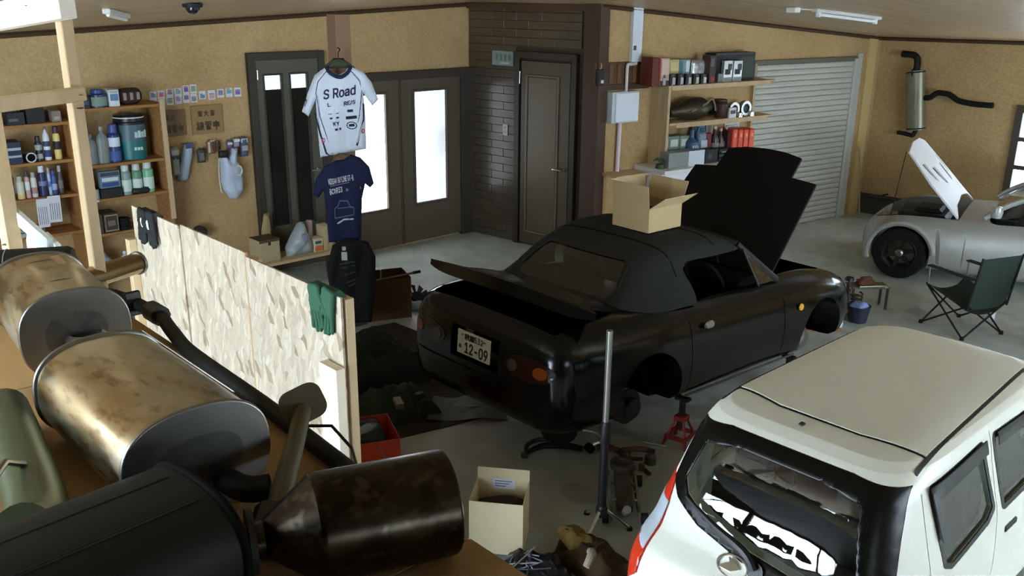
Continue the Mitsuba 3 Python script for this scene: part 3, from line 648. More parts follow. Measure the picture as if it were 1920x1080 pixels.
cp('rear_silencer', mv(lathe([(0, -0.22), (0.11, -0.22), (0.125, -0.19), (0.125, 0.19), (0.11, 0.22), (0, 0.22)], 28), M((-0.45, -0.40, 0.21), (1, 0, 0), (0, 1, 0.0))), 'black_steel')
cp('tail_pipe', tube([(-0.6, -0.5, 0.24), (-0.82, -0.52, 0.25)], 0.03, 12), 'dark_steel')
# stands under the sills
def axle_stand(x, y, top, yawd, label):
    k = thing('axle_stand', label, 'jack stand', 'red stands under the roadster')
    f = yaw(yawd, (x, y, 0))
    hgt = top - 0.05
    legs = []
    for sx in (-1, 1):
        for sy in (-1, 1):
            legs.append(hull([(sx * (0.11 - 0.025 * i), sy * (0.1 - 0.02 * j), 0) for i in (0, 1) for j in (0, 1)] + [(sx * (0.035 - 0.012 * i), sy * (0.035 - 0.012 * j), hgt * 0.62) for i in (0, 1) for j in (0, 1)]))
    for l in legs: put('leg', mv(l, f), flat(128, 34, 26, 0.5), k, smooth=False)
    put('collar', mv(box(-0.045, 0.045, -0.045, 0.045, hgt * 0.58, hgt * 0.7, 0.006), f), flat(128, 34, 26, 0.5), k, smooth=False)
    put('brace', mv(cat([box(-0.1, 0.1, s * 0.075 - 0.006, s * 0.075 + 0.006, 0.05, 0.08) for s in (-1, 1)] + [box(s * 0.085 - 0.006, s * 0.085 + 0.006, -0.08, 0.08, 0.05, 0.08) for s in (-1, 1)]), f), flat(128, 34, 26, 0.5), k, smooth=False)
    put('ratchet_post', mv(cat([box(-0.016, 0.016, -0.02, 0.02, hgt * 0.4, top - 0.02, 0.003), box(-0.03, 0.03, -0.055, 0.055, top - 0.025, top, 0.006)] + [box(-0.024, -0.014, -0.012, 0.012, hgt * 0.72 + 0.02 * i, hgt * 0.72 + 0.02 * i + 0.01) for i in range(4)]), f), 'black_steel', k, smooth=False)
axle_stand(4.97, 3.515, 0.362, 10, 'red axle stand under the rear sill of the black roadster')
axle_stand(6.42, 3.52, 0.288, 5, 'red axle stand under the front sill of the roadster, mostly behind the white car roof')

# ---- the small white hatchback (its near end is in the picture)
def slices(zs, xr, xf, w, yc, e=6.5, n=96, ef=6.0):
    rings = []
    Z = np.unique(np.r_[np.linspace(zs[0], zs[-1], 46), zs])
    a = np.arange(n) * 2 * math.pi / n
    for z in Z:
        r, f, b = (float(PchipInterpolator(zs, q)(z)) for q in (xr, xf, w))
        m, l = (r + f) / 2, (f - r) / 2
        ex = np.where(np.cos(a) < 0, e + 1.5 * float(np.clip((0.85 - z) / 0.3, 0, 1)), ef)
        x = np.sign(np.cos(a)) * np.abs(np.cos(a)) ** (2 / ex); y = np.sign(np.sin(a)) * np.abs(np.sin(a)) ** (2 / ex)
        rings.append(np.c_[m + l * x, yc + b * y, np.full(n, z)])
    return loft(rings)
KY = 1.80
zs = [0.14, 0.22, 0.36, 0.50, 0.62, 0.70, 0.78, 0.90, 1.05, 1.16, 1.215, 1.24, 1.255, 1.262]
xr = [3.02, 2.95, 2.925, 2.935, 2.99, 3.085, 3.135, 3.185, 3.255, 3.33, 3.41, 3.48, 3.62, 3.85]
xf = [5.95, 6.02, 6.05, 6.03, 5.98, 5.9, 5.62, 5.45, 5.36, 5.28, 5.22, 5.16, 5.1, 4.95]
wk = [0.60, 0.632, 0.648, 0.65, 0.645, 0.638, 0.63, 0.60, 0.562, 0.535, 0.51, 0.482, 0.42, 0.30]
kshell = slices(zs, xr, xf, wk, KY)
kin = slices([0.26, 0.40, 0.62, 0.78, 0.90, 1.05, 1.16, 1.20, 1.21], [3.06, 3.02, 3.08, 3.20, 3.25, 3.32, 3.39, 3.47, 3.55],
             [5.2, 5.2, 5.2, 5.15, 5.1, 5.05, 5.0, 4.95, 4.9], [0.57, 0.585, 0.59, 0.585, 0.56, 0.525, 0.49, 0.45, 0.4], KY)
rg = Polygon([(KY - 0.57, 0.70), (KY - 0.3, 0.70), (KY + 0.02, 0.725), (KY + 0.28, 0.775), (KY + 0.43, 0.84), (KY + 0.50, 0.90), (KY + 0.48, 1.17), (KY + 0.3, 1.195), (KY - 0.3, 1.195), (KY - 0.50, 1.175), (KY - 0.575, 0.80)])
rg_in = Polygon([(KY - 0.46, 0.75), (KY - 0.25, 0.75), (KY + 0.02, 0.77), (KY + 0.26, 0.82), (KY + 0.38, 0.875), (KY + 0.42, 0.93), (KY + 0.375, 1.11), (KY + 0.2, 1.14), (KY - 0.2, 1.14), (KY - 0.38, 1.115), (KY - 0.465, 0.82)]).buffer(-0.02).buffer(0.02)
rear_hole = prism(rg_in, 1.1, M((2.4, 0, 0), (0, 1, 0), (0, 0, 1)))
sw_rear = Polygon([(3.60, 1.13), (4.14, 1.155), (4.20, 0.84), (4.12, 0.80), (3.73, 0.75), (3.66, 0.78)]).buffer(-0.02).buffer(0.02)
sw_front = Polygon([(4.27, 1.155), (4.80, 1.14), (5.22, 0.86), (5.2, 0.82), (4.31, 0.80)]).buffer(-0.02).buffer(0.02)
side_holes = [prism(q, 0.35, M((0, y0, 0), (1, 0, 0), (0, 0, 1))) for q in (sw_rear, sw_front) for y0 in (KY - 0.42, KY + 0.78)]
ws_hole = prism(rrect(KY - 0.45, KY + 0.45, 0.84, 1.16, 0.05), 0.9, M((5.0, 0, 0), (0, 1, 0), (0, 0, 1)))
karch = [ycyl(x, 0.25, 0.29, KY + s * 0.40, KY + s * 0.8) for x in (3.50, 5.50) for s in (-1, 1)]
kgap = [groove(3.52, 0.36, 1.13, KY + s * 0.45, KY + s * 0.8, 0.006, 0.02) for s in (-1, 1)] + [groove(4.235, 0.26, 1.19, KY + s * 0.45, KY + s * 0.8, 0.006) for s in (-1, 1)]
kb = man(kshell) - man(kin) - man(rear_hole) - man(ws_hole)
for q in side_holes + karch + kgap: kb = kb - man(q)
kei = thing('hatchback', 'small cream white hatchback seen from behind with a big dark rear window', 'car')
kb_m = unman(kb)
put('body', kb_m, 'cream_paint', kei, smooth=35)
EX, EY, EZ = (1, 0, 0), (0, 1, 0), (0, 0, 1)
put('rear_window', drape(kshell, rg_in.buffer(0.02), (2, 0, 0), EY, EZ, EX, -0.006, 0.04), 'pane_clear', kei, smooth=True, label='clear rear window glass')
put('window_border', drape(kshell, rg.difference(rg_in), (2, 0, 0), EY, EZ, EX, 0.010, 0.016, 0.010), 'frit', kei, smooth=True, label='black border of the rear window')
for q, nm in ((sw_rear, 'rear_side_window'), (sw_front, 'front_side_window')):
    for y0, d in ((KY - 2, 1), (KY + 2, -1)):
        ey = (0, d, 0)
        put(nm, drape(kshell, q.buffer(0.012), (0, y0, 0), EX, EZ, ey, -0.012, 0.06), 'pane_dark', kei, smooth=True)
        put('window_seal', drape(kshell, q.buffer(0.016).difference(q.buffer(-0.012)), (0, y0, 0), EX, EZ, ey, 0.003, 0.03, 0.005), 'black_satin', kei, smooth=False)
for y0, d in ((KY - 2, 1), (KY + 2, -1)):
    put('window_visor', drape(kshell, Polygon([(3.585, 1.145), (4.16, 1.172), (4.16, 1.112), (3.64, 1.08), (3.655, 0.9), (3.63, 0.9)]), (0, y0, 0), EX, EZ, (0, d, 0), 0.02, 0.03, 0.005), flat(34, 38, 42, 0.1), kei, smooth=False)
    put('window_visor', drape(kshell, Polygon([(4.29, 1.17), (4.80, 1.155), (4.86, 1.10), (4.29, 1.112)]), (0, y0, 0), EX, EZ, (0, d, 0), 0.02, 0.03, 0.005), flat(34, 38, 42, 0.1), kei, smooth=False)
put('windscreen', drape(kshell, rrect(KY - 0.46, KY + 0.46, 0.83, 1.17, 0.05), (7, 0, 0), EY, EZ, (-1, 0, 0), -0.006, 0.06), 'pane_dark', kei, smooth=True)
# roof panel, its two channels, and the tailgate's upper edge
def on_roof(poly, lift, thick=0.006, step=0.04): return drape(kshell, poly, (0, 0, 2), EX, EY, (0, 0, -1), lift, step, thick)
put('roof_panel', on_roof(Polygon([(3.665, KY - 0.475), (4.98, KY - 0.405), (5.10, KY - 0.3), (5.14, KY), (5.12, KY + 0.3), (4.98, KY + 0.465), (3.685, KY + 0.462), (3.62, KY + 0.2), (3.615, KY - 0.2)]), 0.007, 0.01), 'cream_paint', kei, smooth=30)
for s, a, b in ((-1, 0.483, 0.413), (1, 0.470, 0.472)):
    put('roof_channel', on_roof(shapely.LineString([(3.55, KY + s * (a + 0.004)), (3.66, KY + s * a), (4.98, KY + s * b)]).buffer(0.008), 0.004, 0.004), 'black_satin', kei, smooth=False)
put('tailgate_gap', on_roof(shapely.LineString([(3.655, KY - 0.478), (3.61, KY - 0.2), (3.61, KY + 0.2), (3.675, KY + 0.466)]).buffer(0.0035), 0.0045, 0.004, 0.03), 'black_matt', kei, smooth=False)
put('washer_nozzle', mv(box(-0.014, 0.014, -0.012, 0.012, 0, 0.012, 0.004), M((3.52, KY + 0.03, 1.249))), 'black_satin', kei, smooth=False)
for s in (-1, 1):
    put('tailgate_seam', drape(kshell, shapely.LineString([(KY + s * 0.56, 0.30), (KY + s * 0.555, 0.64), (KY + s * 0.55, 0.70)]).buffer(0.003), (2, 0, 0), EY, EZ, EX, 0.002, 0.03, 0.004), 'black_matt', kei, smooth=False)
def lampdrape(pts, s):
    return Polygon([(KY + s * y, z) for y, z in pts]).buffer(-0.006).buffer(0.006)
for s, q in ((1, 1.0), (-1, 0.2)):
    dz = 0.06 if s < 0 else 0.0
    g = lambda y: 0.505 + (y - 0.505) * q + (0.055 if s < 0 else 0)
    lamp = put('tail_lamp', drape(kshell, lampdrape([(g(0.49), 0.90 - dz), (g(0.575), 0.90 - dz), (g(0.61), 0.74), (g(0.62), 0.52), (g(0.56), 0.42), (g(0.478), 0.50), (g(0.468), 0.70)], s), (2, 0, 0), EY, EZ, EX, 0.012, 0.02, 0.014), flat(196, 52, 30, 0.12), kei, smooth=35, label='red and clear tail lamp')
    put('clear_lens', drape(kshell, lampdrape([(g(0.474), 0.80), (g(0.59), 0.80), (g(0.612), 0.64), (g(0.478), 0.61)], s), (2, 0, 0), EY, EZ, EX, 0.017, 0.02, 0.006), flat(176, 186, 194, 0.08), lamp, smooth=35, label='clear middle lens')
# emblem, wiper, washer bump on the tailgate
em = put('emblem', mv(cat([tube([(0.075 * math.cos(t), 0.048 * math.sin(t), 0) for t in np.linspace(0, 2 * math.pi, 33)], 0.006, 6), prism(Polygon([(-0.055, -0.02), (0.0, -0.02), (0.03, 0.0), (0.005, 0.02), (-0.025, 0.03), (-0.01, 0.008), (-0.03, 0.0)]).buffer(0.004), 0.006)]), M((3.072, KY + 0.045, 0.70), (0, -1, 0), (0.55, 0, 0.8))), 'chrome', kei)
put('wiper_arm', tube([(3.07, KY - 0.06, 0.735), (3.075, KY - 0.01, 0.79), (3.10, KY + 0.18, 0.835), (3.14, KY + 0.36, 0.885)], [0.02, 0.02, 0.014, 0.008], 8, 16), 'black_satin', kei)
put('wiper_hub', mv(lathe([(0, 0), (0.04, 0), (0.036, 0.03), (0.02, 0.045), (0, 0.048)], 16), M((3.08, KY - 0.06, 0.725), (0, 1, 0), (0.3, 0, 1))), 'black_satin', kei)
put('washer_cap', mv(lathe([(0, 0), (0.03, 0), (0.027, 0.02), (0.015, 0.03), (0, 0.032)], 16), M((3.19, KY - 0.50, 0.80), (0, 1, 0), (0.3, 0, 1))), 'white_plastic', kei)
for s in (-1, 1):
    for x in (4.42, 5.30) if s < 0 else (4.42,):
        put('door_handle', mv(box(-0.075, 0.075, -0.012, 0.012, -0.018, 0.018, 0.008), M((x - 0.0, KY + s * 0.637, 0.665))), 'black_satin' if s < 0 else 'cream_paint', kei, smooth=False)
put('lock', cyl((4.31, KY - 0.645, 0.60), (4.31, KY - 0.63, 0.60), 0.012, n=10), 'black_satin', kei)
for x in (3.50, 5.50):
    for s in (-1, 1):
        wheel(kei, M((x, KY + s * 0.535, 0.265), (1, 0, 0), (0, s, 0), ) , 'steel', 0.262, 0.15, 8)
# inside
TRIM = flat(70, 74, 70, 0.8)
put('load_floor', box(3.16, 4.9, KY - 0.55, KY + 0.55, 0.30, 0.34), TRIM, kei, smooth=False)
put('rear_seat', cat([box(3.52, 3.62, KY - 0.5, KY + 0.5, 0.34, 0.86, 0.04), box(3.6, 4.0, KY - 0.5, KY + 0.5, 0.34, 0.5, 0.04)]), flat(56, 58, 56, 0.9), kei, smooth=False)
for y in (-0.27, 0.27):
    put('headrest', box(3.53, 3.61, KY + y - 0.11, KY + y + 0.11, 0.88, 1.0, 0.03), flat(56, 58, 56, 0.9), kei, smooth=False)
    put('front_seat', cat([box(4.35, 4.47, KY + y - 0.22, KY + y + 0.22, 0.34, 0.95, 0.04), box(4.45, 4.9, KY + y - 0.22, KY + y + 0.22, 0.34, 0.5, 0.04), box(4.37, 4.45, KY + y - 0.1, KY + y + 0.1, 0.96, 1.08, 0.03)]), flat(64, 66, 64, 0.9), kei, smooth=False)
put('luggage_board', box(3.24, 3.5, KY - 0.50, KY + 0.53, 0.64, 0.66, 0.004), flat(52, 55, 53, 0.9), kei, smooth=False)
put('load_sheet', mv(puffy(rrect(-0.12, 0.12, -0.2, 0.2, 0.04), 0.02, 0.03, 0.05, 0.6, 3), M((3.36, KY - 0.22, 0.665))), flat(96, 92, 84, 0.8), kei)

# ---- the silver coupe at the far right, bonnet up
SA = math.atan2(0.97, -0.245)
SF = M((10.14, 4.34, 0.0), (math.cos(SA), math.sin(SA), 0))      # x towards its nose, y to its left; origin below the front left wheel's outer face
def sv(m): return mv(m, SF @ M((0, -0.85, 0)))
def sp(name, m, mat, parent=None, **kw): return put(name, sv(m), mat, parent or coupe, **kw)
coupe = thing('coupe', 'silver grey coupe at the right edge with its bonnet propped up', 'car')
xs2 = [-3.6, -3.4, -3.0, -2.4, -1.6, -0.9, -0.5, -0.2, 0.1, 0.25, 0.37, 0.45, 0.49]
hw2 = [0.5, 0.72, 0.84, 0.88, 0.84, 0.83, 0.842, 0.865, 0.868, 0.835, 0.74, 0.6, 0.45]
zb2 = [0.4, 0.3, 0.25, 0.2, 0.15, 0.14, 0.14, 0.15, 0.16, 0.17, 0.18, 0.2, 0.26]
zt2 = [0.7, 0.82, 0.86, 0.86, 0.80, 0.76, 0.73, 0.715, 0.69, 0.65, 0.59, 0.53, 0.46]
sshell = body_shell(xs2, hw2, zb2, zt2, 0.03, 60)
sbay = prism(Polygon([(-0.55, -0.66), (0.2, -0.62), (0.36, -0.45), (0.36, 0.45), (0.2, 0.62), (-0.55, 0.66)]), 0.6, M((0, 0, 0.4)))
scab = prism(rrect(-2.4, -0.85, -0.7, 0.7, 0.1), 0.9, M((0, 0, 0.45)))
svent = prism(Polygon([(-0.36, 0.72), (-0.32, 0.72), (-0.37, 0.45), (-0.40, 0.24), (-0.43, 0.24), (-0.42, 0.45)]), 0.1, M((0, 0.90, 0), (1, 0, 0), (0, 0, 1)))
sbody = cut(sshell, sbay, scab, svent, *[ycyl(0, 0.30, 0.325, s * 0.5, s * 1.1) for s in (-1, 1)], *[ycyl(-2.55, 0.30, 0.325, s * 0.5, s * 1.1) for s in (-1, 1)], *[groove(-0.66, 0.2, 1.0, s * 0.8, s * 1.1, 0.008) for s in (-1, 1)])
sp('body', sbody, 'silver_paint', smooth=35)
flare = [tube([(0.36 * math.cos(t), s * 0.86, 0.30 + 0.36 * math.sin(t)) for t in np.linspace(-0.25, math.pi - 0.1, 26)], 0.035, 10) for s in (1, -1)]
for fl in flare: sp('wheel_flare', fl, 'silver_paint')
sp('lamp_cover', drape(sshell, Polygon([(0.10, 0.62), (0.26, 0.56), (0.40, 0.34), (0.34, 0.3), (0.14, 0.48)]), (0, 0, 2), EX, EY, (0, 0, -1), 0.006, 0.04, 0.008), flat(60, 64, 62, 0.1), label='dark headlamp lens')
for s in (1, -1): wheel(coupe, SF @ M((0.0, -0.85 + s * 0.76, 0.30), (s, 0, 0), (0, s, 0)), flat(52, 48, 42, 0.4, 0.6), 0.295, 0.2, 6)
for s in (1, -1): wheel(coupe, SF @ M((-2.55, -0.85 + s * 0.76, 0.30), (s, 0, 0), (0, s, 0)), flat(52, 48, 42, 0.4, 0.6), 0.295, 0.2, 6)
groof = [np.c_[np.full(17, x), w * np.linspace(-1, 1, 17), z - 0.10 * np.linspace(-1, 1, 17) ** 2 * (0.4 + w * 0)] for x, w, z in ((-0.86, 0.66, 0.86), (-1.05, 0.63, 1.0), (-1.3, 0.6, 1.13), (-1.6, 0.58, 1.2), (-2.1, 0.57, 1.2), (-2.6, 0.56, 1.06), (-2.95, 0.55, 0.9))]
def sheet(rows, th):
    r = np.asarray(rows); n, m = r.shape[:2]; t = r.reshape(-1, 3); f = []
    for i in range(n - 1):
        for j in range(m - 1):
            a, b, c, d = i * m + j, i * m + j + 1, (i + 1) * m + j + 1, (i + 1) * m + j
            f += [(a, b, c), (a, c, d)]
    f = np.array(f); N = n * m
    rim = list(range(m)) + [i * m + m - 1 for i in range(1, n)] + [(n - 1) * m + j for j in range(m - 2, -1, -1)] + [i * m for i in range(n - 2, 0, -1)]
    sd = []
    for a, b in zip(rim, rim[1:] + rim[:1]): sd += [(b, a, a + N), (b, a + N, b + N)]
    q = tm(np.vstack([t, t - [0, 0, th]]), np.vstack([f, f[:, ::-1] + N, sd]))
    if q.volume < 0: q.invert()
    return q
sp('windscreen', sheet(groof[0:3], 0.004), 'pane_dark', smooth=True)
rf = sp('roof', sheet(groof[2:6], 0.03), 'silver_paint', smooth=35)
sp('rear_glass', sheet(groof[5:7], 0.004), 'pane_dark', smooth=True)
for s in (1, -1):
    sp('pillar', tube([(-0.80, s * 0.70, 0.80), (-1.0, s * 0.655, 0.955), (-1.3, s * 0.615, 1.09), (-1.65, s * 0.59, 1.155), (-2.1, s * 0.58, 1.15), (-2.6, s * 0.58, 1.0), (-2.95, s * 0.6, 0.86)], 0.032, 10, 24), 'silver_paint')
    sp('side_glass', tm([(-0.95, s * 0.72, 0.80), (-1.05, s * 0.66, 0.95), (-1.35, s * 0.61, 1.09), (-2.1, s * 0.59, 1.14), (-2.5, s * 0.6, 1.0), (-2.6, s * 0.72, 0.84)], [[0, 1, 2], [0, 2, 3], [0, 3, 4], [0, 4, 5]]), 'pane_dark', smooth=False)
mir = sp('mirror', mv(lathe([(0, -0.07), (0.05, -0.06), (0.065, 0), (0.05, 0.06), (0, 0.07)], 14), M((-0.92, 0.80, 0.90), (1, 0, 0), (0, 1, 0))), 'silver_paint')
for y in (-0.36, 0.36): sp('seat', cat([box(-1.9, -1.76, y - 0.22, y + 0.22, 0.5, 1.02, 0.05), box(-1.8, -1.3, y - 0.22, y + 0.22, 0.45, 0.6, 0.05)]), 'black_matt', smooth=False)
sp('dashboard', box(-1.1, -0.88, -0.66, 0.66, 0.6, 0.84, 0.04), 'black_matt', smooth=False)
# bonnet: vents cut through, a curved rear edge
bl = Polygon([(0, -0.62), (0.12, -0.40), (0.17, 0.0), (0.12, 0.40), (0, 0.62), (0.5, 0.60), (0.93, 0.50), (1.0, 0.2), (1.0, -0.2), (0.93, -0.50), (0.5, -0.60)])
vents = [Polygon([(0.36, s * 0.12), (0.62, s * 0.14), (0.62, s * 0.26), (0.40, s * 0.20)]) for s in (-1, 1)] + [Polygon([(0.45, s * 0.36), (0.72, s * 0.36), (0.72, s * 0.46), (0.5, s * 0.42)]) for s in (-1, 1)]
for v in vents: bl = bl.difference(v)
BA = math.radians(46)
SB = M((-0.54, 0, 0.745), (math.cos(BA), 0, math.sin(BA)), (0, 1, 0))
sb = sp('bonnet', mv(bent(bl, 0.02, lambda p: 0.05 * (1 - (p[:, 1] / 0.6) ** 2), 0.05), SB), 'white_plastic', smooth=35, label='pale bonnet with four vents')
for v in vents: sp('vent_tray', mv(prism(v.buffer(0.01), 0.01, M((0, 0, -0.035))), SB), 'black_satin', sb, smooth=False)
sp('prop_rod', tube([(0.2, 0.55, 0.62), (0.13, 0.5, 1.42)], 0.005, 6), 'dark_steel', sb)
sp('engine', cat([box(-0.4, 0.2, -0.35, 0.35, 0.45, 0.68, 0.05), box(-0.3, 0.0, -0.2, 0.2, 0.66, 0.73, 0.03)]), 'dark_steel', smooth=False)

# ================================================================== the loft and its load
LZ = 2.05
k = thing('loft_deck', 'stained plywood loft deck under the mufflers', 'platform')
put('deck_board', box(-1.39, 1.03, -1.2, 1.22, LZ - 0.024, LZ, 0.002), 'plywood', k, smooth=False)
put('deck_board', box(-1.39, 1.03, 1.223, 2.6, LZ - 0.024, LZ, 0.002), 'plywood', k, smooth=False)
put('deck_board', box(-1.39, 1.03, 2.603, 3.98, LZ - 0.024, LZ, 0.002), 'plywood', k, smooth=False)
put('soffit', box(-1.39, 0.95, -1.2, 3.98, LZ - 0.15, LZ - 0.135, 0.002), flat(44, 40, 34, 0.9), k, smooth=False)
for x in (-1.2, -0.3, 0.6): put('joist', box(x - 0.02, x + 0.02, -1.2, 3.98, LZ - 0.13, LZ - 0.024), 'pine', k, smooth=False)
put('edge_beam', box(0.96, 1.01, -1.2, 3.98, LZ - 0.16, LZ - 0.024, 0.003), 'pine', k, smooth=False)
for y in (-1.1, 3.9): put('leg', box(0.88, 0.96, y - 0.04, y + 0.04, 0, LZ - 0.16, 0.003), 'pine', k, smooth=False)

k = thing('wooden_post', 'slim wooden post standing on the loft edge with a dark knot', 'post')
put('shaft', box(0.985, 1.022, 3.16, 3.222, LZ, 3.41, 0.003), 'pine', k, smooth=False)
put('knot', mv(lathe([(0, 0), (0.012, 0), (0.009, 0.003), (0, 0.004)], 12), M((1.008, 3.16, 2.735), (1, 0, 0), (0, -1, 0)) @ np.diag([1, 1.2, 1, 1])), flat(74, 50, 32), k)
k = thing('wooden_post', 'wide pale post at the very left edge of the picture', 'post')
put('shaft', box(0.93, 0.985, 4.02, 4.13, 0, 3.29, 0.003), 'pine', k, smooth=False)
put('knot', mv(lathe([(0, 0), (0.014, 0), (0.01, 0.003), (0, 0.004)], 12), M((0.93, 4.06, 2.1), (0, 1, 0), (-1, 0, 0))), flat(120, 90, 60), k)
k = thing('cross_rail', 'horizontal wooden rail fixed across the slim post', 'beam')
b0, b1 = np.array((0.637, 3.140, 2.754)), np.array((1.020, 3.140, 2.782))
put('board', mv(box(0, np.linalg.norm(b1 - b0), -0.02, 0.02, -0.022, 0.022, 0.003), M(b0, b1 - b0)), 'pine', k, smooth=False)
put('screw', mv(lathe([(0, 0), (0.006, 0), (0.004, 0.003), (0, 0.003)], 8), M(b0 + (b1 - b0) * 0.955 + [0, -0.02, 0], (1, 0, 0), (0, -1, 0))), 'steel', k)
k = thing('roof_beam', 'pale roof beam crossing the top left corner', 'beam')
r0, r1 = np.array((0.960, 4.033, 2.984)), np.array((0.960, 3.004, 3.064))
put('timber', mv(box(-0.05, np.linalg.norm(r1 - r0), -0.025, 0.025, -0.045, 0.045, 0.003), M(r0, r1 - r0)), flat(226, 218, 204), k, smooth=False)
put('screw', mv(lathe([(0, 0), (0.006, 0), (0.004, 0.003), (0, 0.003)], 8), M(r0 + (r1 - r0) * 0.7 + [-0.026, 0, 0.01], (0, 1, 0), (-1, 0, 0))), 'steel', k)
k = thing('brace', 'white slanting brace running down beside the left post', 'brace')
r0, r1 = np.array((0.990, 4.487, 2.256)), np.array((0.990, 3.655, 2.166))
put('board', mv(box(0, np.linalg.norm(r1 - r0), -0.012, 0.012, -0.03, 0.03, 0.003), M(r0, r1 - r0)), flat(206, 216, 216, 0.35), k, smooth=False)
k = thing('foam_panel', 'white foam panel standing behind the black silencer tip', 'panel')
q = [np.array(p) for p in ((1.000, 4.080, 2.046), (1.000, 3.628, 2.174), (1.000, 3.771, 2.196), (1.000, 4.002, 2.142))]
ctr = sum(q) / 4
put('sheet', hull([p + d for p in q for d in ([0, 0, 0], [0.02, 0, 0])] + [p * [1, 1, 0] + [0, 0, LZ] + d for p in q[:2] for d in ([0, 0, 0], [0.02, 0, 0])]), flat(232, 236, 234), k, smooth=False)
# chipboard screen: three boards on studs
k = thing('board_screen', 'pale strand board screen of three panels standing below the loft edge', 'screen')
for y0, y1, zt_, dx in ((5.02, 5.72, 1.815, 0.0), (4.215, 5.005, 1.825, 0.004), (3.30, 4.19, 1.815, -0.012)):
    put('panel', box(2.05 + dx, 2.062 + dx, y0, y1, 0.0, zt_, 0.001), 'osb', k, smooth=False)
put('panel_edge', box(2.036, 2.05, 4.185, 4.198, 0.0, 1.835, 0.001), flat(170, 140, 104), k, smooth=False)
put('stud', box(1.985, 2.036, 3.285, 3.43, 0.0, 1.485, 0.003), flat(226, 212, 188, 0.7), k, smooth=False)
put('stud', box(2.0, 2.05, 5.70, 5.76, 0.0, 1.60, 0.003), 'pine', k, smooth=False)
put('stud', box(2.064, 2.11, 4.95, 5.04, 0.0, 1.80, 0.003), 'pine', k, smooth=False)
put('stud', box(2.064, 2.11, 3.30, 3.39, 0.0, 1.80, 0.003), 'pine', k, smooth=False)
put('stud', box(2.064, 2.11, 4.14, 4.23, 0.0, 1.80, 0.003), 'pine', k, smooth=False)
put('tape', box(2.034, 2.0375, 3.44, 3.50, 1.17, 1.24), flat(238, 236, 230), k, smooth=False)
# gloves over its upper edge
def glove(name, label, y, z, mat, cuff, flip, seed, scale=1.0, cuffmat=None):
    k = thing(name, label, 'gloves')
    S = scale
    for i in (0, 1):
        yy = y + (i - 0.5) * 0.105 * S
        palm = shapely.union_all([rrect(-0.05, 0.05, -0.02, 0.11, 0.02)] + [shapely.LineString([(-0.036 + 0.024 * j, -0.01), (-0.042 + 0.028 * j, -0.085 - (0.015, 0.03, 0.026, 0.008)[j])]).buffer(0.0115) for j in range(4)] + [shapely.LineString([(0.045 * (1 if i else -1), 0.05), (0.075 * (1 if i else -1), -0.015)]).buffer(0.014)])
        palm = shapely.affinity.scale(palm, S, S, origin=(0, 0))
        a = (i - 0.5) * 0.25 * flip
        R = M((2.028, yy, z), (0, -math.cos(a), math.sin(a)), None, (-1, 0, 0.0))
        put('hand', mv(puffy(palm, 0.013, 0.009, 0.012, 0.5, seed + i, 40), R @ M((0, -0.075 * S, 0.004 + 0.006 * i))), mat, k, smooth=True)
        put('cuff', hull([(x, yy + s * 0.045 * S, zz) for s in (-1, 1) for x, zz in ((2.018, z - 0.01), (2.022, z + 0.022), (2.06, z + 0.028), (2.088, z + 0.0), (2.084, z - 0.07), (2.074, z - 0.07))]), cuffmat or mat, k, smooth=40)
glove('work_gloves', 'pair of green work gloves hung over the near end of the screen', 3.43, 1.812, flat(38, 76, 54, 0.85), None, 1, 5)
glove('work_gloves', 'pair of black and white work gloves on the far corner of the screen', 5.42, 1.812, flat(26, 28, 26, 0.85), None, -1, 9, 1.0, flat(40, 42, 38, 0.85))
for y in (5.38, 5.47): put('pale_patch', mv(puffy(rrect(-0.012, 0.012, -0.06, 0.0, 0.008), 0.006, 0.01, 0.01), M((2.008, y, 1.79), (0, -1, 0.2), None, (-1, 0, 0))), flat(210, 210, 200), 'work_gloves_001', smooth=True)

# mufflers on the deck
def oval_can(p0, p1, wd, ht, rim=0.012, n=48, ends=True):
    """an oval can lying on its side, axis p0-p1: shell with rolled seams, dished ends."""
    p0, p1 = np.asarray(p0, float), np.asarray(p1, float)
    L = np.linalg.norm(p1 - p0); R = M(p0, p1 - p0)
    a = np.arange(n) * 2 * math.pi / n; e = 2.5
    o = np.stack([np.sign(np.cos(a)) * np.abs(np.cos(a)) ** (2 / e) * wd / 2, np.sign(np.sin(a)) * np.abs(np.sin(a)) ** (2 / e) * ht / 2], 1)
    ring = lambda x, g: np.c_[np.full(n, x), o * (1 + g * 2 / np.array([wd, ht]))]
    shell = loft([ring(x, g) for x, g in ((0.012, -0.002), (0.018, 0.0), (L * 0.5, 0.001), (L - 0.018, 0.0), (L - 0.012, -0.002))])
    def seam(x, s): return loft([ring(x + s * q, g) for q, g in ((0, 0.002), (0.003, 0.0055), (0.009, 0.0065), (0.014, 0.004), (0.016, -0.004))])
    def cap(x, s): return loft([ring(x + s * q, g) for q, g in ((0.02, -0.004), (0.006, -0.006), (0.010, -0.02), (0.004, -0.04), (0.0, -0.06))]) if s else None
    return R, L, shell, [seam(0, 1), seam(L, -1)], [cap(0.0, 1), cap(L, -1)], ring
def muffler(name, label, p0, p1, wd, ht, mat='tarnished', capmat='dark_steel', group=None):
    k = thing(name, label, 'muffler', group)
    R, L, shell, seams, caps, ring = oval_can(p0, p1, wd, ht)
    put('can', mv(shell, R), mat, k, smooth=40)
    for s in seams: put('seam', mv(s, R), 'steel', k, smooth=50)
    for c in caps: put('end_plate', mv(c, R), capmat, k, smooth=40)
    return k, R, L
m1, R1, L1 = muffler('muffler', 'large tarnished oval muffler lying nearest the middle of the loft deck', (0.672, 2.22, LZ + 0.125), (0.672, 1.66, LZ + 0.125), 0.31, 0.235)
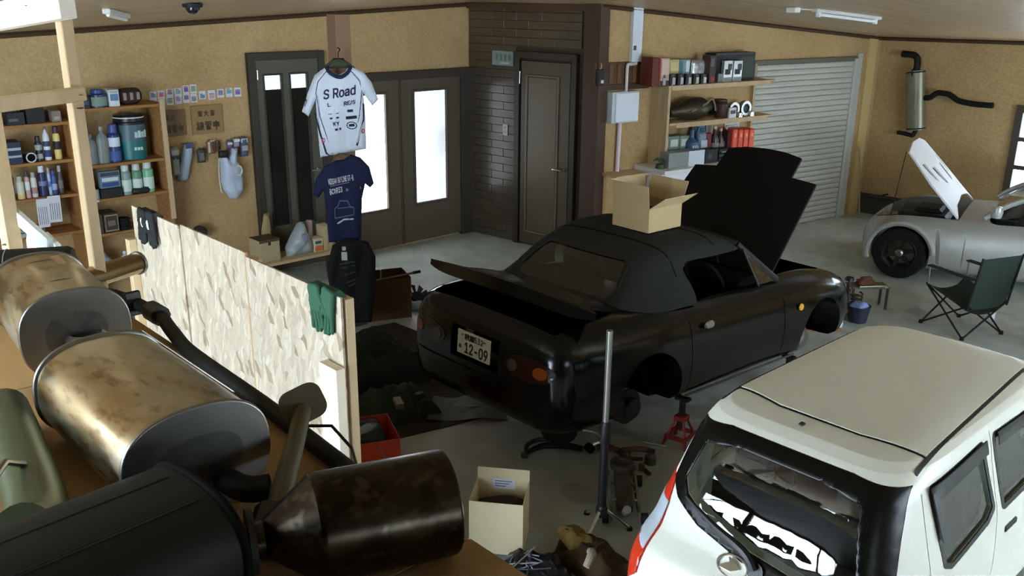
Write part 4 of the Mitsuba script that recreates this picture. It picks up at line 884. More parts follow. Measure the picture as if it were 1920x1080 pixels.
put('outlet_pipe', mv(tube([(L1, 0.05, -0.06), (L1 + 0.06, 0.06, -0.06), (L1 + 0.10, 0.10, -0.055)], 0.028, 14, 10), R1), 'black_steel', m1)
put('weld_band', mv(tube([(0.04, 0.1, 0.117), (L1 - 0.03, 0.1, 0.117)], 0.002, 6), R1), 'steel', m1)
m2, R2, L2 = muffler('muffler', 'tarnished round muffler lying behind the large one on the loft deck', (0.775, 3.05, LZ + 0.13), (0.735, 2.58, LZ + 0.13), 0.285, 0.25)
put('neck', mv(lathe([(0.055, -0.01), (0.055, 0.012), (0.045, 0.014), (0.043, -0.02), (0.055, -0.01)], 28), R2 @ M((L2, 0.02, -0.02), (0, 1, 0), (1, 0, 0))), 'steel', m2)
put('inlet_cup', mv(lathe([(0, 0.0), (0.044, 0.0), (0.044, 0.008), (0, 0.008)], 24), R2 @ M((L2 - 0.012, 0.02, -0.02), (0, 1, 0), (1, 0, 0))), 'rust', m2)
put('band', mv(tube([(0.10, 0.143 * math.cos(t), 0.126 * math.sin(t)) for t in np.linspace(0.3, math.pi - 0.3, 24)], 0.003, 6), R2), 'steel', m2)
put('band', mv(tube([(0.34, 0.143 * math.cos(t), 0.126 * math.sin(t)) for t in np.linspace(0.3, math.pi - 0.3, 24)], 0.002, 6), R2), 'steel', m2)
put('plate', mv(box(0.05, 0.16, 0.02, 0.06, 0.119, 0.124, 0.002), R2), flat(150, 120, 84), m2, smooth=False)
k = thing('muffler', 'bright steel cannister with a straight streak of light on the near loft edge', 'muffler')
q0, q1 = np.array((0.73, 1.315, LZ + 0.105)), np.array((0.975, 1.225, LZ + 0.105))
ax = M(q0, (0, 0, 1), None, q1 - q0); Lc = np.linalg.norm(q1 - q0)
put('can', mv(lathe([(0.0, -0.002), (0.098, -0.002), (0.103, 0.01), (0.103, Lc - 0.006), (0.1, Lc), (0.094, Lc - 0.002), (0.094, Lc - 0.03), (0, Lc - 0.03)], 56), ax), 'sooty', k, smooth=35)
put('cone', mv(lathe([(0.0, -0.12), (0.034, -0.12), (0.034, -0.09), (0.10, 0.0), (0, 0.0)], 40), ax), 'sooty', k, smooth=35)
put('inlet', tube([q0 - (q1 - q0) / Lc * 0.09, q0 - (q1 - q0) / Lc * 0.11, q0 - (q1 - q0) / Lc * 0.125], 0.032, 16, 10), 'rust', k)
put('flange', mv(lathe([(0.03, -0.118), (0.06, -0.118), (0.06, -0.106), (0.03, -0.106), (0.03, -0.118)], 24), ax), 'dark_steel', k)
# black silencer filling the lower left corner
p0, p1 = np.array((-0.16, 1.40, LZ + 0.105)), np.array((0.585, 1.47, LZ + 0.105))
k = thing('silencer', 'bulky black painted silencer in the lower left corner with pressed seams', 'muffler')
R, L, shell, seams, caps, ring = oval_can(p0, p1, 0.33, 0.205)
put('can', mv(shell, R), 'black_steel', k, smooth=40)
for s in seams: put('seam', mv(s, R), 'black_matt', k, smooth=50)
for c in caps: put('end_plate', mv(c, R), 'black_steel', k, smooth=40)
for y in (-0.07, 0.03): put('pressed_rib', mv(tube([(0.03, y, 0.1015 - 0.1 * abs(y) ** 1.2), (L - 0.04, y, 0.1015 - 0.1 * abs(y) ** 1.2)], 0.004, 8), R), 'black_steel', k)
put('bracket', mv(cat([box(0.05, 0.16, 0.145, 0.16, 0.02, 0.09, 0.004), box(0.05, 0.16, 0.115, 0.16, 0.085, 0.092, 0.003)]), R), flat(150, 152, 140, 0.4, 0.5), k, smooth=False)

# pipes
k = thing('exhaust_pipe', 'green tinged exhaust pipe at the left picture edge beside the black silencer', 'pipe')
put('pipe', tube([(0.47, 2.34, LZ + 0.062), (0.43, 2.05, LZ + 0.062), (0.375, 1.74, LZ + 0.066), (0.33, 1.66, LZ + 0.10)], 0.058, 20, 16), flat(84, 94, 68, 0.4, 0.5), k)
put('hook', cat([tube([(0.40, 1.90, LZ + 0.12), (0.36, 1.86, LZ + 0.155), (0.33, 1.82, LZ + 0.15)], 0.008, 8)]), 'steel', k)
k = thing('exhaust_pipe', 'long black exhaust pipe bent along the edge of the loft deck', 'pipe')
put('pipe', tube([(0.90, 3.15, LZ + 0.06), (1.0, 3.16, LZ + 0.045), (1.06, 3.05, LZ + 0.03), (1.07, 2.86, LZ + 0.03), (1.045, 2.7, LZ + 0.028), (1.015, 2.5, LZ + 0.024), (1.0, 2.0, LZ + 0.024), (0.985, 1.74, LZ + 0.024), (0.97, 1.5, LZ + 0.024)], 0.022, 14, 60), 'black_steel', k)
put('joint', tube([(1.07, 2.92, LZ + 0.032), (1.07, 2.84, LZ + 0.032)], 0.034, 10), 'black_satin', k)
put('flange', mv(box(-0.042, 0.042, -0.03, 0.03, -0.008, 0.008, 0.006), M((1.05, 3.02, LZ + 0.035), (0, 0.25, 1), None, (0.1, -1, 0))), 'black_satin', k, smooth=False)
k = thing('tail_pipe', 'shiny pipe end lying between the post and the strand board screen', 'pipe')
put('pipe', tube([(0.84, 3.12, LZ + 0.11), (1.0, 3.19, LZ + 0.105), (1.17, 3.27, LZ + 0.10)], 0.038, 24, 12), flat(150, 128, 96, 0.22, 1.0), k)
put('rolled_lip', mv(lathe([(0.034, -0.006), (0.043, -0.006), (0.043, 0.006), (0.034, 0.006), (0.034, -0.006)], 24), M((1.17, 3.27, LZ + 0.10), (0, 0, 1), None, (0.9, 0.43, 0))), 'steel', k)
k = thing('silencer', 'dark rounded silencer end lying behind the round muffler at the left', 'muffler')
put('can', mv(lathe([(0, 0), (0.07, 0.004), (0.078, 0.02), (0.078, 0.40), (0.066, 0.43), (0, 0.44)], 36), M((1.0, 3.42, LZ + 0.085), (0, 0, 1), None, (-0.86, 0.45, 0.0))), 'black_steel', k, smooth=40)
put('band', mv(lathe([(0.078, 0.22), (0.0795, 0.22), (0.0795, 0.224), (0.078, 0.224), (0.078, 0.22)], 36), M((1.0, 3.42, LZ + 0.085), (0, 0, 1), None, (-0.86, 0.45, 0.0))), flat(120, 128, 120, 0.4), k)
k = thing('pipe_hanger', 'pipe stub with a flat oval pad standing up beside the big muffler', 'bracket')
put('stem', tube([(0.715, 1.445, LZ + 0.05), (0.80, 1.545, LZ + 0.085), (0.88, 1.64, LZ + 0.105), (0.955, 1.735, LZ + 0.125)], [0.026, 0.023, 0.021, 0.02], 14, 18), flat(88, 84, 62, 0.5, 0.4), k)
pad = M((0.962, 1.748, LZ + 0.135), (0.9, -0.15, 0.25), None, (-0.35, -0.75, 0.35))
put('pad', mv(prism(rrect(-0.05, 0.05, -0.045, 0.04, 0.028), 0.026), pad @ M((0, 0, -0.01))), flat(84, 80, 60, 0.6), k, smooth=30)
put('clamp', mv(box(-0.05, 0.05, -0.04, 0.04, -0.03, 0.035, 0.016), M((0.715, 1.45, LZ + 0.052), (0.7, 0.7, 0.3))), 'black_satin', k, smooth=False)
put('loop', tube([(0.66, 1.50, LZ + 0.05), (0.635, 1.44, LZ + 0.05), (0.66, 1.38, LZ + 0.045), (0.71, 1.36, LZ + 0.04)], 0.008, 8, 16), 'dark_steel', k)
k = thing('cable', 'thin black cable curling over the loft edge to the red crate', 'cable')
put('lead', tube([(0.985, 1.80, LZ + 0.05), (1.02, 1.78, LZ + 0.06), (1.05, 1.70, LZ + 0.03), (1.06, 1.68, LZ - 0.04), (1.3, 1.95, LZ - 0.35), (2.1, 3.0, 1.0), (2.9, 4.35, 0.36)], 0.004, 6, 50), 'black_satin', k)
k = thing('metal_scrap', 'small dark metal clip lying on the bare deck at the bottom edge', 'scrap')
put('clip', cat([tube([(0.86, 1.0, LZ + 0.012), (0.88, 1.06, LZ + 0.03), (0.92, 1.05, LZ + 0.012), (0.93, 1.01, LZ + 0.02)], 0.009, 8, 14)]), 'dark_steel', k)

# ================================================================== left wall: shelves and everything on them
k = thing('shelf_unit', 'brown wooden shelf unit of four boards between the post and the photo prints', 'shelf')
for z in (2.055, 1.525, 1.195, 0.855, 0.42): put('shelf_board', box(2.78, 3.58, 8.92, 9.26, z - 0.028, z, 0.002), 'shelf_wood', k, smooth=False)
for x in (2.76, 3.58): put('upright', box(x, x + 0.04, 8.93, 9.26, 0, 2.06, 0.002), 'shelf_wood', k, smooth=False)
put('front_strip', box(3.585, 3.63, 8.905, 8.93, 0.9, 2.1, 0.002), 'pine', k, smooth=False)
k = thing('shelf_unit', 'brown wooden shelf unit full of spray cans at the far left behind the post', 'shelf')
for z in (1.955, 1.61, 1.285, 0.93, 0.45): put('shelf_board', box(1.75, 2.74, 8.92, 9.26, z - 0.028, z, 0.002), 'shelf_wood', k, smooth=False)
for x in (1.73, 2.72): put('upright', box(x, x + 0.035, 8.93, 9.26, 0, 1.96, 0.002), 'shelf_wood', k, smooth=False)

def bands(parent, x, y, z, r, h, cols, n=18):
    for z0, z1, c in cols: put('label', lathe([(r * 1.0, z + h * z0), (r * 1.015, z + h * z0), (r * 1.015, z + h * z1), (r * 1.0, z + h * z1), (r, z + h * z0)], n), flat(*c), parent, smooth=30)
def spray_can(label, x, z, w, h, body, cap, band=None, y=8.99, group=None, name='spray_can', category='can'):
    k = thing(name, label, category, group); r = w / 2; R = M((x, y, z))
    put('can', lathe([(0, 0), (r * 0.94, 0), (r, h * 0.02), (r, h * 0.72), (r * 0.72, h * 0.79), (0, h * 0.8)], 18, R), flat(*body, 0.35), k)
    put('cap', lathe([(0, h * 0.76), (r * 0.74, h * 0.76), (r * 0.72, h * 0.97), (r * 0.6, h), (0, h)], 16, R), flat(*cap, 0.4), k)
    for z0, z1, c in band or (): put('label', lathe([(r * 0.99, h * z0), (r * 1.02, h * z0), (r * 1.02, h * z1), (r * 0.99, h * z1), (r * 0.99, h * z0)], 18, R), flat(*c), k)
    return k
def bottle(label, x, z, w, h, body, cap, y=8.99, neck=0.3, group=None, deep=0.7, band=None):
    k = thing('bottle', label, 'bottle', group); r = w / 2
    S = np.diag([1, deep, 1, 1.0])
    put('body', lathe([(0, 0), (r * 0.92, 0), (r, h * 0.04), (r, h * 0.62), (r * 0.8, h * 0.74), (r * neck, h * 0.84), (r * neck, h * 0.9), (0, h * 0.9)], 18, M((x, y, z)) @ S), flat(*body, 0.4), k)
    put('cap', lathe([(0, h * 0.88), (r * neck * 1.3, h * 0.88), (r * neck * 1.2, h), (0, h)], 14, M((x, y, z)) @ S), flat(*cap, 0.4), k)
    for z0, z1, c in band or (): put('label', lathe([(r * 0.99, h * z0), (r * 1.03, h * z0), (r * 1.03, h * z1), (r * 0.99, h * z1), (r * 0.99, h * z0)], 18, M((x, y, z)) @ S), flat(*c), k)
    return k
def carton(name, label, category, x0, x1, z0, z1, col, y=8.93, depth=0.2, face=None, group=None, lid=None):
    k = thing(name, label, category, group)
    put('box', box(x0, x1, y, y + depth, z0, z1, 0.004), flat(*col, 0.6), k, smooth=False)
    for a, b, c, d, cc in face or ():
        put('print', box(x0 + (x1 - x0) * a, x0 + (x1 - x0) * b, y - 0.002, y + 0.002, z0 + (z1 - z0) * c, z0 + (z1 - z0) * d), flat(*cc), k, smooth=False)
    if lid: put('flap', box(x0 + 0.004, x1 - 0.004, y + 0.004, y + depth - 0.004, z1, z1 + 0.006), flat(*lid), k, smooth=False)
    return k
def at(q, zb): return q[0], zb, q[2], q[3] + (q[1] - zb)
# --- right unit, top board
S1 = 2.055
x, z, w, h = at((3.033, 2.034, 0.170, 0.186), S1)
k = spray_can('dark blue tub with a printed label on the top board of the right-hand shelf unit', x, z, w * 0.95, h, (34, 48, 78), (30, 60, 110), [(0.1, 0.6, (110, 128, 116))], name='tub', category='tub')
x, z, w, h = at((3.166, 2.029, 0.094, 0.183), S1)
carton('foil_pack', 'silver and white pack beside the dark blue tub', 'pack', x - w / 2, x + w / 2, z, z + h, (196, 200, 200), face=[(0.1, 0.9, 0.35, 0.75, (90, 120, 150)), (0.1, 0.9, 0.8, 0.95, (150, 160, 165))])
x, z, w, h = at((3.341, 2.036, 0.254, 0.176), S1)
k = thing('roll', 'dark brown bundle lying at the end of the top shelf board', 'bundle')
put('roll', mv(puffy(rrect(-w / 2, w / 2, 0, h, h * 0.45), 0.07, 0.02, 0.06, 0.7, 4), M((x, 9.04, z), (1, 0, 0), (0, 0, 1))), flat(52, 36, 28, 0.8), k, smooth=True)
for i in range(3): put('strap', box(x - w * 0.3 + i * w * 0.25, x - w * 0.3 + i * w * 0.25 + 0.03, 8.962, 8.974, z + h * 0.3, z + h * 0.75, 0.003), flat(136, 120, 112), k, smooth=False)
x, z, w, h = at((2.908, 2.038, 0.071, 0.126), S1)
carton('carton', 'small black box at the post end of the top shelf board', 'box', x - w / 2, x + w / 2, z, z + h, (26, 28, 30), face=[(0.2, 0.8, 0.3, 0.6, (60, 70, 80))])
# --- second board
S2 = 1.525
x, z, w, h = at((3.354, 1.576, 0.290, 0.381), S2)
k = thing('pail', 'large teal paint pail with a black lid and white lettering', 'pail'); r = w / 2; r = min(r, 0.16); PC = (x - 0.02, 9.095, z)
put('pail', lathe([(0, 0), (r * 0.93, 0), (r * 0.95, 0.01), (r * 0.99, h * 0.8), (0, h * 0.8)], 36, M(PC)), flat(34, 104, 104, 0.35), k)
put('upper_band', lathe([(r * 0.985, h * 0.42), (r * 1.0, h * 0.42), (r * 1.005, h * 0.8), (r * 0.985, h * 0.8), (r * 0.985, h * 0.42)], 36, M(PC)), flat(66, 92, 100, 0.4), k)
put('lid', lathe([(0, h * 0.79), (r * 1.02, h * 0.79), (r * 1.03, h * 0.84), (r * 0.98, h * 0.86), (r * 0.98, h * 0.97), (r * 0.9, h), (0, h)], 36, M(PC)), flat(26, 30, 32, 0.35), k)
for i in range(6): put('print', mv(box(-0.014, 0.014, -0.002, 0.004, 0, h * (0.16 if i % 2 else 0.13), 0.001), M((x, PC[1], z)) @ yaw(-33 + i * 13) @ M((0, -r * 1.004, h * 0.5))), flat(170, 190, 188), k, smooth=False)
for i in range(3): put('print', mv(box(-0.012, 0.012, -0.002, 0.004, 0, h * 0.07, 0.001), M((x, PC[1], z)) @ yaw(-14 + i * 12) @ M((0, -r * 0.985, h * 0.22))), flat(170, 196, 186), k, smooth=False)
put('rim_ring', lathe([(r * 1.0, h * 0.93), (r * 1.01, h * 0.93), (r * 1.01, h * 0.955), (r * 1.0, h * 0.955), (r * 1.0, h * 0.93)], 36, M(PC)), flat(196, 200, 196), k)
x, z, w, h = at((3.131, 1.542, 0.115, 0.345), S2)
spray_can('blue and white tall can left of the teal paint pail', x, z, w * 0.95, h, (44, 50, 96), (60, 70, 130), [(0.42, 0.66, (196, 204, 214)), (0.05, 0.3, (60, 84, 140))])
x, z, w, h = at((3.024, 1.534, 0.113, 0.342), S2)
bottle('tall cloudy grey plastic bottle on the second shelf board', x, z, w, h, (110, 116, 112), (120, 126, 122), neck=0.28)
x, z, w, h = at((2.917, 1.526, 0.107, 0.290), S2)
bottle('shorter cloudy grey plastic bottle next to the post', x, z, w, h, (104, 106, 104), (110, 116, 112), neck=0.25)
x, z, w, h = (2.839, 1.777, 0.061, 0.234)
k = thing('paper_sheet', 'white paper tag hanging from the shelf edge beside the post', 'paper'); put('sheet', box(x - w / 2, x + w / 2, 8.900, 8.903, z, z + h), flat(208, 212, 208), k, smooth=False)
put('print', box(x - w * 0.3, x + w * 0.3, 8.898, 8.901, z + h * 0.55, z + h * 0.7), flat(130, 140, 150), k, smooth=False)
# --- third board
S3 = 1.195
x, z, w, h = at((3.024, 1.183, 0.184, 0.267), S3)
carton('carton', 'black crate holding a blue and white printed pack on the third shelf board', 'box', x - w / 2, x + w / 2 + 0.02, z, z + 0.09, (28, 28, 28), depth=0.16)
carton('printed_pack', 'blue and white printed pack standing in the black crate', 'pack', x - w / 2 + 0.01, x + w / 2 + 0.02, z + 0.092, z + h, (92, 112, 124), y=8.95, depth=0.05, face=[(0.05, 0.95, 0.72, 0.92, (52, 60, 70)), (0.1, 0.9, 0.4, 0.62, (186, 196, 200)), (0.1, 0.9, 0.1, 0.32, (44, 66, 120))])
for i, (a, b, t, c) in enumerate(((228, 249, 308, (128, 146, 142)), (249, 269, 306, (98, 138, 110)), (269, 291, 302, (116, 176, 138)))):
    q = [(3.201, 1.263, 0.107, 0.229), (3.308, 1.259, 0.104, 0.230), (3.419, 1.255, 0.116, 0.243)][i]
    x, z, w, h = at(q, S3)
    spray_can(('grey white pump can nearest the printed pack', 'green and white pump can in the middle of the third board', 'bright green pump can at the end of the third shelf board')[i], x, z, w * 0.92, h, c, (186, 192, 188), [(0.12, 0.5, (190, 206, 196))], name='pump_can', category='can')
k = thing('scrap', 'small dark scraps lying at the edge of the third shelf board', 'scrap')
put('chunk', mv(puffy(rrect(-0.09, 0.09, 0, 0.06, 0.02), 0.03, 0.02, 0.03, 0.8, 8), M((3.32, 8.95, S3), (1, 0, 0), (0, 0, 1))), flat(34, 36, 34), k, smooth=True)
x, z, w, h = at((2.857, 1.138, 0.131, 0.204), S3 - 0.02)
k = thing('plastic_pouch', 'clear white plastic pouch sagging over the third shelf board', 'bag')
put('pouch', mv(puffy(Polygon([(-w / 2, 0), (w / 2, 0.02), (w * 0.45, h * 0.7), (0, h * 0.8), (-w * 0.45, h)]), 0.03, 0.015, 0.04, 0.8, 2), M((x, 8.93, z), (1, 0, 0), (0, 0, 1))), flat(150, 156, 150, 0.3), k, smooth=True)
put('pale_fold', mv(puffy(rrect(-w * 0.4, w * 0.35, 0.0, h * 0.16, 0.01), 0.012, 0.015, 0.02), M((x, 8.90, z), (1, 0, 0), (0, 0, 1))), flat(206, 210, 204, 0.4), k, smooth=True)
# --- fourth board
S4 = 0.855
x, z, w, h = at((2.848, 0.850, 0.137, 0.197), S4)
carton('carton', 'plain dark brown carton on the fourth board beside the post', 'box', x - w / 2, x + w / 2, z, z + h, (62, 54, 44), depth=0.22)
x, z, w, h = at((2.996, 0.857, 0.140, 0.189), S4)
carton('carton', 'dark brown carton with a pale printed frame on the fourth board', 'box', x - w / 2, x + w / 2, z, z + h, (58, 50, 40), depth=0.22, face=[(0.06, 0.94, 0.86, 0.92, (140, 128, 108)), (0.06, 0.94, 0.08, 0.14, (140, 128, 108)), (0.06, 0.1, 0.08, 0.92, (140, 128, 108)), (0.9, 0.94, 0.08, 0.92, (140, 128, 108)), (0.25, 0.75, 0.35, 0.62, (104, 94, 78))])
x, z, w, h = at((3.132, 0.865, 0.118, 0.180), S4)
k = thing('hose_coil', 'black hose coil at the right end of the fourth shelf board', 'coil')
for i in range(4): put('turn', mv(lathe([(0.055, -0.014), (0.07, 0), (0.055, 0.014), (0.042, 0), (0.055, -0.014)], 24), M((x, 9.0, z + 0.015 + 0.029 * i))), flat(24, 26, 26), k)
x, z, w, h = (2.882, 0.534, 0.219, 0.217)
k = thing('plastic_bag', 'pale blue white plastic bag of bottles on the bottom shelf board', 'bag')
put('bag', mv(puffy(Polygon([(-w / 2, 0), (w / 2, 0), (w * 0.52, h * 0.4), (w * 0.2, h * 0.85), (0.02, h), (-w * 0.2, h * 0.8), (-w * 0.5, h * 0.45)]).buffer(0.02), 0.07, 0.018, 0.09, 0.6, 6), M((x, 9.02, 0.425), (1, 0, 0), (0, 0, 1))), flat(150, 166, 176, 0.35), k, smooth=True)
put('blue_pack', box(x - w * 0.45, x - w * 0.3, 8.90, 8.93, 0.45, 0.45 + h * 0.5, 0.01), flat(60, 80, 140), k, smooth=False)
x, z, w, h = (3.102, 0.502, 0.093, 0.178)
bottle('white bottle on the bottom board half hidden by the strand board screen', x, 0.42, w, h + 0.04, (176, 182, 182), (200, 200, 196))
# --- left unit
x, z, w, h = at((2.294, 1.963, 0.147, 0.130), 1.955)
carton('case', 'black case with loose wires on top at the far left of the top board', 'case', x - w / 2, x + w / 2, z, z + h * 0.8, (30, 32, 36), face=[(0.1, 0.6, 0.3, 0.5, (80, 84, 92))])
k = thing('wire_bundle', 'tangle of grey wires on the black case', 'cable')
for i in range(5): put('wire', tube([(x - 0.08 + 0.03 * i, 8.96, z + h * 0.8 + 0.008), (x - 0.03 + 0.02 * i, 8.98, z + h + 0.02 * (i % 3)), (x + 0.04 + 0.01 * i, 9.0, z + h * 0.82 + 0.012)], 0.006, 6, 10), flat(96, 98, 104), k)
x, z, w, h = at((2.456, 1.983, 0.150, 0.174), 1.955)
carton('case', 'dull black tool case on the middle of the far left top board', 'case', x - w / 2, x + w / 2, z, z + h, (22, 23, 24), face=[(0.4, 0.6, 0.8, 0.9, (70, 70, 70))])
x, z, w, h = at((2.633, 1.983, 0.082, 0.072), 1.955)
carton('carton', 'small pale grey box next to the slim post on the far left top board', 'box', x - w / 2, x + w / 2, z, z + h, (120, 106, 96), face=[(0.2, 0.8, 0.2, 0.5, (150, 140, 130))])
x, z, w, h = at((2.236, 1.626, 0.130, 0.184), 1.61)
carton('carton', 'dark blue box with white lines on the second board at the far left', 'box', x - w / 2, x + w / 2, z, z + h, (36, 42, 60), face=[(0.05, 0.95, 0.62, 0.74, (150, 160, 176)), (0.05, 0.95, 0.3, 0.4, (150, 160, 176))])
x, z, w, h = at((2.348, 1.633, 0.106, 0.114), 1.61)
k = thing('metal_tube', 'chromed tube end lying on the second board at the far left', 'pipe')
put('tube', mv(lathe([(0.034, 0), (0.046, 0), (0.046, 0.16), (0.034, 0.16), (0.034, 0)], 24), M((x + 0.02, 8.92, z + 0.048), (1, 0, 0.0), None, (-0.35, 1, 0))), 'steel', k)
put('core', mv(lathe([(0, 0.04), (0.034, 0.04), (0.034, 0.05), (0, 0.05)], 20), M((x + 0.02, 8.92, z + 0.048), (1, 0, 0.0), None, (-0.35, 1, 0))), 'black_matt', k)
for q, bd, cp_, bnd, lb in (((2.458, 1.658, 0.063, 0.178), (34, 38, 42), (30, 34, 36), [(0.45, 0.66, (150, 160, 150)), (0.1, 0.3, (160, 166, 160))], 'black spray can with a white roundel on the second far left board'),
                            ((2.620, 1.660, 0.064, 0.252), (206, 186, 110), (70, 34, 56), [(0.3, 0.55, (40, 34, 40))], 'yellow spray can with a purple cap beside the slim post')):
    x, z, w, h = at(q, 1.61); spray_can(lb, x, z, w * 0.95, h, bd, cp_, bnd)
x, z, w, h = at((2.530, 1.660, 0.059, 0.269), 1.61)
bottle('white and blue sealant tube with a pointed nozzle on the second far left board', x, z, w, h, (206, 208, 214), (90, 100, 100), neck=0.3, deep=1.0, band=[(0.1, 0.3, (50, 60, 110)), (0.4, 0.55, (60, 66, 96))])
cans = (((2.180, 1.300, 0.065, 0.259), (44, 46, 70), (200, 186, 84), [(0.2, 0.5, (90, 96, 130))], 'dark blue can with a yellow top at the far left of the third board'),
        ((2.256, 1.299, 0.066, 0.193), (196, 192, 172), (170, 170, 164), [(0.05, 0.2, (204, 176, 90))], 'cream can with a yellow foot on the third far left board'),
        ((2.318, 1.306, 0.044, 0.228), (186, 150, 150), (60, 62, 60), [(0.3, 0.6, (206, 206, 206))], 'slim pink and white can with a dark cap on the third far left board'),
        ((2.373, 1.308, 0.054, 0.209), (196, 190, 184), (150, 150, 150), [(0.15, 0.4, (150, 120, 120))], 'pale can with a reddish band on the third far left board'),
        ((2.448, 1.323, 0.072, 0.244), (38, 44, 84), (206, 208, 212), [(0.35, 0.5, (110, 120, 160))], 'stout dark blue can with a white cap on the third far left board'),
        ((2.508, 1.335, 0.032, 0.206), (156, 176, 206), (150, 160, 170), [(0.3, 0.5, (90, 110, 170))], 'thin light blue can between two blue cans'),
        ((2.546, 1.309, 0.051, 0.207), (56, 72, 130), (50, 60, 110), [(0.2, 0.45, (150, 160, 190))], 'mid blue can right of the thin light blue one'),
        ((2.603, 1.332, 0.046, 0.218), (70, 64, 70), (160, 150, 140), [(0.2, 0.5, (110, 104, 104))], 'grey brown can close to the slim post'))
for q, bd, cp_, bnd, lb in cans:
    x, z, w, h = at(q, 1.285); spray_can(lb, x, z, w * 0.95, h, bd, cp_, bnd)
for i, (q, lb) in enumerate((((2.385, 1.013, 0.099, 0.266), 'left white comb-lined card hanging from the third far left board'), ((2.488, 1.048, 0.110, 0.248), 'right white comb-lined card hanging from the third far left board'))):
    x, z, w, h = q
    k = thing('hanging_card', lb, 'card'); put('card', mv(box(-w / 2, w / 2, -0.002, 0.002, 0, h), M((x, 8.895 - 0.006 * i, z), (1, 0, -0.03))), flat(196, 196, 200), k, smooth=False)
    for j in range(5): put('stripe', mv(box(-w * 0.38 + j * w * 0.17, -w * 0.32 + j * w * 0.17, -0.0035, -0.001, h * 0.1, h * 0.72), M((x, 8.895 - 0.006 * i, z), (1, 0, -0.03))), flat(116, 118, 128), k, smooth=False)
k = thing('tape_roll', 'white roll of hose lying on the fourth far left board', 'roll')
put('ring', mv(lathe([(0.07, -0.02), (0.10, 0.0), (0.07, 0.02), (0.055, 0), (0.07, -0.02)], 26), M((2.2, 8.99, 0.955), (1, 0, 0.1))), flat(176, 190, 186, 0.4), k)
x, z, w, h = (2.306, 1.188, 0.089, 0.078)
carton('carton', 'small open box of pale parts on the fourth far left board', 'box', x - 0.06, x + 0.09, 0.93, 1.02, (96, 90, 84), depth=0.12, face=[(0.2, 0.8, 0.6, 0.85, (186, 186, 190))])

# ================================================================== left wall: prints, boards, hung packs
prints = [(3.670, 2.051, 0.065, 0.084), (3.753, 2.056, 0.066, 0.085), (3.843, 2.066, 0.066, 0.085), (3.930, 2.071, 0.073, 0.086), (4.016, 2.082, 0.062, 0.097), (4.095, 2.093, 0.069, 0.092),
          (3.663, 1.988, 0.065, 0.053), (3.748, 1.987, 0.071, 0.064), (3.837, 1.991, 0.072, 0.069), (3.925, 1.996, 0.067, 0.075), (4.011, 2.001, 0.068, 0.081), (4.091, 2.001, 0.069, 0.087),
          (4.187, 2.027, 0.070, 0.082), (4.289, 2.015, 0.077, 0.099), (4.389, 2.031, 0.072, 0.088), (4.486, 2.030, 0.073, 0.095), (4.584, 2.029, 0.074, 0.095)]
ink = [(96, 110, 140), (150, 110, 120), (110, 130, 120), (120, 120, 150), (90, 100, 120), (130, 120, 110)]
for i, (x, z, w, h) in enumerate(prints):
    row, col = ('upper row', i) if i < 6 else ('lower row', i - 6) if i < 12 else ('single row beside the door', i - 12)
    nth = ('leftmost', 'second', 'third', 'fourth', 'fifth', 'sixth')[col]
    h = max(h, 0.085)
    k = thing('photo_print', 'small white bordered photo print, %s from the left in the %s' % (nth, row) if col else 'small white bordered photo print, leftmost in the %s' % row, 'photo', 'photo prints on the left wall')
    put('paper', box(x - w / 2, x + w / 2, 9.266, 9.27, z, z + h), flat(204, 204, 210), k, smooth=False)
    a = RNG.uniform(0.12, 0.4)
    put('picture', box(x - w * 0.36, x + w * 0.36, 9.264, 9.267, z + h * a, z + h * (a + 0.42)), flat(*[min(255, c + RNG.randint(-20, 50)) for c in ink[i % 6]]), k, smooth=False)
    put('picture', box(x - w * 0.36, x + w * (0.36 if i % 3 else 0.1), 9.264, 9.267, z + h * (a + 0.45), z + h * min(0.94, a + 0.56)), flat(*ink[(i + 2) % 6]), k, smooth=False)
REN = [[(.18, .95), (.05, .7), (.3, .62)], [(.3, .78), (.1, .45), (.38, .45)], [(.2, .45), (.2, .05)], [(.06, .3), (.02, .12)], [(.34, .3), (.38, .14)], [(.48, .82), (.98, .82)], [(.52, .66), (.94, .66), (.94, .36), (.52, .36), (.52, .66)], [(.52, .51), (.94, .51)], [(.73, .96), (.73, .02)], [(.73, .36), (.46, .06)], [(.73, .36), (1.0, .06)]]
SHU = [[(.1, .9), (.42, .9), (.42, .52), (.3, .5)], [(.18, .76), (.28, .7)], [(.06, .62), (.38, .72)], [(.58, .9), (.9, .9), (.9, .52), (.78, .5)], [(.64, .76), (.76, .7)], [(.54, .62), (.86, .72)], [(.5, .5), (.42, .4)], [(.24, .4), (.78, .4), (.78, .04), (.24, .04), (.24, .4)], [(.24, .22), (.78, .22)]]
CHU = [[(.1, .78), (.9, .78), (.9, .34), (.1, .34), (.1, .78)], [(.5, 1.0), (.5, .0)]]
OTHER = [[(.1, .85), (.9, .85)], [(.5, 1.0), (.5, .5)], [(.15, .6), (.85, .6)], [(.2, .4), (.8, .4), (.8, .05), (.2, .05), (.2, .4)], [(.5, .4), (.5, .05)]]
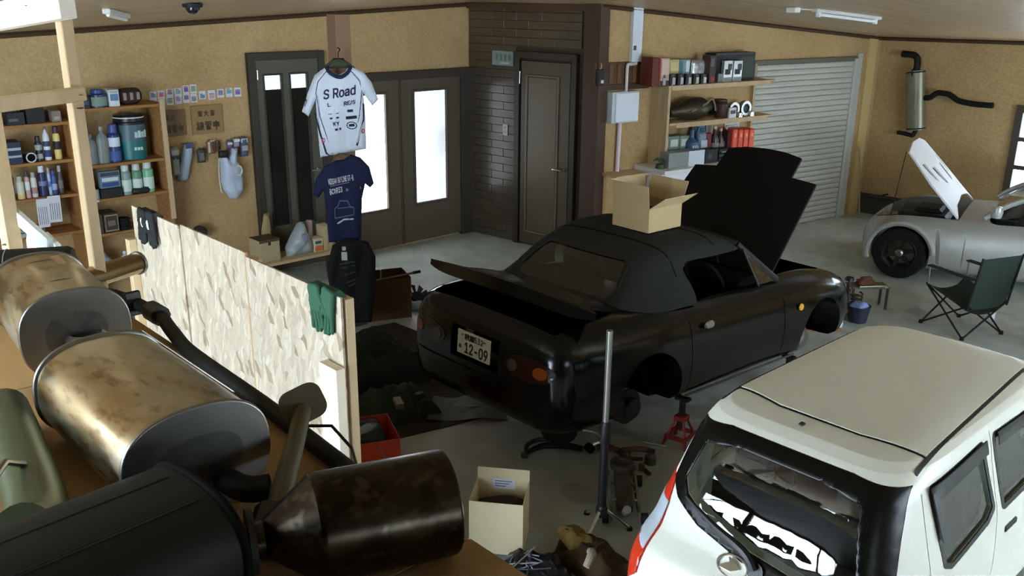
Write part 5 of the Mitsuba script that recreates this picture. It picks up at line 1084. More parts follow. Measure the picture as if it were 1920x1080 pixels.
for q, lb, dim in (((4.210, 1.669, 0.342, 0.299), 'wooden board with dark brush characters, right of the two on the left wall', 0), ((3.845, 1.675, 0.258, 0.265), 'faded wooden board with brush characters, left of the two on the left wall', 1)):
    x, z, w, h = q
    k = thing('sign_board', lb, 'sign')
    put('board', box(x - w / 2, x + w / 2, 9.25, 9.27, z, z + h, 0.002), flat(146, 116, 74) if not dim else flat(124, 98, 64), k, smooth=False)
    inkm = flat(66, 48, 30) if not dim else flat(84, 64, 42)
    for i, g in enumerate((REN, SHU, CHU)):
        put('character', glyphs(g, w * 0.22, h * 0.3, 0.011, 0.002, M((x - w * 0.36 + i * w * 0.26, 9.25, z + h * 0.14), (1, 0, 0), (0, 0, 1))), inkm, k, smooth=False)
        if not dim or i < 2: put('character', glyphs(OTHER if i != 1 else [[(.5, 1), (.5, .5), (.1, 0)], [(.5, .5), (.9, 0)], [(.1, .62), (.9, .62)]], w * 0.15, h * 0.19, 0.009, 0.002, M((x - w * 0.3 + i * w * 0.2, 9.25, z + h * 0.62), (1, 0, 0), (0, 0, 1))), inkm, k, smooth=False)
def hung(name, label, cat_, q, col, poly=None, depth=0.03, y=9.225, extra=(), smooth=True, lean=0.0, bump=0.5, seed=1):
    x, z, w, h = q
    k = thing(name, label, cat_)
    P_ = Polygon([(a * w - w / 2, b * h) for a, b in (poly or [(0.02, 0), (0.98, 0), (1, 0.9), (0.5, 1), (0, 0.9)])])
    R = M((x, y, z), (1, 0, lean), (0, 0, 1))
    put('pack', mv(puffy(P_, depth, max(0.01, min(w, h) / 9), min(w, h) * 0.3, bump, seed), R), flat(*col, 0.5), k, smooth=smooth)
    for a, b, c, d, cc in extra: put('print', mv(box(w * (a - 0.5), w * (b - 0.5), h * c, h * d, depth * 0.85, depth + 0.003), R), flat(*cc), k, smooth=False)
    put('hook', tube([(x, 9.27, z + h * 0.97), (x, y - depth, z + h * 0.98), (x, y - depth - 0.01, z + h)], 0.004, 6), 'steel', k)
    return k
x, z, w, h = (3.730, 1.416, 0.083, 0.142)
k = thing('tape_ring', 'white ring of tape hanging beside the shelf strip', 'tape'); put('ring', mv(lathe([(w * 0.36, -0.012), (w * 0.5, -0.012), (w * 0.5, 0.012), (w * 0.36, 0.012), (w * 0.36, -0.012)], 26), M((x, 9.25, z + h / 2), (1, 0, 0), (0, 0, 1))), flat(196, 190, 172), k)
put('hook', tube([(x, 9.27, z + h * 0.9), (x, 9.23, z + h * 0.9)], 0.004, 6), 'steel', k)
hung('blister_pack', 'pale hanging pack with dark bands, left of the long white bag', 'pack', (3.805, 1.273, 0.096, 0.309), (150, 158, 142), extra=[(0.1, 0.9, 0.55, 0.68, (60, 74, 92)), (0.1, 0.9, 0.72, 0.86, (190, 196, 190))])
hung('plastic_sleeve', 'long pale blue plastic sleeve hanging aslant on the left wall', 'bag', (3.909, 1.192, 0.218, 0.412), (168, 182, 196), poly=[(0.0, 0.06), (0.55, 0.0), (0.98, 0.78), (0.9, 1.0), (0.55, 0.98), (0.28, 0.5)], depth=0.045, extra=[(0.55, 0.9, 0.86, 0.98, (70, 80, 120))], seed=3)
hung('blister_pack', 'small dark grey hanging pack right of the pale blue sleeve', 'pack', (4.092, 1.375, 0.094, 0.157), (66, 62, 58), extra=[(0.15, 0.7, 0.2, 0.7, (110, 106, 104))])
hung('blister_pack', 'brown and white striped hanging pack above the bare wall', 'pack', (4.205, 1.459, 0.089, 0.146), (120, 92, 66), extra=[(0.05, 0.3, 0.1, 0.9, (190, 186, 170)), (0.6, 0.9, 0.2, 0.9, (90, 56, 44)), (0.3, 0.9, 0.9, 1.0, (170, 170, 160))])
hung('pliers', 'thin dark tool hanging left of the white bag', 'tool', (4.301, 1.397, 0.042, 0.193), (36, 36, 34), poly=[(0.3, 0), (0.5, 0.6), (0.7, 0), (1, 0.0), (0.8, 0.9), (0.5, 1), (0.2, 0.9), (0, 0)], depth=0.012)
for i, (q, lb, c, e) in enumerate((((4.414, 1.484, 0.067, 0.103), 'purple and white hanging pack, left of the row by the door', (110, 100, 130), [(0.1, 0.9, 0.5, 0.75, (206, 206, 206))]),
                                   ((4.496, 1.498, 0.080, 0.103), 'white topped hanging pack in the middle of the row by the door', (140, 130, 150), [(0.1, 0.9, 0.6, 0.9, (214, 214, 214))]),
                                   ((4.580, 1.390, 0.094, 0.220), 'tall dark blue hanging pack nearest the green door', (76, 82, 110), [(0.15, 0.85, 0.3, 0.55, (150, 150, 160)), (0.1, 0.9, 0.7, 0.9, (160, 176, 176))]))):
    hung('blister_pack', lb, 'pack', q, c, extra=e, seed=i + 5)
q = (4.380, 0.948, 0.259, 0.574); x, z, w, h = q
k = thing('shopping_bag', 'pale blue white plastic bag hanging by its loops left of the green door', 'bag')
bagp = Polygon([(-w * 0.40, h * 0.35), (-w * 0.36, h * 0.85), (-w * 0.2, h * 0.86), (-w * 0.02, h * 0.72), (w * 0.15, h * 0.95), (w * 0.36, h * 0.94), (w * 0.3, h * 0.72), (w * 0.46, h * 0.55), (w * 0.48, h * 0.16), (w * 0.15, 0.0), (-w * 0.1, h * 0.04), (-w * 0.32, h * 0.2)]).buffer(0.01)
put('bag', mv(puffy(bagp, 0.07, 0.018, 0.09, 0.5, 11), M((x, 9.18, z), (1, 0, 0), (0, 0, 1))), flat(184, 194, 210, 0.45), k, smooth=True)
put('strap', tube([(x - w * 0.42, 9.19, z + h * 0.8), (x - w * 0.5, 9.18, z + h * 0.5), (x - w * 0.46, 9.18, z + h * 0.16), (x - w * 0.40, 9.18, z + h * 0.14)], 0.007, 6, 16), flat(196, 192, 176), k)
put('loop', mv(lathe([(w * 0.13, -0.006), (w * 0.18, 0), (w * 0.13, 0.006), (w * 0.13, -0.006)], 20), M((x + w * 0.26, 9.115, z + h * 0.55), (1, 0, 0), (0, 0, 1)) @ np.diag([1, 1.3, 1, 1])), flat(214, 214, 206), k)
put('dark_tab', mv(puffy(rrect(-0.07, 0.04, 0, 0.08, 0.02), 0.02, 0.02, 0.03), M((x - w * 0.25, 9.12, z + h * 0.82), (1, 0, 0), (0, 0, 1))), flat(34, 34, 34), k, smooth=True)
x, z, w, h = (3.954, 0.676, 0.141, 0.092)
k = thing('round_lamp', 'dark round work lamp peeping over the screen below the bare wall', 'lamp'); put('shade', mv(lathe([(0, 0), (w * 0.5, 0.0), (w * 0.5, 0.06), (w * 0.3, 0.1), (0, 0.1)], 24), M((x, 9.16, z - 0.02), (1, 0, 0), (0, 0, 1))), flat(54, 44, 36), k)
put('stand', tube([(x, 9.2, 0), (x, 9.2, z)], 0.015, 8), 'black_steel', k); put('foot', lathe([(0, 0), (0.1, 0), (0.1, 0.015), (0, 0.015)], 20, M((x, 9.16, 0))), 'black_steel', k)

# ---- bench before the green door
k = thing('low_bench', 'long low plank bench in front of the green door', 'bench')
put('plank', box(4.42, 5.55, 8.72, 9.1, 0.25, 0.285, 0.003), 'pine', k, smooth=False)
for x in (4.5, 5.45): put('leg', box(x - 0.03, x + 0.03, 8.76, 9.06, 0, 0.25, 0.003), 'dark_wood', k, smooth=False)
x, z, w, h = at((4.581, 0.318, 0.243, 0.210), 0.285)
carton('carton', 'open beige carton on the left end of the plank bench', 'box', x - w / 2, x + w / 2, z, z + h, (170, 154, 118), y=8.80, depth=0.24, face=[(0.0, 1.0, 0.9, 1.0, (84, 66, 44)), (0.42, 0.56, 0.76, 0.9, (50, 40, 30))], lid=(70, 56, 38))
x, z, w, h = (4.700, 0.509, 0.129, 0.246)
k = thing('paper_bag', 'slim tan paper bag standing behind the beige carton', 'bag'); put('bag', mv(puffy(Polygon([(-w / 2, 0), (w / 2, 0), (w * 0.5, h * 0.7), (w * 0.4, h), (-w * 0.1, h), (-w * 0.45, h * 0.6)]), 0.035, 0.02, 0.05, 0.4, 2), M((x, 9.09, 0.29), (1, 0, 0), (0, 0, 1)) @ np.diag([1, (z + h - 0.29) / h, 1, 1])), flat(150, 132, 92), k, smooth=True)
x, z, w, h = at((4.978, 0.282, 0.310, 0.356), 0.285)
k = thing('plastic_bag', 'large translucent white plastic bag knotted on the plank bench', 'bag')
put('bag', mv(puffy(Polygon([(-w * 0.48, 0), (w * 0.48, 0), (w * 0.5, h * 0.3), (w * 0.3, h * 0.7), (w * 0.18, h), (w * 0.1, h), (w * 0.02, h * 0.92), (-w * 0.25, h * 0.6), (-w * 0.5, h * 0.25)]).buffer(0.012), 0.11, 0.02, 0.14, 0.5, 7), M((x, 8.88, z), (1, 0, 0), (0, 0, 1))), flat(156, 164, 164, 0.35), k, smooth=True)
put('grey_pack', mv(box(-0.03, 0.03, -0.02, 0.02, 0, 0.1, 0.01), M((x + 0.02, 8.775, z + h * 0.42))), flat(130, 130, 150), k, smooth=False)
x, z, w, h = at((5.189, 0.281, 0.118, 0.163), 0.285)
carton('carton', 'little white and orange box next to the knotted plastic bag', 'box', x - w / 2, x + w / 2, z, z + h, (196, 186, 160), y=8.8, depth=0.14, face=[(0.1, 0.95, 0.08, 0.45, (206, 116, 62)), (0.15, 0.8, 0.6, 0.8, (60, 84, 80))])
x, z, w, h = at((5.186, 0.429, 0.055, 0.192), 0.285)
carton('carton', 'thin white and red upright pack behind the little orange box', 'pack', x - w / 2, x + w / 2, z, z + h, (196, 180, 172), y=8.96, depth=0.05, face=[(0.1, 0.9, 0.1, 0.4, (150, 70, 62))])
x, z, w, h = at((5.314, 0.288, 0.113, 0.282), 0.285)
carton('carton', 'tall beige carton at the right end of the plank bench', 'box', x - w / 2, x + w / 2, z, z + h, (186, 168, 128), y=8.8, depth=0.16, face=[(0.4, 0.6, 0.0, 1.0, (170, 152, 112))])

# ================================================================== the column with the hung shirts
k = thing('column', 'square reddish wooden column the shirts hang on', 'post')
put('shaft', box(4.50, 4.65, 7.13, 7.28, 0, 2.92, 0.004), flat(128, 96, 72, 0.6), k, smooth=False)
put('foot_block', box(4.47, 4.68, 7.10, 7.31, 0, 0.06, 0.004), flat(70, 66, 60), k, smooth=False)
GO = np.array((4.435, 7.02, 0.0)); GE = np.array((0.883, -0.469, 0))
def gplane(z, off=0.0): return M(GO + [0, 0, z] + np.array([-0.469, -0.883, 0]) * off, GE, (0, 0, 1))
def garment(name, label, cat_, outline, z0, depth, mat, seed, off=0.0, step=0.012, amp=0.012):
    k = thing(name, label, cat_)
    fold = lambda p: amp * np.sin(p[:, 0] * 30 + 1.5 * np.sin(p[:, 1] * 6) + seed)
    shape = Polygon(outline)
    put('cloth', mv(puffy(shape, depth, step, 0.05, 0.0, seed, 9, fold=fold), gplane(z0, off)), mat, k, smooth=True)
    def face(v):
        d = np.clip(shapely.distance(shape.boundary, shapely.points(v[:, :2])) / 0.05, 0, 1)
        return depth * np.sqrt(d * (2 - d)) + fold(v) * d
    return k, face
def ongarment(m, z0, off, depth, fold, lift=0.004, sx=0.78, sy=0.93):
    m = m.copy(); v = np.array(m.vertices); v[:, 0] *= sx; v[:, 1] *= sy; v[:, 2] += fold(v) + lift; m.vertices = v
    return mv(m, gplane(z0, off))
WHITE, NAVY, INKD = flat(206, 212, 224, 0.85), flat(24, 30, 62, 0.9), flat(34, 38, 60, 0.9)
tee = [(-0.255, 0.0), (0.27, 0.07), (0.275, 0.42), (0.26, 0.60), (0.36, 0.48), (0.43, 0.54), (0.36, 0.70), (0.27, 0.80), (0.12, 0.86), (0.07, 0.80), (0.0, 0.775), (-0.08, 0.80), (-0.13, 0.86), (-0.27, 0.77), (-0.35, 0.62), (-0.43, 0.44), (-0.36, 0.39), (-0.27, 0.55), (-0.27, 0.30)]
Z1 = 1.70
def SX(v): return v * 1.05
tee = [(x * 0.78, y * 0.93) for x, y in tee]
k, fold = garment('shirt', 'white short-sleeved race shirt with dark lettering hung on the column', 'shirt', tee, Z1, 0.05, WHITE, 2, 0.05)
def dec(name, m, mat=INKD): put(name, ongarment(m, Z1, 0.05, 0.05, fold), mat, k, smooth=False)
def plain(x0, x1, y0, y1): return box(x0, x1, y0, y1, 0, 0.002)
def word(t, hgt, x, y, w, bold=True, slant=0.0, rot=0.0):
    m = lettering(t, hgt, np.eye(4), 0.002, bold, w, slant)
    m.vertices = m.vertices + [0, 0, 0]; return mv(m, yaw(rot, (x, y, 0)))
dec('lettering', word('S Road', 0.085, 0.0, 0.575, 0.36, True, 0.2, 7))
dec('print', word('L', 0.034, -0.13, 0.485, 0.03, True, 0, 6)); dec('print', word('RE/S', 0.036, 0.1, 0.5, 0.13, True, 0.2, 7))
dec('print', word('KY', 0.034, -0.06, 0.31, 0.07, True, 0, 4))
def dash(x0, x1, y, t, rot=0.09): return prism(shapely.LineString([(x0, y), (x1, y + (x1 - x0) * rot)]).buffer(t, cap_style='flat'), 0.002)
for x0, x1, y, t in ((0.07, 0.13, 0.44, 0.012), (0.05, 0.17, 0.375, 0.014), (-0.13, -0.03, 0.375, 0.008), (-0.08, -0.05, 0.27, 0.01), (-0.03, -0.01, 0.275, 0.01), (0.08, 0.14, 0.305, 0.012)): dec('print', dash(x0, x1, y, t))
oval = shapely.affinity.scale(shapely.Point(0.11, 0.305).buffer(1), 0.058, 0.036).difference(shapely.affinity.scale(shapely.Point(0.11, 0.305).buffer(1), 0.05, 0.029))
dec('print', prism(Polygon(oval.exterior, [i for i in oval.interiors]), 0.002));
dec('print', mv(prism(shapely.LineString([(-0.14, 0.415), (-0.03, 0.425)]).buffer(0.003), 0.002), np.eye(4)))
for pts, w_ in (([(-0.29, 0.42), (-0.25, 0.25), (-0.19, 0.05), (-0.16, 0.02)], 0.009), ([(0.255, 0.50), (0.25, 0.36), (0.20, 0.24), (0.16, 0.12)], 0.009), ([(-0.14, 0.81), (-0.24, 0.72), (-0.27, 0.62), (-0.24, 0.40), (-0.12, 0.04)], 0.003), ([(0.13, 0.81), (0.22, 0.72), (0.24, 0.62), (0.20, 0.40), (0.09, 0.06)], 0.003)):
    dec('piping', prism(shapely.LineString(pts).buffer(w_), 0.002))
dec('sleeve_print', word('S.R', 0.03, -0.38, 0.52, 0.07, True, 0, 60)); 
for x, y in ((-0.215, 0.17), (0.235, 0.25)): dec('red_mark', prism(shapely.Point(x, y).buffer(0.022).difference(shapely.Point(x + 0.004, y).buffer(0.012)).buffer(0), 0.002), flat(176, 70, 76))
put('collar', mv(tube([(-0.107, 0.78, 0.02), (-0.066, 0.73, 0.06), (0.0, 0.704, 0.07), (0.058, 0.73, 0.06), (0.099, 0.78, 0.02), (0.05, 0.79, -0.04), (-0.05, 0.79, -0.04), (-0.107, 0.78, 0.02)], 0.016, 8, 40), gplane(Z1, 0.05)), flat(30, 34, 58, 0.9), k)
hg = thing('clothes_hanger', 'dark wooden hanger inside the neck of the white shirt', 'hanger')
put('bar', mv(tube([(-0.14, 0.83, 0), (-0.05, 0.90, 0), (0, 0.915, 0), (0.05, 0.90, 0), (0.14, 0.83, 0)], 0.012, 8, 24), gplane(Z1 - 0.07, 0.05)), flat(52, 56, 38), hg)
put('neck_wood', mv(puffy(Polygon([(-0.11, 0.845), (0.11, 0.845), (0.045, 0.93), (-0.045, 0.93)]), 0.02, 0.02, 0.04), gplane(Z1 - 0.07, 0.045)), flat(50, 56, 36), hg, smooth=True)
put('hook', mv(tube([(0, 0.91, 0), (0, 0.975, 0), (0.02, 1.0, -0.03), (0.0, 1.015, -0.07)], 0.005, 6, 16), gplane(Z1 - 0.07, 0.05)), 'dark_steel', hg)
navy = [(-0.24, 0.0), (0.17, 0.02), (0.2, 0.4), (0.25, 0.545), (0.31, 0.505), (0.36, 0.54), (0.31, 0.70), (0.20, 0.79), (0.09, 0.82), (0.0, 0.775), (-0.1, 0.77), (-0.24, 0.72), (-0.36, 0.60), (-0.40, 0.46), (-0.33, 0.43), (-0.27, 0.5), (-0.25, 0.3)]
navy = [(x * 0.72 + 0.005, y * 0.98) for x, y in navy]
Z2 = 0.92
k, fold2 = garment('shirt', 'navy T-shirt with a pale car print hung below the white shirt', 'shirt', navy, Z2, 0.045, NAVY, 5, 0.08)
def dec2(name, m, col=(150, 156, 176)): put(name, ongarment(m, Z2, 0.08, 0.045, fold2, 0.004, 0.72, 0.98), flat(*col, 0.9), k, smooth=False)
dec2('lettering', word('NISSAN SKYLINE GT-R', 0.05, -0.045, 0.575, 0.31, True, 0, 6), (196, 196, 206)); dec2('lettering', word('BCNR33', 0.05, -0.11, 0.475, 0.16, True, 0, 6), (206, 206, 214))
dec2('print', dash(0.01, 0.2, 0.5, 0.012), (120, 110, 134)); dec2('print', mv(prism(shapely.LineString([(-0.18, 0.545), (0.05, 0.57)]).buffer(0.003), 0.002), np.eye(4)), (130, 120, 140))
carp = Polygon([(-0.14, 0.24), (0.09, 0.27), (0.1, 0.33), (0.05, 0.35), (0.02, 0.40), (-0.07, 0.40), (-0.1, 0.35), (-0.14, 0.33)])
dec2('car_print', prism(shapely.LineString(list(carp.exterior.coords)).buffer(0.006), 0.002), (84, 92, 116)); dec2('car_print', prism(shapely.LineString([(-0.1, 0.33), (0.08, 0.345)]).buffer(0.005), 0.002), (84, 92, 116))
dec2('stroke', prism(shapely.LineString([(-0.11, 0.19), (-0.03, 0.225), (0.08, 0.23)]).buffer(0.008), 0.002), (170, 176, 190))
hg = thing('clothes_hanger', 'thin hanger of the navy T-shirt under the white shirt hem', 'hanger')
put('bar', mv(tube([(-0.11, 0.72, 0), (-0.02, 0.815, 0), (0.1, 0.75, 0)], 0.008, 8, 16), gplane(Z2, 0.08)), flat(70, 66, 44), hg)
put('hook', mv(tube([(-0.02, 0.812, 0), (0.0, 0.855, -0.02), (0.0, 0.88, -0.09)], 0.005, 6, 12), gplane(Z2, 0.08)), 'dark_steel', hg)
coat = [(-0.22, 0.02), (0.2, 0.0), (0.26, 0.3), (0.28, 0.7), (0.2, 0.86), (0.05, 0.9), (-0.08, 0.9), (-0.22, 0.84), (-0.30, 0.6), (-0.26, 0.3)]
coat = [(x * 0.78 + 0.03, y * 0.92) for x, y in coat]
Z3 = 0.13
k, fold3 = garment('overalls', 'black work trousers with white patches hanging low on the column', 'overalls', coat, Z3, 0.06, flat(17, 19, 18, 0.9), 8, 0.13)
def dec3(name, m, col): put(name, ongarment(m, Z3, 0.13, 0.06, fold3, 0.006, 0.78, 0.92), flat(*col, 0.9), k, smooth=False)
dec3('patch', plain(-0.075, -0.03, 0.80, 0.84), (176, 176, 176)); dec3('patch', plain(-0.085, -0.02, 0.70, 0.785), (186, 186, 188))
for i, y in enumerate((0.66, 0.62, 0.55, 0.47, 0.43)): dec3('faded_print', mv(prism(shapely.LineString([(-0.1 + 0.02 * i, y), (0.06, y + 0.025)]).buffer(0.009), 0.002), np.eye(4)), (52, 58, 52))
dec3('stroke', prism(shapely.LineString([(-0.05, 0.30), (-0.01, 0.305)]).buffer(0.005), 0.002), (150, 150, 146))

# ================================================================== right wall
def rw(m): return mv(m, RW)
def rbox(s, z, w, h, d0, d1, b=0.003): return rw(box(s - w / 2, s + w / 2, -d1, -d0, z, z + h, b))
k = thing('shelf_unit', 'pale wooden two-board shelf unit on the right wall above the white counter', 'shelf')
a0 = (0.713, 2.113, 0.168, 0.000)
sl, sr = (8.712, 6.987, 2.085)[0] * 0 + 0.86, 2.585
put('upright', rbox(sl, 1.15, 0.04, 0.925, 0.0, 0.3), 'pine', k, smooth=False)
put('upright', rbox(sr, 1.15, 0.035, 0.92, 0.0, 0.06), 'pine', k, smooth=False)
put('shelf_board', rw(box(sl - 0.03, sr + 0.1, -0.31, -0.001, 2.075, 2.1, 0.002)), 'pine', k, smooth=False)
put('shelf_board', rw(box(sl + 0.02, sr + 0.1, -0.31, -0.001, 1.635, 1.66, 0.002)), 'pine', k, smooth=False)
put('front_edge', rw(box(sl + 0.02, sr, -0.318, -0.31, 2.045, 2.1, 0.002)), 'pine', k, smooth=False)
put('front_edge', rw(box(sl + 0.12, sr, -0.318, -0.31, 1.60, 1.66, 0.002)), 'pine', k, smooth=False)
k = thing('counter', 'long white-topped counter under the right-hand shelves', 'counter')
put('top', rw(box(0.62, 2.6, -0.55, -0.002, 1.105, 1.15, 0.004)), 'white_plastic', k, smooth=False)
put('front', rw(box(0.66, 2.56, -0.51, -0.49, 0.05, 1.105, 0.003)), 'white_plastic', k, smooth=False)
put('side', rw(box(0.62, 0.66, -0.5, -0.01, 0.0, 1.105, 0.003)), 'white_plastic', k, smooth=False)
k = thing('side_ledge', 'narrow wooden ledge left of the white counter', 'shelf')
put('board', rw(box(0.1, 0.61, -0.3, -0.002, 1.07, 1.1, 0.003)), 'pine', k, smooth=False)
for s in (0.16, 0.55): put('leg', rw(box(s - 0.02, s + 0.02, -0.28, -0.24, 0, 1.07, 0.002)), 'pine', k, smooth=False)
def rcarton(name, label, cat_, q, col, d=0.14, front=0.30, face=(), z=None, group=None, rough=0.6, metal=0.0):
    s, zb, w, h = q
    if z is not None: h = h + (zb - z); zb = z
    k = thing(name, label, cat_, group)
    put('box', rbox(s, zb, w, h, front - d, front), flat(*col, rough, metal), k, smooth=False)
    for a, b, c, dd, cc in face: put('print', rw(box(s - w / 2 + w * a, s - w / 2 + w * b, -front - 0.003, -front + 0.002, zb + h * c, zb + h * dd)), flat(*cc), k, smooth=False)
    return k
TZ, MZ, BZ = 2.1, 1.66, 1.15
rcarton('carton', 'dark red box at the left end of the top right-hand shelf', 'box', (0.615, 2.165, 0.100, 0.264), (96, 40, 28), z=TZ, d=0.2)
rcarton('carton', 'red and white box next to the dark red one on the top right-hand shelf', 'box', (0.753, 2.159, 0.160, 0.260), (176, 148, 136), z=TZ, face=[(0.0, 0.14, 0, 1, (150, 46, 36)), (0.25, 0.9, 0.4, 0.95, (206, 176, 156)), (0.0, 1.0, 0.0, 0.2, (60, 40, 36))])
rcarton('pack', 'yellow foil pack on the top right-hand shelf', 'pack', (1.000, 2.142, 0.164, 0.247), (190, 170, 110), z=TZ, front=0.2, d=0.06, face=[(0.1, 0.9, 0.55, 0.9, (206, 190, 140))])
rcarton('pack', 'teal and white pack behind the row of jars on the top right-hand shelf', 'pack', (1.174, 2.135, 0.167, 0.249), (120, 142, 150), z=TZ, front=0.2, d=0.06, face=[(0.05, 0.3, 0.3, 0.95, (52, 112, 130)), (0.6, 0.95, 0.5, 0.95, (200, 206, 206))])
s, zb, w, h = (1.437, 2.124, 0.289, 0.252)
k = thing('pouch', 'crumpled silver foil pouch on the top right-hand shelf', 'pouch')
put('pouch', rw(mv(puffy(rrect(-w / 2, w / 2, 0, h + zb - TZ, 0.02), 0.035, 0.02, 0.06, 0.9, 4, 16), M((s, -0.17, TZ), (1, 0, 0), (0, 0, 1)))), flat(206, 206, 206, 0.3, 0.6), k, smooth=True)
jq = [(0.757, 2.153, 0.101, 0.079), (0.905, 2.147, 0.111, 0.086), (1.039, 2.142, 0.104, 0.086), (1.169, 2.136, 0.105, 0.087), (1.293, 2.131, 0.107, 0.088), (1.418, 2.126, 0.108, 0.088)]
for i, (s, zb, w, h) in enumerate(jq):
    k = thing('jar', '%s of six small dark jars on the top right-hand shelf' % ('leftmost', 'second from the left', 'third from the left', 'fourth from the left', 'fifth from the left', 'rightmost')[i], 'jar', 'small jars on the top shelf'); h = h + zb - TZ; r = w * 0.46
    put('glass', rw(lathe([(0, 0), (r, 0), (r, h * 0.75), (r * 0.9, h * 0.8), (0, h * 0.8)], 14, M((s, -0.26, TZ)))), flat(44, 44, 46, 0.25), k)
    put('lid', rw(lathe([(0, h * 0.78), (r * 0.95, h * 0.78), (r * 0.95, h), (0, h)], 14, M((s, -0.26, TZ)))), flat(40, 42, 44, 0.4), k)
    put('label', rw(box(s - r * 0.5, s + r * 0.4, -0.26 - r * 1.03, -0.26 - r * 0.8, TZ + h * 0.1, TZ + h * 0.7)), flat(160 + 8 * i, 160 + 6 * i, 164), k, smooth=False)
rcarton('carton', 'slim brown and red box left of the big black box on the top right-hand shelf', 'box', (1.541, 2.126, 0.100, 0.302), (64, 48, 42), z=TZ, face=[(0.2, 0.9, 0.05, 0.25, (130, 44, 40)), (0.1, 0.7, 0.6, 0.9, (90, 90, 90))])
rcarton('carton', 'big black box at the right end of the top right-hand shelf', 'box', (2.033, 2.099, 0.709, 0.344), (34, 36, 34), z=TZ, front=0.2, d=0.17, face=[(0.02, 0.98, 0.93, 1.0, (64, 56, 58)), (0.62, 0.98, 0.1, 0.85, (52, 60, 54))])
for i, q in enumerate(((1.853, 2.106, 0.150, 0.250), (2.024, 2.099, 0.153, 0.252))):
    rcarton('pack', ('left', 'right')[i] + ' of two silver printed packs before the big black box', 'pack', q, (196, 198, 198), z=TZ, front=0.26, d=0.05, face=[(0.15, 0.75, 0.35, 0.6, (40, 42, 42)), (0.45, 0.9, 0.55, 0.85, (70, 72, 72)), (0.05, 0.95, 0.02, 0.22, (130, 132, 130))], rough=0.3, metal=0.4)
rcarton('carton', 'small grey green box left of the silver packs on the top right-hand shelf', 'box', (1.722, 2.111, 0.093, 0.096), (110, 122, 116), z=TZ, front=0.27, d=0.05)
# middle board
s, zb, w, h = (1.371, 1.705, 0.727, 0.220)
k = thing('exhaust_cone', 'dark tapered exhaust part lying on the middle right-hand shelf', 'exhaust part')
put('cone', rw(mv(lathe([(0.0, 0.0), (0.055, 0.0), (0.06, 0.02), (0.072, 0.14), (0.125, 0.3), (0.14, 0.42), (0.125, 0.54), (0.08, 0.62), (0.05, 0.72), (0, 0.72)], 26), M((s - 0.40, -0.18, MZ + 0.11), (0, 1, 0), None, (1, 0, 0.06)))), flat(70, 64, 50, 0.4, 0.6), k)
put('mouth', rw(mv(lathe([(0.0, -0.004), (0.05, -0.004), (0.05, 0.004), (0, 0.004)], 20), M((s - 0.405, -0.18, MZ + 0.11), (0, 1, 0), None, (1, 0, 0.06)))), 'black_matt', k)
put('bracket', rw(tube([(s - 0.15, -0.30, MZ + 0.12), (s + 0.1, -0.30, MZ + 0.20), (s + 0.2, -0.29, MZ + 0.25), (s + 0.27, -0.27, MZ + 0.2), (s + 0.32, -0.25, MZ + 0.1)], 0.012, 8, 20)), flat(190, 180, 150, 0.3, 0.8), k)
put('flange', rw(mv(lathe([(0.04, 0), (0.095, 0), (0.095, 0.014), (0.04, 0.014), (0.04, 0)], 20), M((s + 0.33, -0.17, MZ + 0.13), (0, 1, 0), None, (1, 0, 0.06)))), 'dark_steel', k)
s, zb, w, h = (1.841, 1.691, 0.190, 0.224)
k = thing('pot', 'brown round pot on the middle right-hand shelf', 'pot'); put('pot', rw(lathe([(0, 0), (w * 0.36, 0), (w * 0.5, 0.08), (w * 0.5, 0.17), (w * 0.34, 0.22), (0.0, 0.22)], 22, M((s, -0.19, MZ)))), flat(56, 36, 26, 0.5), k)
put('lid_rim', rw(lathe([(w * 0.3, 0.205), (w * 0.42, 0.205), (w * 0.42, 0.225), (w * 0.3, 0.225), (w * 0.3, 0.205)], 22, M((s, -0.19, MZ)))), flat(74, 50, 36), k)
for i, q in enumerate(((2.036, 1.681, 0.184, 0.173), (2.249, 1.681, 0.188, 0.168))):
    s, zb, w, h = q; r = w * 0.5
    k = thing('steel_ring', ('left', 'right')[i] + ' one of two bright steel ring clamps standing on the middle right-hand shelf', 'ring')
    put('ring', rw(mv(lathe([(r * 0.62, -0.03), (r, -0.03), (r, 0.03), (r * 0.62, 0.03), (r * 0.62, -0.03)], 28), M((s, -0.22, MZ + r), (1, 0, 0), (0, 0, 1)))), 'steel', k)
    put('core', rw(mv(lathe([(0, -0.01), (r * 0.6, -0.01), (r * 0.6, 0.01), (0, 0.01)], 24), M((s, -0.21, MZ + r), (1, 0, 0), (0, 0, 1)))), flat(70, 72, 66), k)
    put('foot', rw(lathe([(0, 0), (0.035, 0), (0.03, 0.05), (0, 0.06)], 12, M((s + r * 0.9, -0.27, MZ)))), 'chrome', k)
rcarton('carton', 'little white labelled box in front of the steel rings', 'box', (1.944, 1.674, 0.125, 0.113), (206, 206, 202), z=MZ, front=0.31, d=0.03, face=[(0.15, 0.85, 0.4, 0.75, (80, 80, 84))])
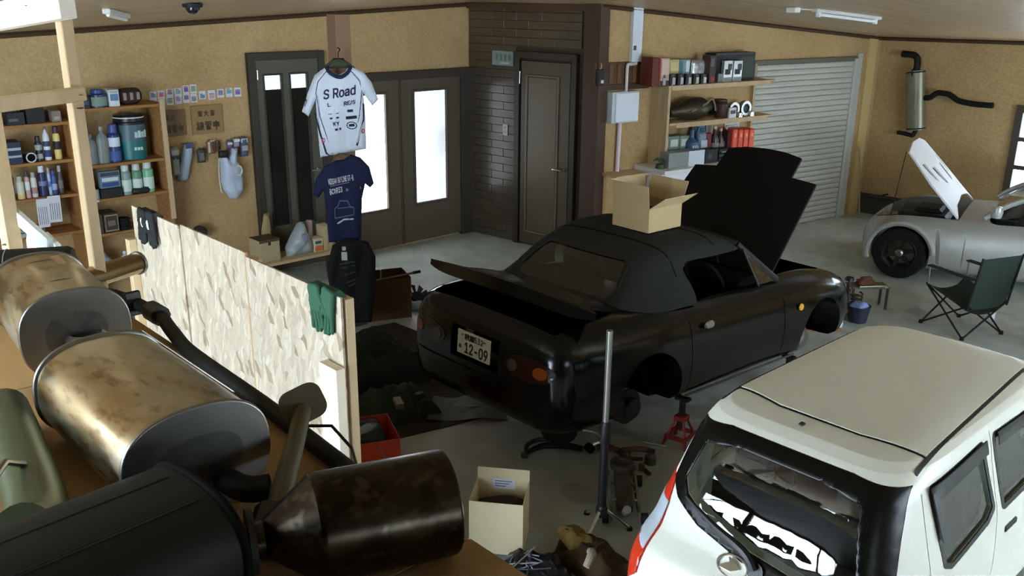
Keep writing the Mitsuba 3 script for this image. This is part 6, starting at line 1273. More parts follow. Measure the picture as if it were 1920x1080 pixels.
# counter top
packs = (((0.926, 1.253, 0.141, 0.234), (110, 112, 120), 'grey carton with a white V at the left end of the counter', (206, 206, 206)),
         ((1.080, 1.253, 0.170, 0.230), (112, 130, 112), 'pale green carton with a white flap, second on the counter', (196, 200, 190)),
         ((1.255, 1.251, 0.164, 0.225), (126, 138, 124), 'grey green carton, third along the counter', (186, 190, 180)))
for q, c, lb, c2 in packs: rcarton('carton', lb, 'box', q, c, z=BZ, front=0.2, d=0.12, face=[(0.15, 0.85, 0.62, 0.88, c2), (0.05, 0.95, 0.05, 0.12, (70, 76, 70))])
s, zb, w, h = (1.349, 1.265, 0.165, 0.238)
k = thing('bottle', 'blue labelled bottle with a dark neck on the counter', 'bottle'); hh = h + zb - BZ; r = w / 2
put('body', rw(lathe([(0, 0), (r, 0), (r, hh * 0.7), (r * 0.35, hh * 0.85), (r * 0.3, hh * 1.15), (0, hh * 1.15)], 18, M((s, -0.22, BZ)))), flat(58, 84, 112, 0.35), k)
for i in range(3): put('stripe', rw(box(s - r * 0.6 + i * r * 0.45, s - r * 0.4 + i * r * 0.45, -0.22 - r * 1.02, -0.22 - r * 0.7, BZ + hh * 0.15, BZ + hh * 0.6)), flat(176, 190, 204), k, smooth=False)
put('cap', rw(lathe([(0, hh * 1.12), (r * 0.36, hh * 1.12), (r * 0.34, hh * 1.25), (0, hh * 1.25)], 12, M((s, -0.22, BZ)))), flat(40, 40, 36), k)
s, zb, w, h = (1.523, 1.234, 0.159, 0.347)
k = thing('canister', 'blue grey jug with a handle in the middle of the counter', 'jug'); hh = h + zb - BZ
put('jug', rw(mv(puffy(rrect(-w / 2, w / 2, 0, hh * 0.85, 0.03), 0.06, 0.02, 0.04), M((s, -0.2, BZ), (1, 0, 0), (0, 0, 1)))), flat(112, 130, 150, 0.4), k, smooth=True)
put('handle', rw(tube([(s - w * 0.3, -0.2, BZ + hh * 0.84), (s - w * 0.2, -0.2, BZ + hh * 0.97), (s + w * 0.2, -0.2, BZ + hh * 0.97), (s + w * 0.3, -0.2, BZ + hh * 0.84)], 0.012, 8, 14)), flat(90, 112, 134), k)
put('label', rw(box(s - w * 0.35, s + w * 0.35, -0.265, -0.25, BZ + hh * 0.3, BZ + hh * 0.6)), flat(170, 182, 190), k, smooth=False)
rcarton('carton', 'teal box at the back of the counter under the middle shelf', 'box', (1.595, 1.502, 0.187, 0.100), (46, 84, 92), z=BZ, front=0.1, d=0.08, face=[(0.5, 0.95, 0.85, 0.98, (190, 196, 200))])
rcarton('carton', 'pinkish small box at the back of the counter', 'box', (1.766, 1.476, 0.114, 0.108), (150, 130, 126), z=BZ, front=0.1, d=0.08)
rcarton('carton', 'dark red tin in the middle of the counter', 'tin', (1.603, 1.239, 0.103, 0.248), (110, 34, 36), z=BZ, front=0.26, d=0.09, face=[(0.1, 0.9, 0.3, 0.5, (150, 60, 60))])
for i, q in enumerate(((1.764, 1.213, 0.115, 0.351), (1.873, 1.217, 0.087, 0.312), (2.024, 1.210, 0.088, 0.329))):
    s, zb, w, h = q; hh = h + zb - BZ; r = w / 2
    k = thing('bottle', ('dark brown bottle with a pale label, left of three on the counter', 'dark bottle with a white shoulder, middle of three on the counter', 'dark bottle, right of three at the back of the counter')[i], 'bottle')
    put('body', rw(lathe([(0, 0), (r, 0), (r, hh * 0.6), (r * 0.4, hh * 0.78), (r * 0.36, hh * 0.92), (0, hh * 0.92)], 16, M((s, -0.2 + 0.05 * (i == 2), BZ)))), flat(52 - 6 * i, 44, 40, 0.3), k)
    put('label', rw(lathe([(r, hh * 0.2), (r * 1.03, hh * 0.2), (r * 1.03, hh * 0.5), (r, hh * 0.5), (r, hh * 0.2)], 16, M((s, -0.2 + 0.05 * (i == 2), BZ)))), flat(130, 126, 116), k)
    put('cap', rw(lathe([(0, hh * 0.9), (r * 0.42, hh * 0.9), (r * 0.4, hh), (0, hh)], 12, M((s, -0.2 + 0.05 * (i == 2), BZ)))), flat(176, 172, 160), k)
s, zb, w, h = (1.765, 1.202, 0.248, 0.188)
k = thing('parts_tray', 'black stacked parts tray with a steel bar near the bonnet edge', 'tray')
for i in range(3): put('tray', rw(box(s - w / 2, s + w / 2, -0.42, -0.28, BZ + 0.055 * i, BZ + 0.055 * i + 0.045, 0.006)), flat(36, 38, 38), k, smooth=False)
put('bar', rw(tube([(s - w * 0.4, -0.43, BZ + 0.12), (s + w * 0.5, -0.43, BZ + 0.125)], 0.008, 8)), flat(196, 196, 190, 0.3, 0.7), k)
rcarton('carton', 'low black box in front of the bottles on the counter', 'box', (1.510, 1.175, 0.214, 0.146), (30, 32, 34), z=BZ, front=0.42, d=0.12, face=[(0.2, 0.5, 0.3, 0.7, (60, 64, 70))])
rcarton('carton', 'flat pale grey carton with a white end lying on the counter', 'box', (1.071, 1.188, 0.588, 0.143), (132, 138, 136), z=BZ, front=0.44, d=0.16, face=[(0.55, 1.0, 0.0, 1.0, (196, 208, 214))])
s, zb, w, h = (0.719, 1.217, 0.163, 0.216)
k = thing('plant', 'small grey green bundle of fibres at the left end of the counter', 'bundle')
put('base', rw(lathe([(0, 0), (0.06, 0), (0.05, 0.05), (0, 0.06)], 14, M((s, -0.36, BZ)))), flat(66, 74, 62), k)
for i in range(9): put('strand', rw(tube([(s, -0.36, BZ + 0.05), (s + 0.05 * math.cos(i * 0.7), -0.36 + 0.05 * math.sin(i * 0.7), BZ + 0.11), (s + 0.085 * math.cos(i * 0.7), -0.36 + 0.085 * math.sin(i * 0.7), BZ + 0.08 + 0.012 * (i % 3))], 0.008, 6, 8)), flat(84, 94, 78), k)
rcarton('paper_sheet', 'white paper sheet pinned at the back under the middle shelf', 'paper', (2.264, 1.458, 0.280, 0.104), (196, 194, 190), front=0.02, d=0.004, face=[(0.1, 0.9, 0.3, 0.36, (120, 120, 124)), (0.1, 0.9, 0.55, 0.6, (120, 120, 124))])
for i, q in enumerate(((2.081, 1.180, 0.099, 0.322), (2.185, 1.171, 0.090, 0.323), (2.285, 1.162, 0.090, 0.325), (2.391, 1.153, 0.102, 0.334))):
    s, zb, w, h = q
    k = thing('binder', '%s of four orange red binders standing at the right end of the counter' % ('leftmost', 'second', 'third', 'rightmost')[i], 'binder', 'orange binders on the counter')
    put('cover', rbox(s, BZ, w * 0.94, h + zb - BZ, 0.05, 0.26, 0.01), flat(206, 74, 40, 0.5), k, smooth=False)
    put('label', rw(box(s - w * 0.2, s + w * 0.15, -0.263, -0.258, BZ + (h + zb - BZ) * 0.72, BZ + (h + zb - BZ) * 0.86)), flat(236, 150, 110), k, smooth=False)
rcarton('carton', 'dark maroon box left of the orange binders', 'box', (2.032, 1.177, 0.088, 0.302), (74, 32, 34), z=BZ, front=0.22, d=0.12)
# fuse box, trunking, sockets, dark slatted panel
k = thing('slatted_panel', 'dark brown slatted wooden panel on the right wall above the fuse box', 'panel')
s, zb, w, h = (0.360, 2.057, 0.817, 0.316)
put('board', rbox(s, zb, w, h, 0.0, 0.02), flat(84, 56, 34), k, smooth=False)
for i in range(6): put('slat', rbox(s - w * 0.36 + i * w * 0.145, zb + h * 0.25, w * 0.07, h * 0.68, 0.02, 0.032), flat(104, 70, 42), k, smooth=False)
put('rail', rbox(s, zb, w, h * 0.2, 0.02, 0.035), flat(66, 42, 26), k, smooth=False)
s2, z2, w2, h2 = (-0.003, 2.124, 0.078, 0.119)
k = thing('meter', 'small black meter with a white tag hung on the slatted panel', 'meter'); put('case', rbox(s2, z2, w2, h2 * 1.5, 0.035, 0.075), flat(30, 28, 26), k, smooth=False)
put('tag', rbox(s2 + w2 * 0.2, z2 + h2 * 0.2, w2 * 0.5, h2 * 0.3, 0.075, 0.079, 0.0005), flat(206, 206, 196), k, smooth=False); put('lead', rw(tube([(s2, -0.05, z2 + h2 * 1.5), (s2 + 0.02, -0.05, z2 + h2 * 1.9), (s2 - 0.01, -0.04, z2 + h2 * 2.1)], 0.006, 6, 10)), flat(196, 170, 120), k)
k = thing('cable_trunking', 'white cable trunking running down from the ceiling to the fuse box', 'trunking')
s, zb, w, h = (0.535, 2.369, 0.148, 0.606)
put('duct', rbox(s, zb, w, h, 0.0, 0.055), flat(212, 218, 224), k, smooth=False)
put('clip', rbox(s - w * 0.25, zb + h * 0.22, w * 0.3, 0.05, 0.055, 0.062), flat(70, 74, 72), k, smooth=False)
s3, z3, w3, h3 = (0.401, 2.033, 0.049, 0.328)
put('conduit', rw(tube([(s, -0.03, zb + 0.02), (s, -0.05, zb - 0.02), (s3 + 0.01, -0.05, zb - 0.025), (s3, -0.05, zb - 0.08), (s3, -0.05, z3)], 0.018, 8, 40)), flat(206, 200, 196), k)
k = thing('fuse_box', 'white square fuse box on the right wall', 'fuse box')
s, zb, w, h = (0.356, 1.683, 0.412, 0.358)
put('case', rbox(s, zb, w, h, 0.0, 0.11, 0.008), flat(200, 206, 208), k, smooth=False)
put('cover', rbox(s + 0.01, zb + 0.012, w * 0.86, h - 0.024, 0.11, 0.13, 0.008), flat(216, 222, 228), k, smooth=False)
put('conduit', rw(cyl((s - 0.02, -0.04, zb + 0.01), (s - 0.03, -0.04, 1.1), 0.026, n=10)), flat(214, 202, 206), k)
def wallplate(label, place, w, h):
    k = thing('switch_plate', label, 'switch'); put('plate', mv(box(-w / 2, w / 2, -0.012, 0, -h / 2, h / 2, 0.004), place), flat(206, 206, 200), k, smooth=False)
    for i in (-1, 1): put('button', mv(box(-w * 0.2, w * 0.2, -0.016, -0.008, i * h * 0.2 - h * 0.1, i * h * 0.2 + h * 0.1, 0.002), place), flat(176, 178, 172), k, smooth=False)
q = (-0.012, 1.419, 0.056, 0.143); wallplate('pale switch plate at the left edge of the tan right wall', RW @ M((max(q[0], 0.06), 0, q[1] + q[3] / 2)), 0.07, 0.12)
PRE[0] = BW
wallplate('white switch plate on the dark wall left of the panelled door', M((7.948, 8.63, 1.45), (0, -1, 0)), 0.085, 0.145)
k = thing('wall_sign', 'pale plastic sign high on the dark wall beside the panelled door', 'sign')
put('plate', box(7.928, 7.948, 8.50, 8.85, 2.25, 2.43, 0.004), flat(140, 160, 156, 0.4), k, smooth=False)
for i in range(4): put('bar', box(7.925, 7.929, 8.54 + 0.07 * i, 8.575 + 0.07 * i, 2.31, 2.39), flat(108, 128, 124), k, smooth=False)
put('line', box(7.925, 7.929, 8.56, 8.70, 2.275, 2.29), flat(190, 206, 204), k, smooth=False)
PRE[0] = None
# exhaust hung on the far wall
k = thing('exhaust_silencer', 'old exhaust silencer with bent pipes hung upright on the far wall', 'exhaust')
FX = 12.98
t, b = np.array((12.980, 5.689, 2.146)), np.array((12.980, 5.568, 1.329))
up = M(b, (1, 0, 0), None, t - b); hh = np.linalg.norm(t - b)
put('can', mv(lathe([(0, 0), (0.12, 0.0), (0.128, 0.02), (0.128, hh - 0.02), (0.12, hh), (0, hh)], 30), up @ np.diag([0.75, 1.0, 1, 1])), flat(140, 138, 118, 0.4, 0.6), k)
for f in (0.03, 0.97): put('seam', mv(lathe([(0.128, -0.008), (0.134, 0), (0.128, 0.008), (0.128, -0.008)], 30), up @ np.diag([0.75, 1.0, 1, 1]) @ M((0, 0, hh * f))), 'dark_steel', k)
put('upper_pipe', tube([t + [0, 0, -0.01], (12.980, 5.677, 2.220), (12.980, 5.690, 2.306), (12.980, 5.757, 2.353), (12.980, 5.910, 2.359)], 0.045, 12, 24), 'black_steel', k)
put('lower_pipe', tube([b + [0, 0, 0.01], (12.980, 5.584, 1.282), (12.980, 5.609, 1.249), (12.980, 5.736, 1.265), (12.980, 5.823, 1.270)], 0.03, 12, 24), 'black_steel', k)
put('side_pipe', tube([(12.980, 5.581, 1.774), (12.980, 5.449, 1.792), (12.980, 5.328, 1.868), (12.980, 5.211, 1.863), (12.980, 5.026, 1.778), (12.980, 4.778, 1.757), (12.980, 4.594, 1.760)], 0.038, 12, 40), 'black_steel', k)
put('hook', tube([(13.1, t[1], t[2] - 0.1), (12.9, t[1], t[2] - 0.08), (12.86, t[1], t[2] + 0.02)], 0.008, 8, 12), 'dark_steel', k)
put('tag', box(12.85, 12.855, t[1] - 0.13, t[1] - 0.11, b[2] + 0.3, b[2] + 0.55), flat(170, 150, 130), k, smooth=False)
k = thing('strip_lamp', 'long bare strip lamp on the right ceiling, switched off', 'ceiling lamp')
def onceil(x, y, d=0.0): return np.array((x, y, 3.76 - 0.0865 * x - 0.0086 * y - d))
def bar_on_ceiling(a, b, w, d0, d1):
    A, B = onceil(*a, (d0 + d1) / 2), onceil(*b, (d0 + d1) / 2)
    return mv(box(0, np.linalg.norm(B - A), -w / 2, w / 2, -(d1 - d0) / 2, (d1 - d0) / 2, 0.004), M(A, B - A))
put('housing', bar_on_ceiling((8.30, 4.69), (9.25, 4.50), 0.07, 0.0, 0.03), flat(200, 200, 196, 0.35), k, smooth=False)
put('tube', cyl(onceil(8.34, 4.682, 0.05), onceil(9.21, 4.508, 0.05), 0.015, n=10), flat(228, 230, 230, 0.2), k)
for f in (0.02, 0.98): put('socket', mv(box(-0.015, 0.015, -0.02, 0.02, -0.03, 0.02, 0.003), M(onceil(8.34 + 0.87 * f, 4.682 - 0.174 * f, 0.045))), flat(210, 210, 206), k, smooth=False)
k = thing('junction_box', 'small white junction box on the ceiling left of the strip lamp', 'junction box')
put('box', mv(box(-0.05, 0.05, -0.05, 0.05, -0.05, 0.0, 0.006), M(onceil(8.17, 4.84))), flat(214, 212, 200), k, smooth=False)
put('lead', tube([onceil(8.2, 4.82, 0.012), onceil(8.32, 4.70, 0.012)], 0.008, 6), flat(190, 186, 170), k)
def onceil2(x, y, d=0.0): return np.array((x, y, 3.76 + 0.0493 * x - 0.1237 * y - d))
k = thing('strip_lamp', 'short strip lamp on the ceiling above the left shelves', 'ceiling lamp')
A, B = onceil2(2.66, 7.45, 0.02), onceil2(3.02, 8.0, 0.02)
put('housing', mv(box(0, np.linalg.norm(B - A), -0.03, 0.03, -0.02, 0.02, 0.004), M(A, B - A)), flat(196, 196, 190, 0.35), k, smooth=False)
put('tube', cyl(A + [0.02, 0.03, -0.03], B + [-0.02, -0.03, -0.03], 0.013, n=10), flat(226, 228, 226, 0.2), k)
k = thing('ceiling_sensor', 'small black sensor on the ceiling above the photo prints', 'sensor')
put('base', mv(lathe([(0, -0.03), (0.075, -0.03), (0.085, 0.0), (0, 0.0)], 20), M(onceil2(3.34, 7.42))), flat(24, 24, 24), k)
put('dome', mv(lathe([(0, -0.085), (0.035, -0.075), (0.055, -0.05), (0.058, -0.028), (0, -0.028)], 18), M(onceil2(3.34, 7.42))), flat(30, 30, 32, 0.2), k)

# ================================================================== cartons, tools and parts
def open_carton(name, label, place, sx, sy, h, flaps, mat='cardboard', inner=0.62, th=0.004, tape=None):
    """an open box standing on z=0 of place; flaps: (side, length, angle outward from upright in degrees)."""
    k = thing(name, label, 'box')
    walls = cat([box(-sx / 2, sx / 2, -sy / 2, -sy / 2 + th, 0, h), box(-sx / 2, sx / 2, sy / 2 - th, sy / 2, 0, h), box(-sx / 2, -sx / 2 + th, -sy / 2, sy / 2, 0, h), box(sx / 2 - th, sx / 2, -sy / 2, sy / 2, 0, h), box(-sx / 2, sx / 2, -sy / 2, sy / 2, 0, th)])
    put('tray', mv(walls, place), mat, k, smooth=False)
    for side, ln, ang in flaps:
        a = math.radians(ang)
        if side[1] == 'x':
            s = -1 if side[0] == '-' else 1
            R = M((s * sx / 2, 0, h), (0, 1, 0), None, (s * math.cos(a), 0, -math.sin(a)))
            put('flap', mv(box(-sy / 2, sy / 2, 0, 1, 0, th), np.eye(4)) if False else mv(hull([(s * sx / 2 + s * u_ * math.sin(a) + s * w_ * math.cos(a) * th, v_, h + u_ * math.cos(a) - w_ * math.sin(a) * th) for u_ in (0, ln) for v_ in (-sy / 2, sy / 2) for w_ in (0, -1)]), place), mat, k, smooth=False)
        else:
            s = -1 if side[0] == '-' else 1
            put('flap', mv(hull([(v_, s * sy / 2 + s * u_ * math.sin(a) + s * w_ * math.cos(a) * th, h + u_ * math.cos(a) - w_ * math.sin(a) * th) for u_ in (0, ln) for v_ in (-sx / 2, sx / 2) for w_ in (0, -1)]), place), mat, k, smooth=False)
    return k
c0 = np.array((5.076, 4.000, 1.447)); cl = np.array((5.112, 4.348, 1.447)); cr = np.array((5.437, 3.982, 1.447))
ex_, ey_ = cr - c0, cl - c0
sx_, sy_ = 0.36, 0.36
ex_ /= np.linalg.norm(ex_); ey_ = np.array([-ex_[1], ex_[0], 0])
RB = M(c0 + ex_ * sx_ / 2 + ey_ * sy_ / 2 + [0, 0, 0.012], ex_, None, (0.05, 0, 1))
k = open_carton('carton', 'open brown cardboard box with raised flaps on the soft top of the black roadster', RB, sx_, sy_, 0.175, [('-x', 0.17, 8), ('+x', 0.17, 22), ('-y', 0.17, 55), ('+y', 0.17, 10)])
put('packing', mv(puffy(rrect(-0.15, 0.15, -0.15, 0.15, 0.03), 0.03, 0.03, 0.05, 0.9, 3, mat=M((0, 0, 0.09))), RB), 'rag', k, smooth=True)
# tall white carton on the floor
p = [np.array(q) for q in ((3.036, 3.585, 0.020), (3.143, 3.262, 0.020))]
WB = M((3.135, 3.46, 0.0), (0.83, -0.56, 0))
WB = M((3.10, 3.41, 0.05), (0.62, -0.78, 0))
k = open_carton('carton', 'tall cream carton standing open on the floor beside the loft', WB, 0.31, 0.27, 0.33, [('+y', 0.07, 4), ('-x', 0.0001, 0)], mat=flat(206, 192, 156, 0.8))
put('contents', mv(puffy(rrect(-0.14, 0.14, -0.12, 0.12, 0.02), 0.04, 0.03, 0.05, 0.9, 8, mat=M((0, 0, 0.2))), WB), flat(48, 38, 34, 0.9), k, smooth=True)
put('label', mv(box(-0.06, 0.07, 0.128, 0.131, 0.27, 0.335), WB), flat(206, 208, 222), k, smooth=False)
for i in range(3): put('print_line', mv(box(-0.05, 0.055 - 0.02 * i, 0.126, 0.1285, 0.318 - 0.016 * i, 0.324 - 0.016 * i), WB), flat(120, 124, 140), k, smooth=False)
# red crate
CR = M((3.06, 4.70, 0.0), (0.92, -0.39, 0))
k = open_carton('crate', 'orange red open crate on the floor at the near end of the strand board screen', CR, 0.36, 0.40, 0.30, [], mat=flat(186, 62, 36, 0.6))
put('dark_bag', mv(puffy(rrect(-0.15, 0.12, -0.15, 0.17, 0.04), 0.07, 0.03, 0.08, 0.9, 4, mat=M((0, 0.02, 0.24))), CR), flat(34, 36, 36, 0.5), k, smooth=True)
put('grey_sheet', mv(puffy(Polygon([(-0.12, -0.12), (0.08, -0.02), (0.02, 0.06), (-0.14, -0.04)]), 0.02, 0.02, 0.03, 0.6, 6, mat=M((0, 0, 0.31))), CR), flat(130, 138, 142, 0.5), k, smooth=True)
# dark carton near the column
DC = M((5.0, 7.22, 0.0), (0.93, -0.36, 0))
k = open_carton('carton', 'dark brown open carton on the floor beside the hung trousers', DC, 0.42, 0.36, 0.42, [('+x', 0.0001, 0)], mat='dark_card')
put('tape_strip', mv(box(-0.02, -0.008, 0.15, 0.178, 0.2, 0.42), DC), flat(176, 172, 150), k, smooth=False)
put('white_knob', mv(lathe([(0, -0.02), (0.016, -0.01), (0.016, 0.012), (0, 0.022)], 12), DC @ M((-0.01, 0.1, 0.30))), flat(206, 206, 200), k)
k = thing('stick', 'thin dark stick lying across the dark brown carton', 'stick')
put('rod', tube([(4.80, 7.10, 0.425), (5.02, 7.06, 0.432), (5.28, 7.02, 0.44)], 0.012, 8, 10), flat(96, 90, 84), k)
put('grip', tube([(5.20, 7.035, 0.437), (5.28, 7.02, 0.44)], 0.016, 8), flat(40, 40, 42), k)
k = thing('fan_wheel', 'dark toothed fan wheel lying on the floor beyond the roadster tail', 'fan')
FW = M((5.42, 7.28, 0.07), (1, 0, 0.1), None, (-0.5, -0.6, 0.6))
put('hub', mv(lathe([(0, -0.03), (0.05, -0.03), (0.06, 0.02), (0, 0.03)], 18), FW), flat(30, 34, 40), k)
for i in range(10): put('blade', mv(mv(hull([(0.05, -0.02, -0.02), (0.05, 0.02, 0.01), (0.15, -0.03, -0.025), (0.15, 0.035, 0.015), (0.05, -0.015, -0.01), (0.15, -0.025, -0.01)]), yaw(36 * i)), FW), flat(34, 40, 48, 0.4), k, smooth=False)
k = thing('tool_rack', 'cluster of small dark bolts and sockets standing behind the fan wheel', 'tools')
put('base', box(5.52, 5.84, 7.0, 7.14, 0, 0.05, 0.01), 'black_satin', k, smooth=False)
for i in range(5): put('socket', lathe([(0, 0), (0.018, 0), (0.018, 0.09 + 0.02 * (i % 2)), (0.010, 0.13 + 0.02 * (i % 2)), (0, 0.13 + 0.02 * (i % 2))], 10, M((5.56 + 0.06 * i, 7.07, 0.045))), flat(48, 50, 52, 0.4, 0.4), k)
k = thing('wiper_cloth', 'crumpled white and blue cloth on the floor by the dark carton', 'cloth')
put('cloth', puffy(Polygon([(5.22, 7.10), (5.40, 7.0), (5.52, 7.08), (5.36, 7.2), (5.26, 7.22)]), 0.04, 0.02, 0.05, 0.9, 3, 14, mat=M((0, 0, 0.03))), flat(150, 180, 204, 0.8), k, smooth=True)
k = thing('cable_ring', 'pale yellow ring of hose on the floor by the blue cloth', 'hose')
put('ring', mv(lathe([(0.075, -0.012), (0.087, 0), (0.075, 0.012), (0.063, 0), (0.075, -0.012)], 26), M((5.38, 6.88, 0.014))), flat(150, 150, 100), k)
# heaps on the floor between screen and roadster
def heap(name, label, cat_, pts, h, mat, seed, z=0.0, bump=0.8, step=0.03, freq=9):
    k = thing(name, label, cat_)
    c = np.mean(pts, 0)
    q = (np.array(pts) - c); L_ = max(np.ptp(q[:, 0]), np.ptp(q[:, 1]))
    put('cloth', puffy(Polygon(q).buffer(0.02), h, step, L_ * 0.35, bump, seed, freq, mat=M((c[0], c[1], z + 0.01)), flat_back=True), mat, k, smooth=True)
    return k
k = thing('floor_sheet', 'large dark oil-stained card sheet on the floor between screen and roadster', 'sheet')
put('sheet', prism(Polygon([(3.35, 4.95), (4.25, 4.75), (4.95, 5.9), (4.9, 6.95), (4.55, 7.0), (3.6, 6.5)]), 0.006), flat(50, 46, 38, 0.8), k, smooth=False)
put('fold', prism(shapely.LineString([(3.8, 4.86), (4.6, 6.95)]).buffer(0.006), 0.008), flat(34, 32, 27, 0.8), k, smooth=False)
heap('dark_tarp', 'dark green black tarpaulin heap on the floor behind the strand board screen', 'tarpaulin', [(3.7, 5.75), (4.35, 5.6), (4.4, 6.4), (3.95, 6.55), (3.6, 6.2)], 0.26, flat(32, 38, 34, 0.8), 2)
heap('cloth_heap', 'dull green cloth heap on the floor nearer the red crate', 'cloth', [(3.45, 5.15), (3.95, 5.05), (4.05, 5.45), (3.6, 5.6), (3.35, 5.4)], 0.16, flat(44, 54, 42, 0.9), 5)
heap('cloth_heap', 'brown dirty cloth heap on the floor under the tail of the roadster', 'cloth', [(4.25, 5.5), (4.75, 5.3), (4.9, 5.75), (4.5, 5.95)], 0.10, flat(64, 56, 44, 0.9), 7)
k = thing('wood_block', 'pale wooden block lying on the dull green cloth', 'block'); put('block', mv(box(-0.03, 0.03, -0.07, 0.07, 0, 0.04, 0.004), M((3.62, 5.12, 0.155), (0.9, -0.4, 0))), flat(120, 112, 84), k, smooth=False); put('end_grain', mv(box(-0.028, 0.028, -0.073, -0.069, 0.002, 0.038), M((3.62, 5.12, 0.155), (0.9, -0.4, 0))), flat(96, 84, 60), k, smooth=False)
k = thing('hammer', 'short hammer lying beside the pale wooden block', 'hammer'); put('shaft', tube([(3.78, 5.08, 0.2), (3.70, 4.98, 0.05)], 0.012, 8), flat(40, 38, 34), k); put('head', box(3.75, 3.82, 5.05, 5.11, 0.18, 0.22, 0.008), 'dark_steel', k, smooth=False)
k = thing('wood_block', 'small grey block on the floor beside the dark tarpaulin', 'block'); put('block', mv(box(-0.06, 0.06, -0.04, 0.04, 0, 0.05, 0.005), M((4.52, 5.98, 0.10), (0.8, 0.6, 0))), flat(96, 94, 80), k, smooth=False); put('strip', mv(box(-0.06, 0.06, -0.005, 0.005, 0.05, 0.055), M((4.52, 5.98, 0.10), (0.8, 0.6, 0))), flat(60, 58, 50), k, smooth=False)
k = thing('paper_sheet', 'flattened greenish paper sheet on the floor by the red crate', 'paper'); put('sheet', mv(bent(Polygon([(-0.3, -0.2), (0.32, -0.22), (0.28, 0.2), (-0.24, 0.24)]), 0.003, lambda p: 0.012 * np.sin(p[:, 0] * 14) + 0.012, 0.05), M((4.15, 4.98, 0.006), (0.8, -0.6, 0))), flat(86, 88, 68), k); put('tape', mv(box(-0.1, 0.12, -0.02, 0.0, 0.026, 0.028), M((4.15, 4.98, 0.006), (0.8, -0.6, 0))), flat(120, 118, 100), k, smooth=False)
# the telescopic stand
PX, PY = 3.70, 3.15
k = thing('prop_stand', 'telescopic stand with bright upper tube and black lower tube', 'stand')
put('upper_tube', lathe([(0.014, 0.55), (0.019, 0.55), (0.019, 1.29), (0.014, 1.29), (0.014, 0.55)], 18, M((PX, PY, 0))), flat(176, 176, 168, 0.3, 0.8), k)
put('lower_tube', lathe([(0, 0.1), (0.026, 0.1), (0.026, 0.64), (0, 0.64)], 18, M((PX, PY, 0))), 'black_satin', k)
put('collar', lathe([(0.02, 0.58), (0.034, 0.58), (0.036, 0.61), (0.034, 0.70), (0.024, 0.72), (0.02, 0.72), (0.02, 0.58)], 18, M((PX, PY, 0))), 'black_satin', k)
put('lever', tube([(PX - 0.03, PY + 0.0, 0.63), (PX - 0.07, PY + 0.06, 0.655), (PX - 0.10, PY + 0.09, 0.66)], 0.007, 8, 10), 'chrome', k)
put('clamp_screw', tube([(PX - 0.02, PY + 0.02, 0.585), (PX - 0.06, PY + 0.04, 0.575)], 0.010, 8), 'chrome', k)
put('foot', lathe([(0, 0.09), (0.032, 0.09), (0.036, 0.14), (0.028, 0.16), (0, 0.16)], 18, M((PX, PY, 0))), 'black_satin', k)
for a in (60, 180, 300):
    r_ = math.radians(a + 12)
    put('leg', tube([(PX + 0.03 * math.cos(r_), PY + 0.03 * math.sin(r_), 0.125), (PX + 0.17 * math.cos(r_), PY + 0.17 * math.sin(r_), 0.015)], 0.011, 8), 'chrome', k)
    put('pad', lathe([(0, 0), (0.02, 0), (0.016, 0.018), (0, 0.02)], 10, M((PX + 0.175 * math.cos(r_), PY + 0.175 * math.sin(r_), 0.0))), 'rubber', k)
# floor jack behind it
k = thing('floor_jack', 'dusty low trolley jack on the floor behind the telescopic stand', 'jack')
JF = M((4.02, 3.25, 0.0), (0.62, 0.60, 0))
JM = flat(110, 102, 88, 0.6, 0.4)
for s in (-1, 1): put('side_plate', mv(prism(Polygon([(-0.26, 0.03), (0.26, 0.03), (0.26, 0.09), (0.1, 0.14), (-0.26, 0.09)]), 0.012, M((0, s * 0.085 + 0.006, 0), (1, 0, 0), (0, 0, 1))), JF), JM, k, smooth=False)
put('lift_arm', mv(hull([(x, y, z) for x, z0, z1 in ((-0.18, 0.05, 0.10), (0.2, 0.10, 0.15)) for y in (-0.05, 0.05) for z in (z0, z1)]), JF), flat(66, 60, 52, 0.6, 0.3), k, smooth=False)
put('saddle', mv(lathe([(0, 0.14), (0.07, 0.14), (0.078, 0.16), (0.078, 0.185), (0.06, 0.185), (0.055, 0.17), (0, 0.17)], 26), JF @ M((0.2, 0, 0))), flat(52, 46, 42, 0.7), k)
for x in (-0.23, 0.23):
    for s in (-1, 1): put('roller', mv(lathe([(0, -0.02), (0.035, -0.02), (0.035, 0.02), (0, 0.02)], 18), JF @ M((x, s * 0.12, 0.035), (1, 0, 0), (0, 0, 1))), 'dark_steel', k)
put('handle_socket', mv(tube([(-0.24, 0, 0.08), (-0.34, 0.0, 0.16)], 0.025, 12), JF), JM, k)
for i in range(3): put('cross_bar', mv(cyl((-0.12 + 0.1 * i, -0.08, 0.095), (-0.12 + 0.1 * i, 0.08, 0.095), 0.009, n=8), JF), flat(130, 124, 108, 0.4, 0.6), k)
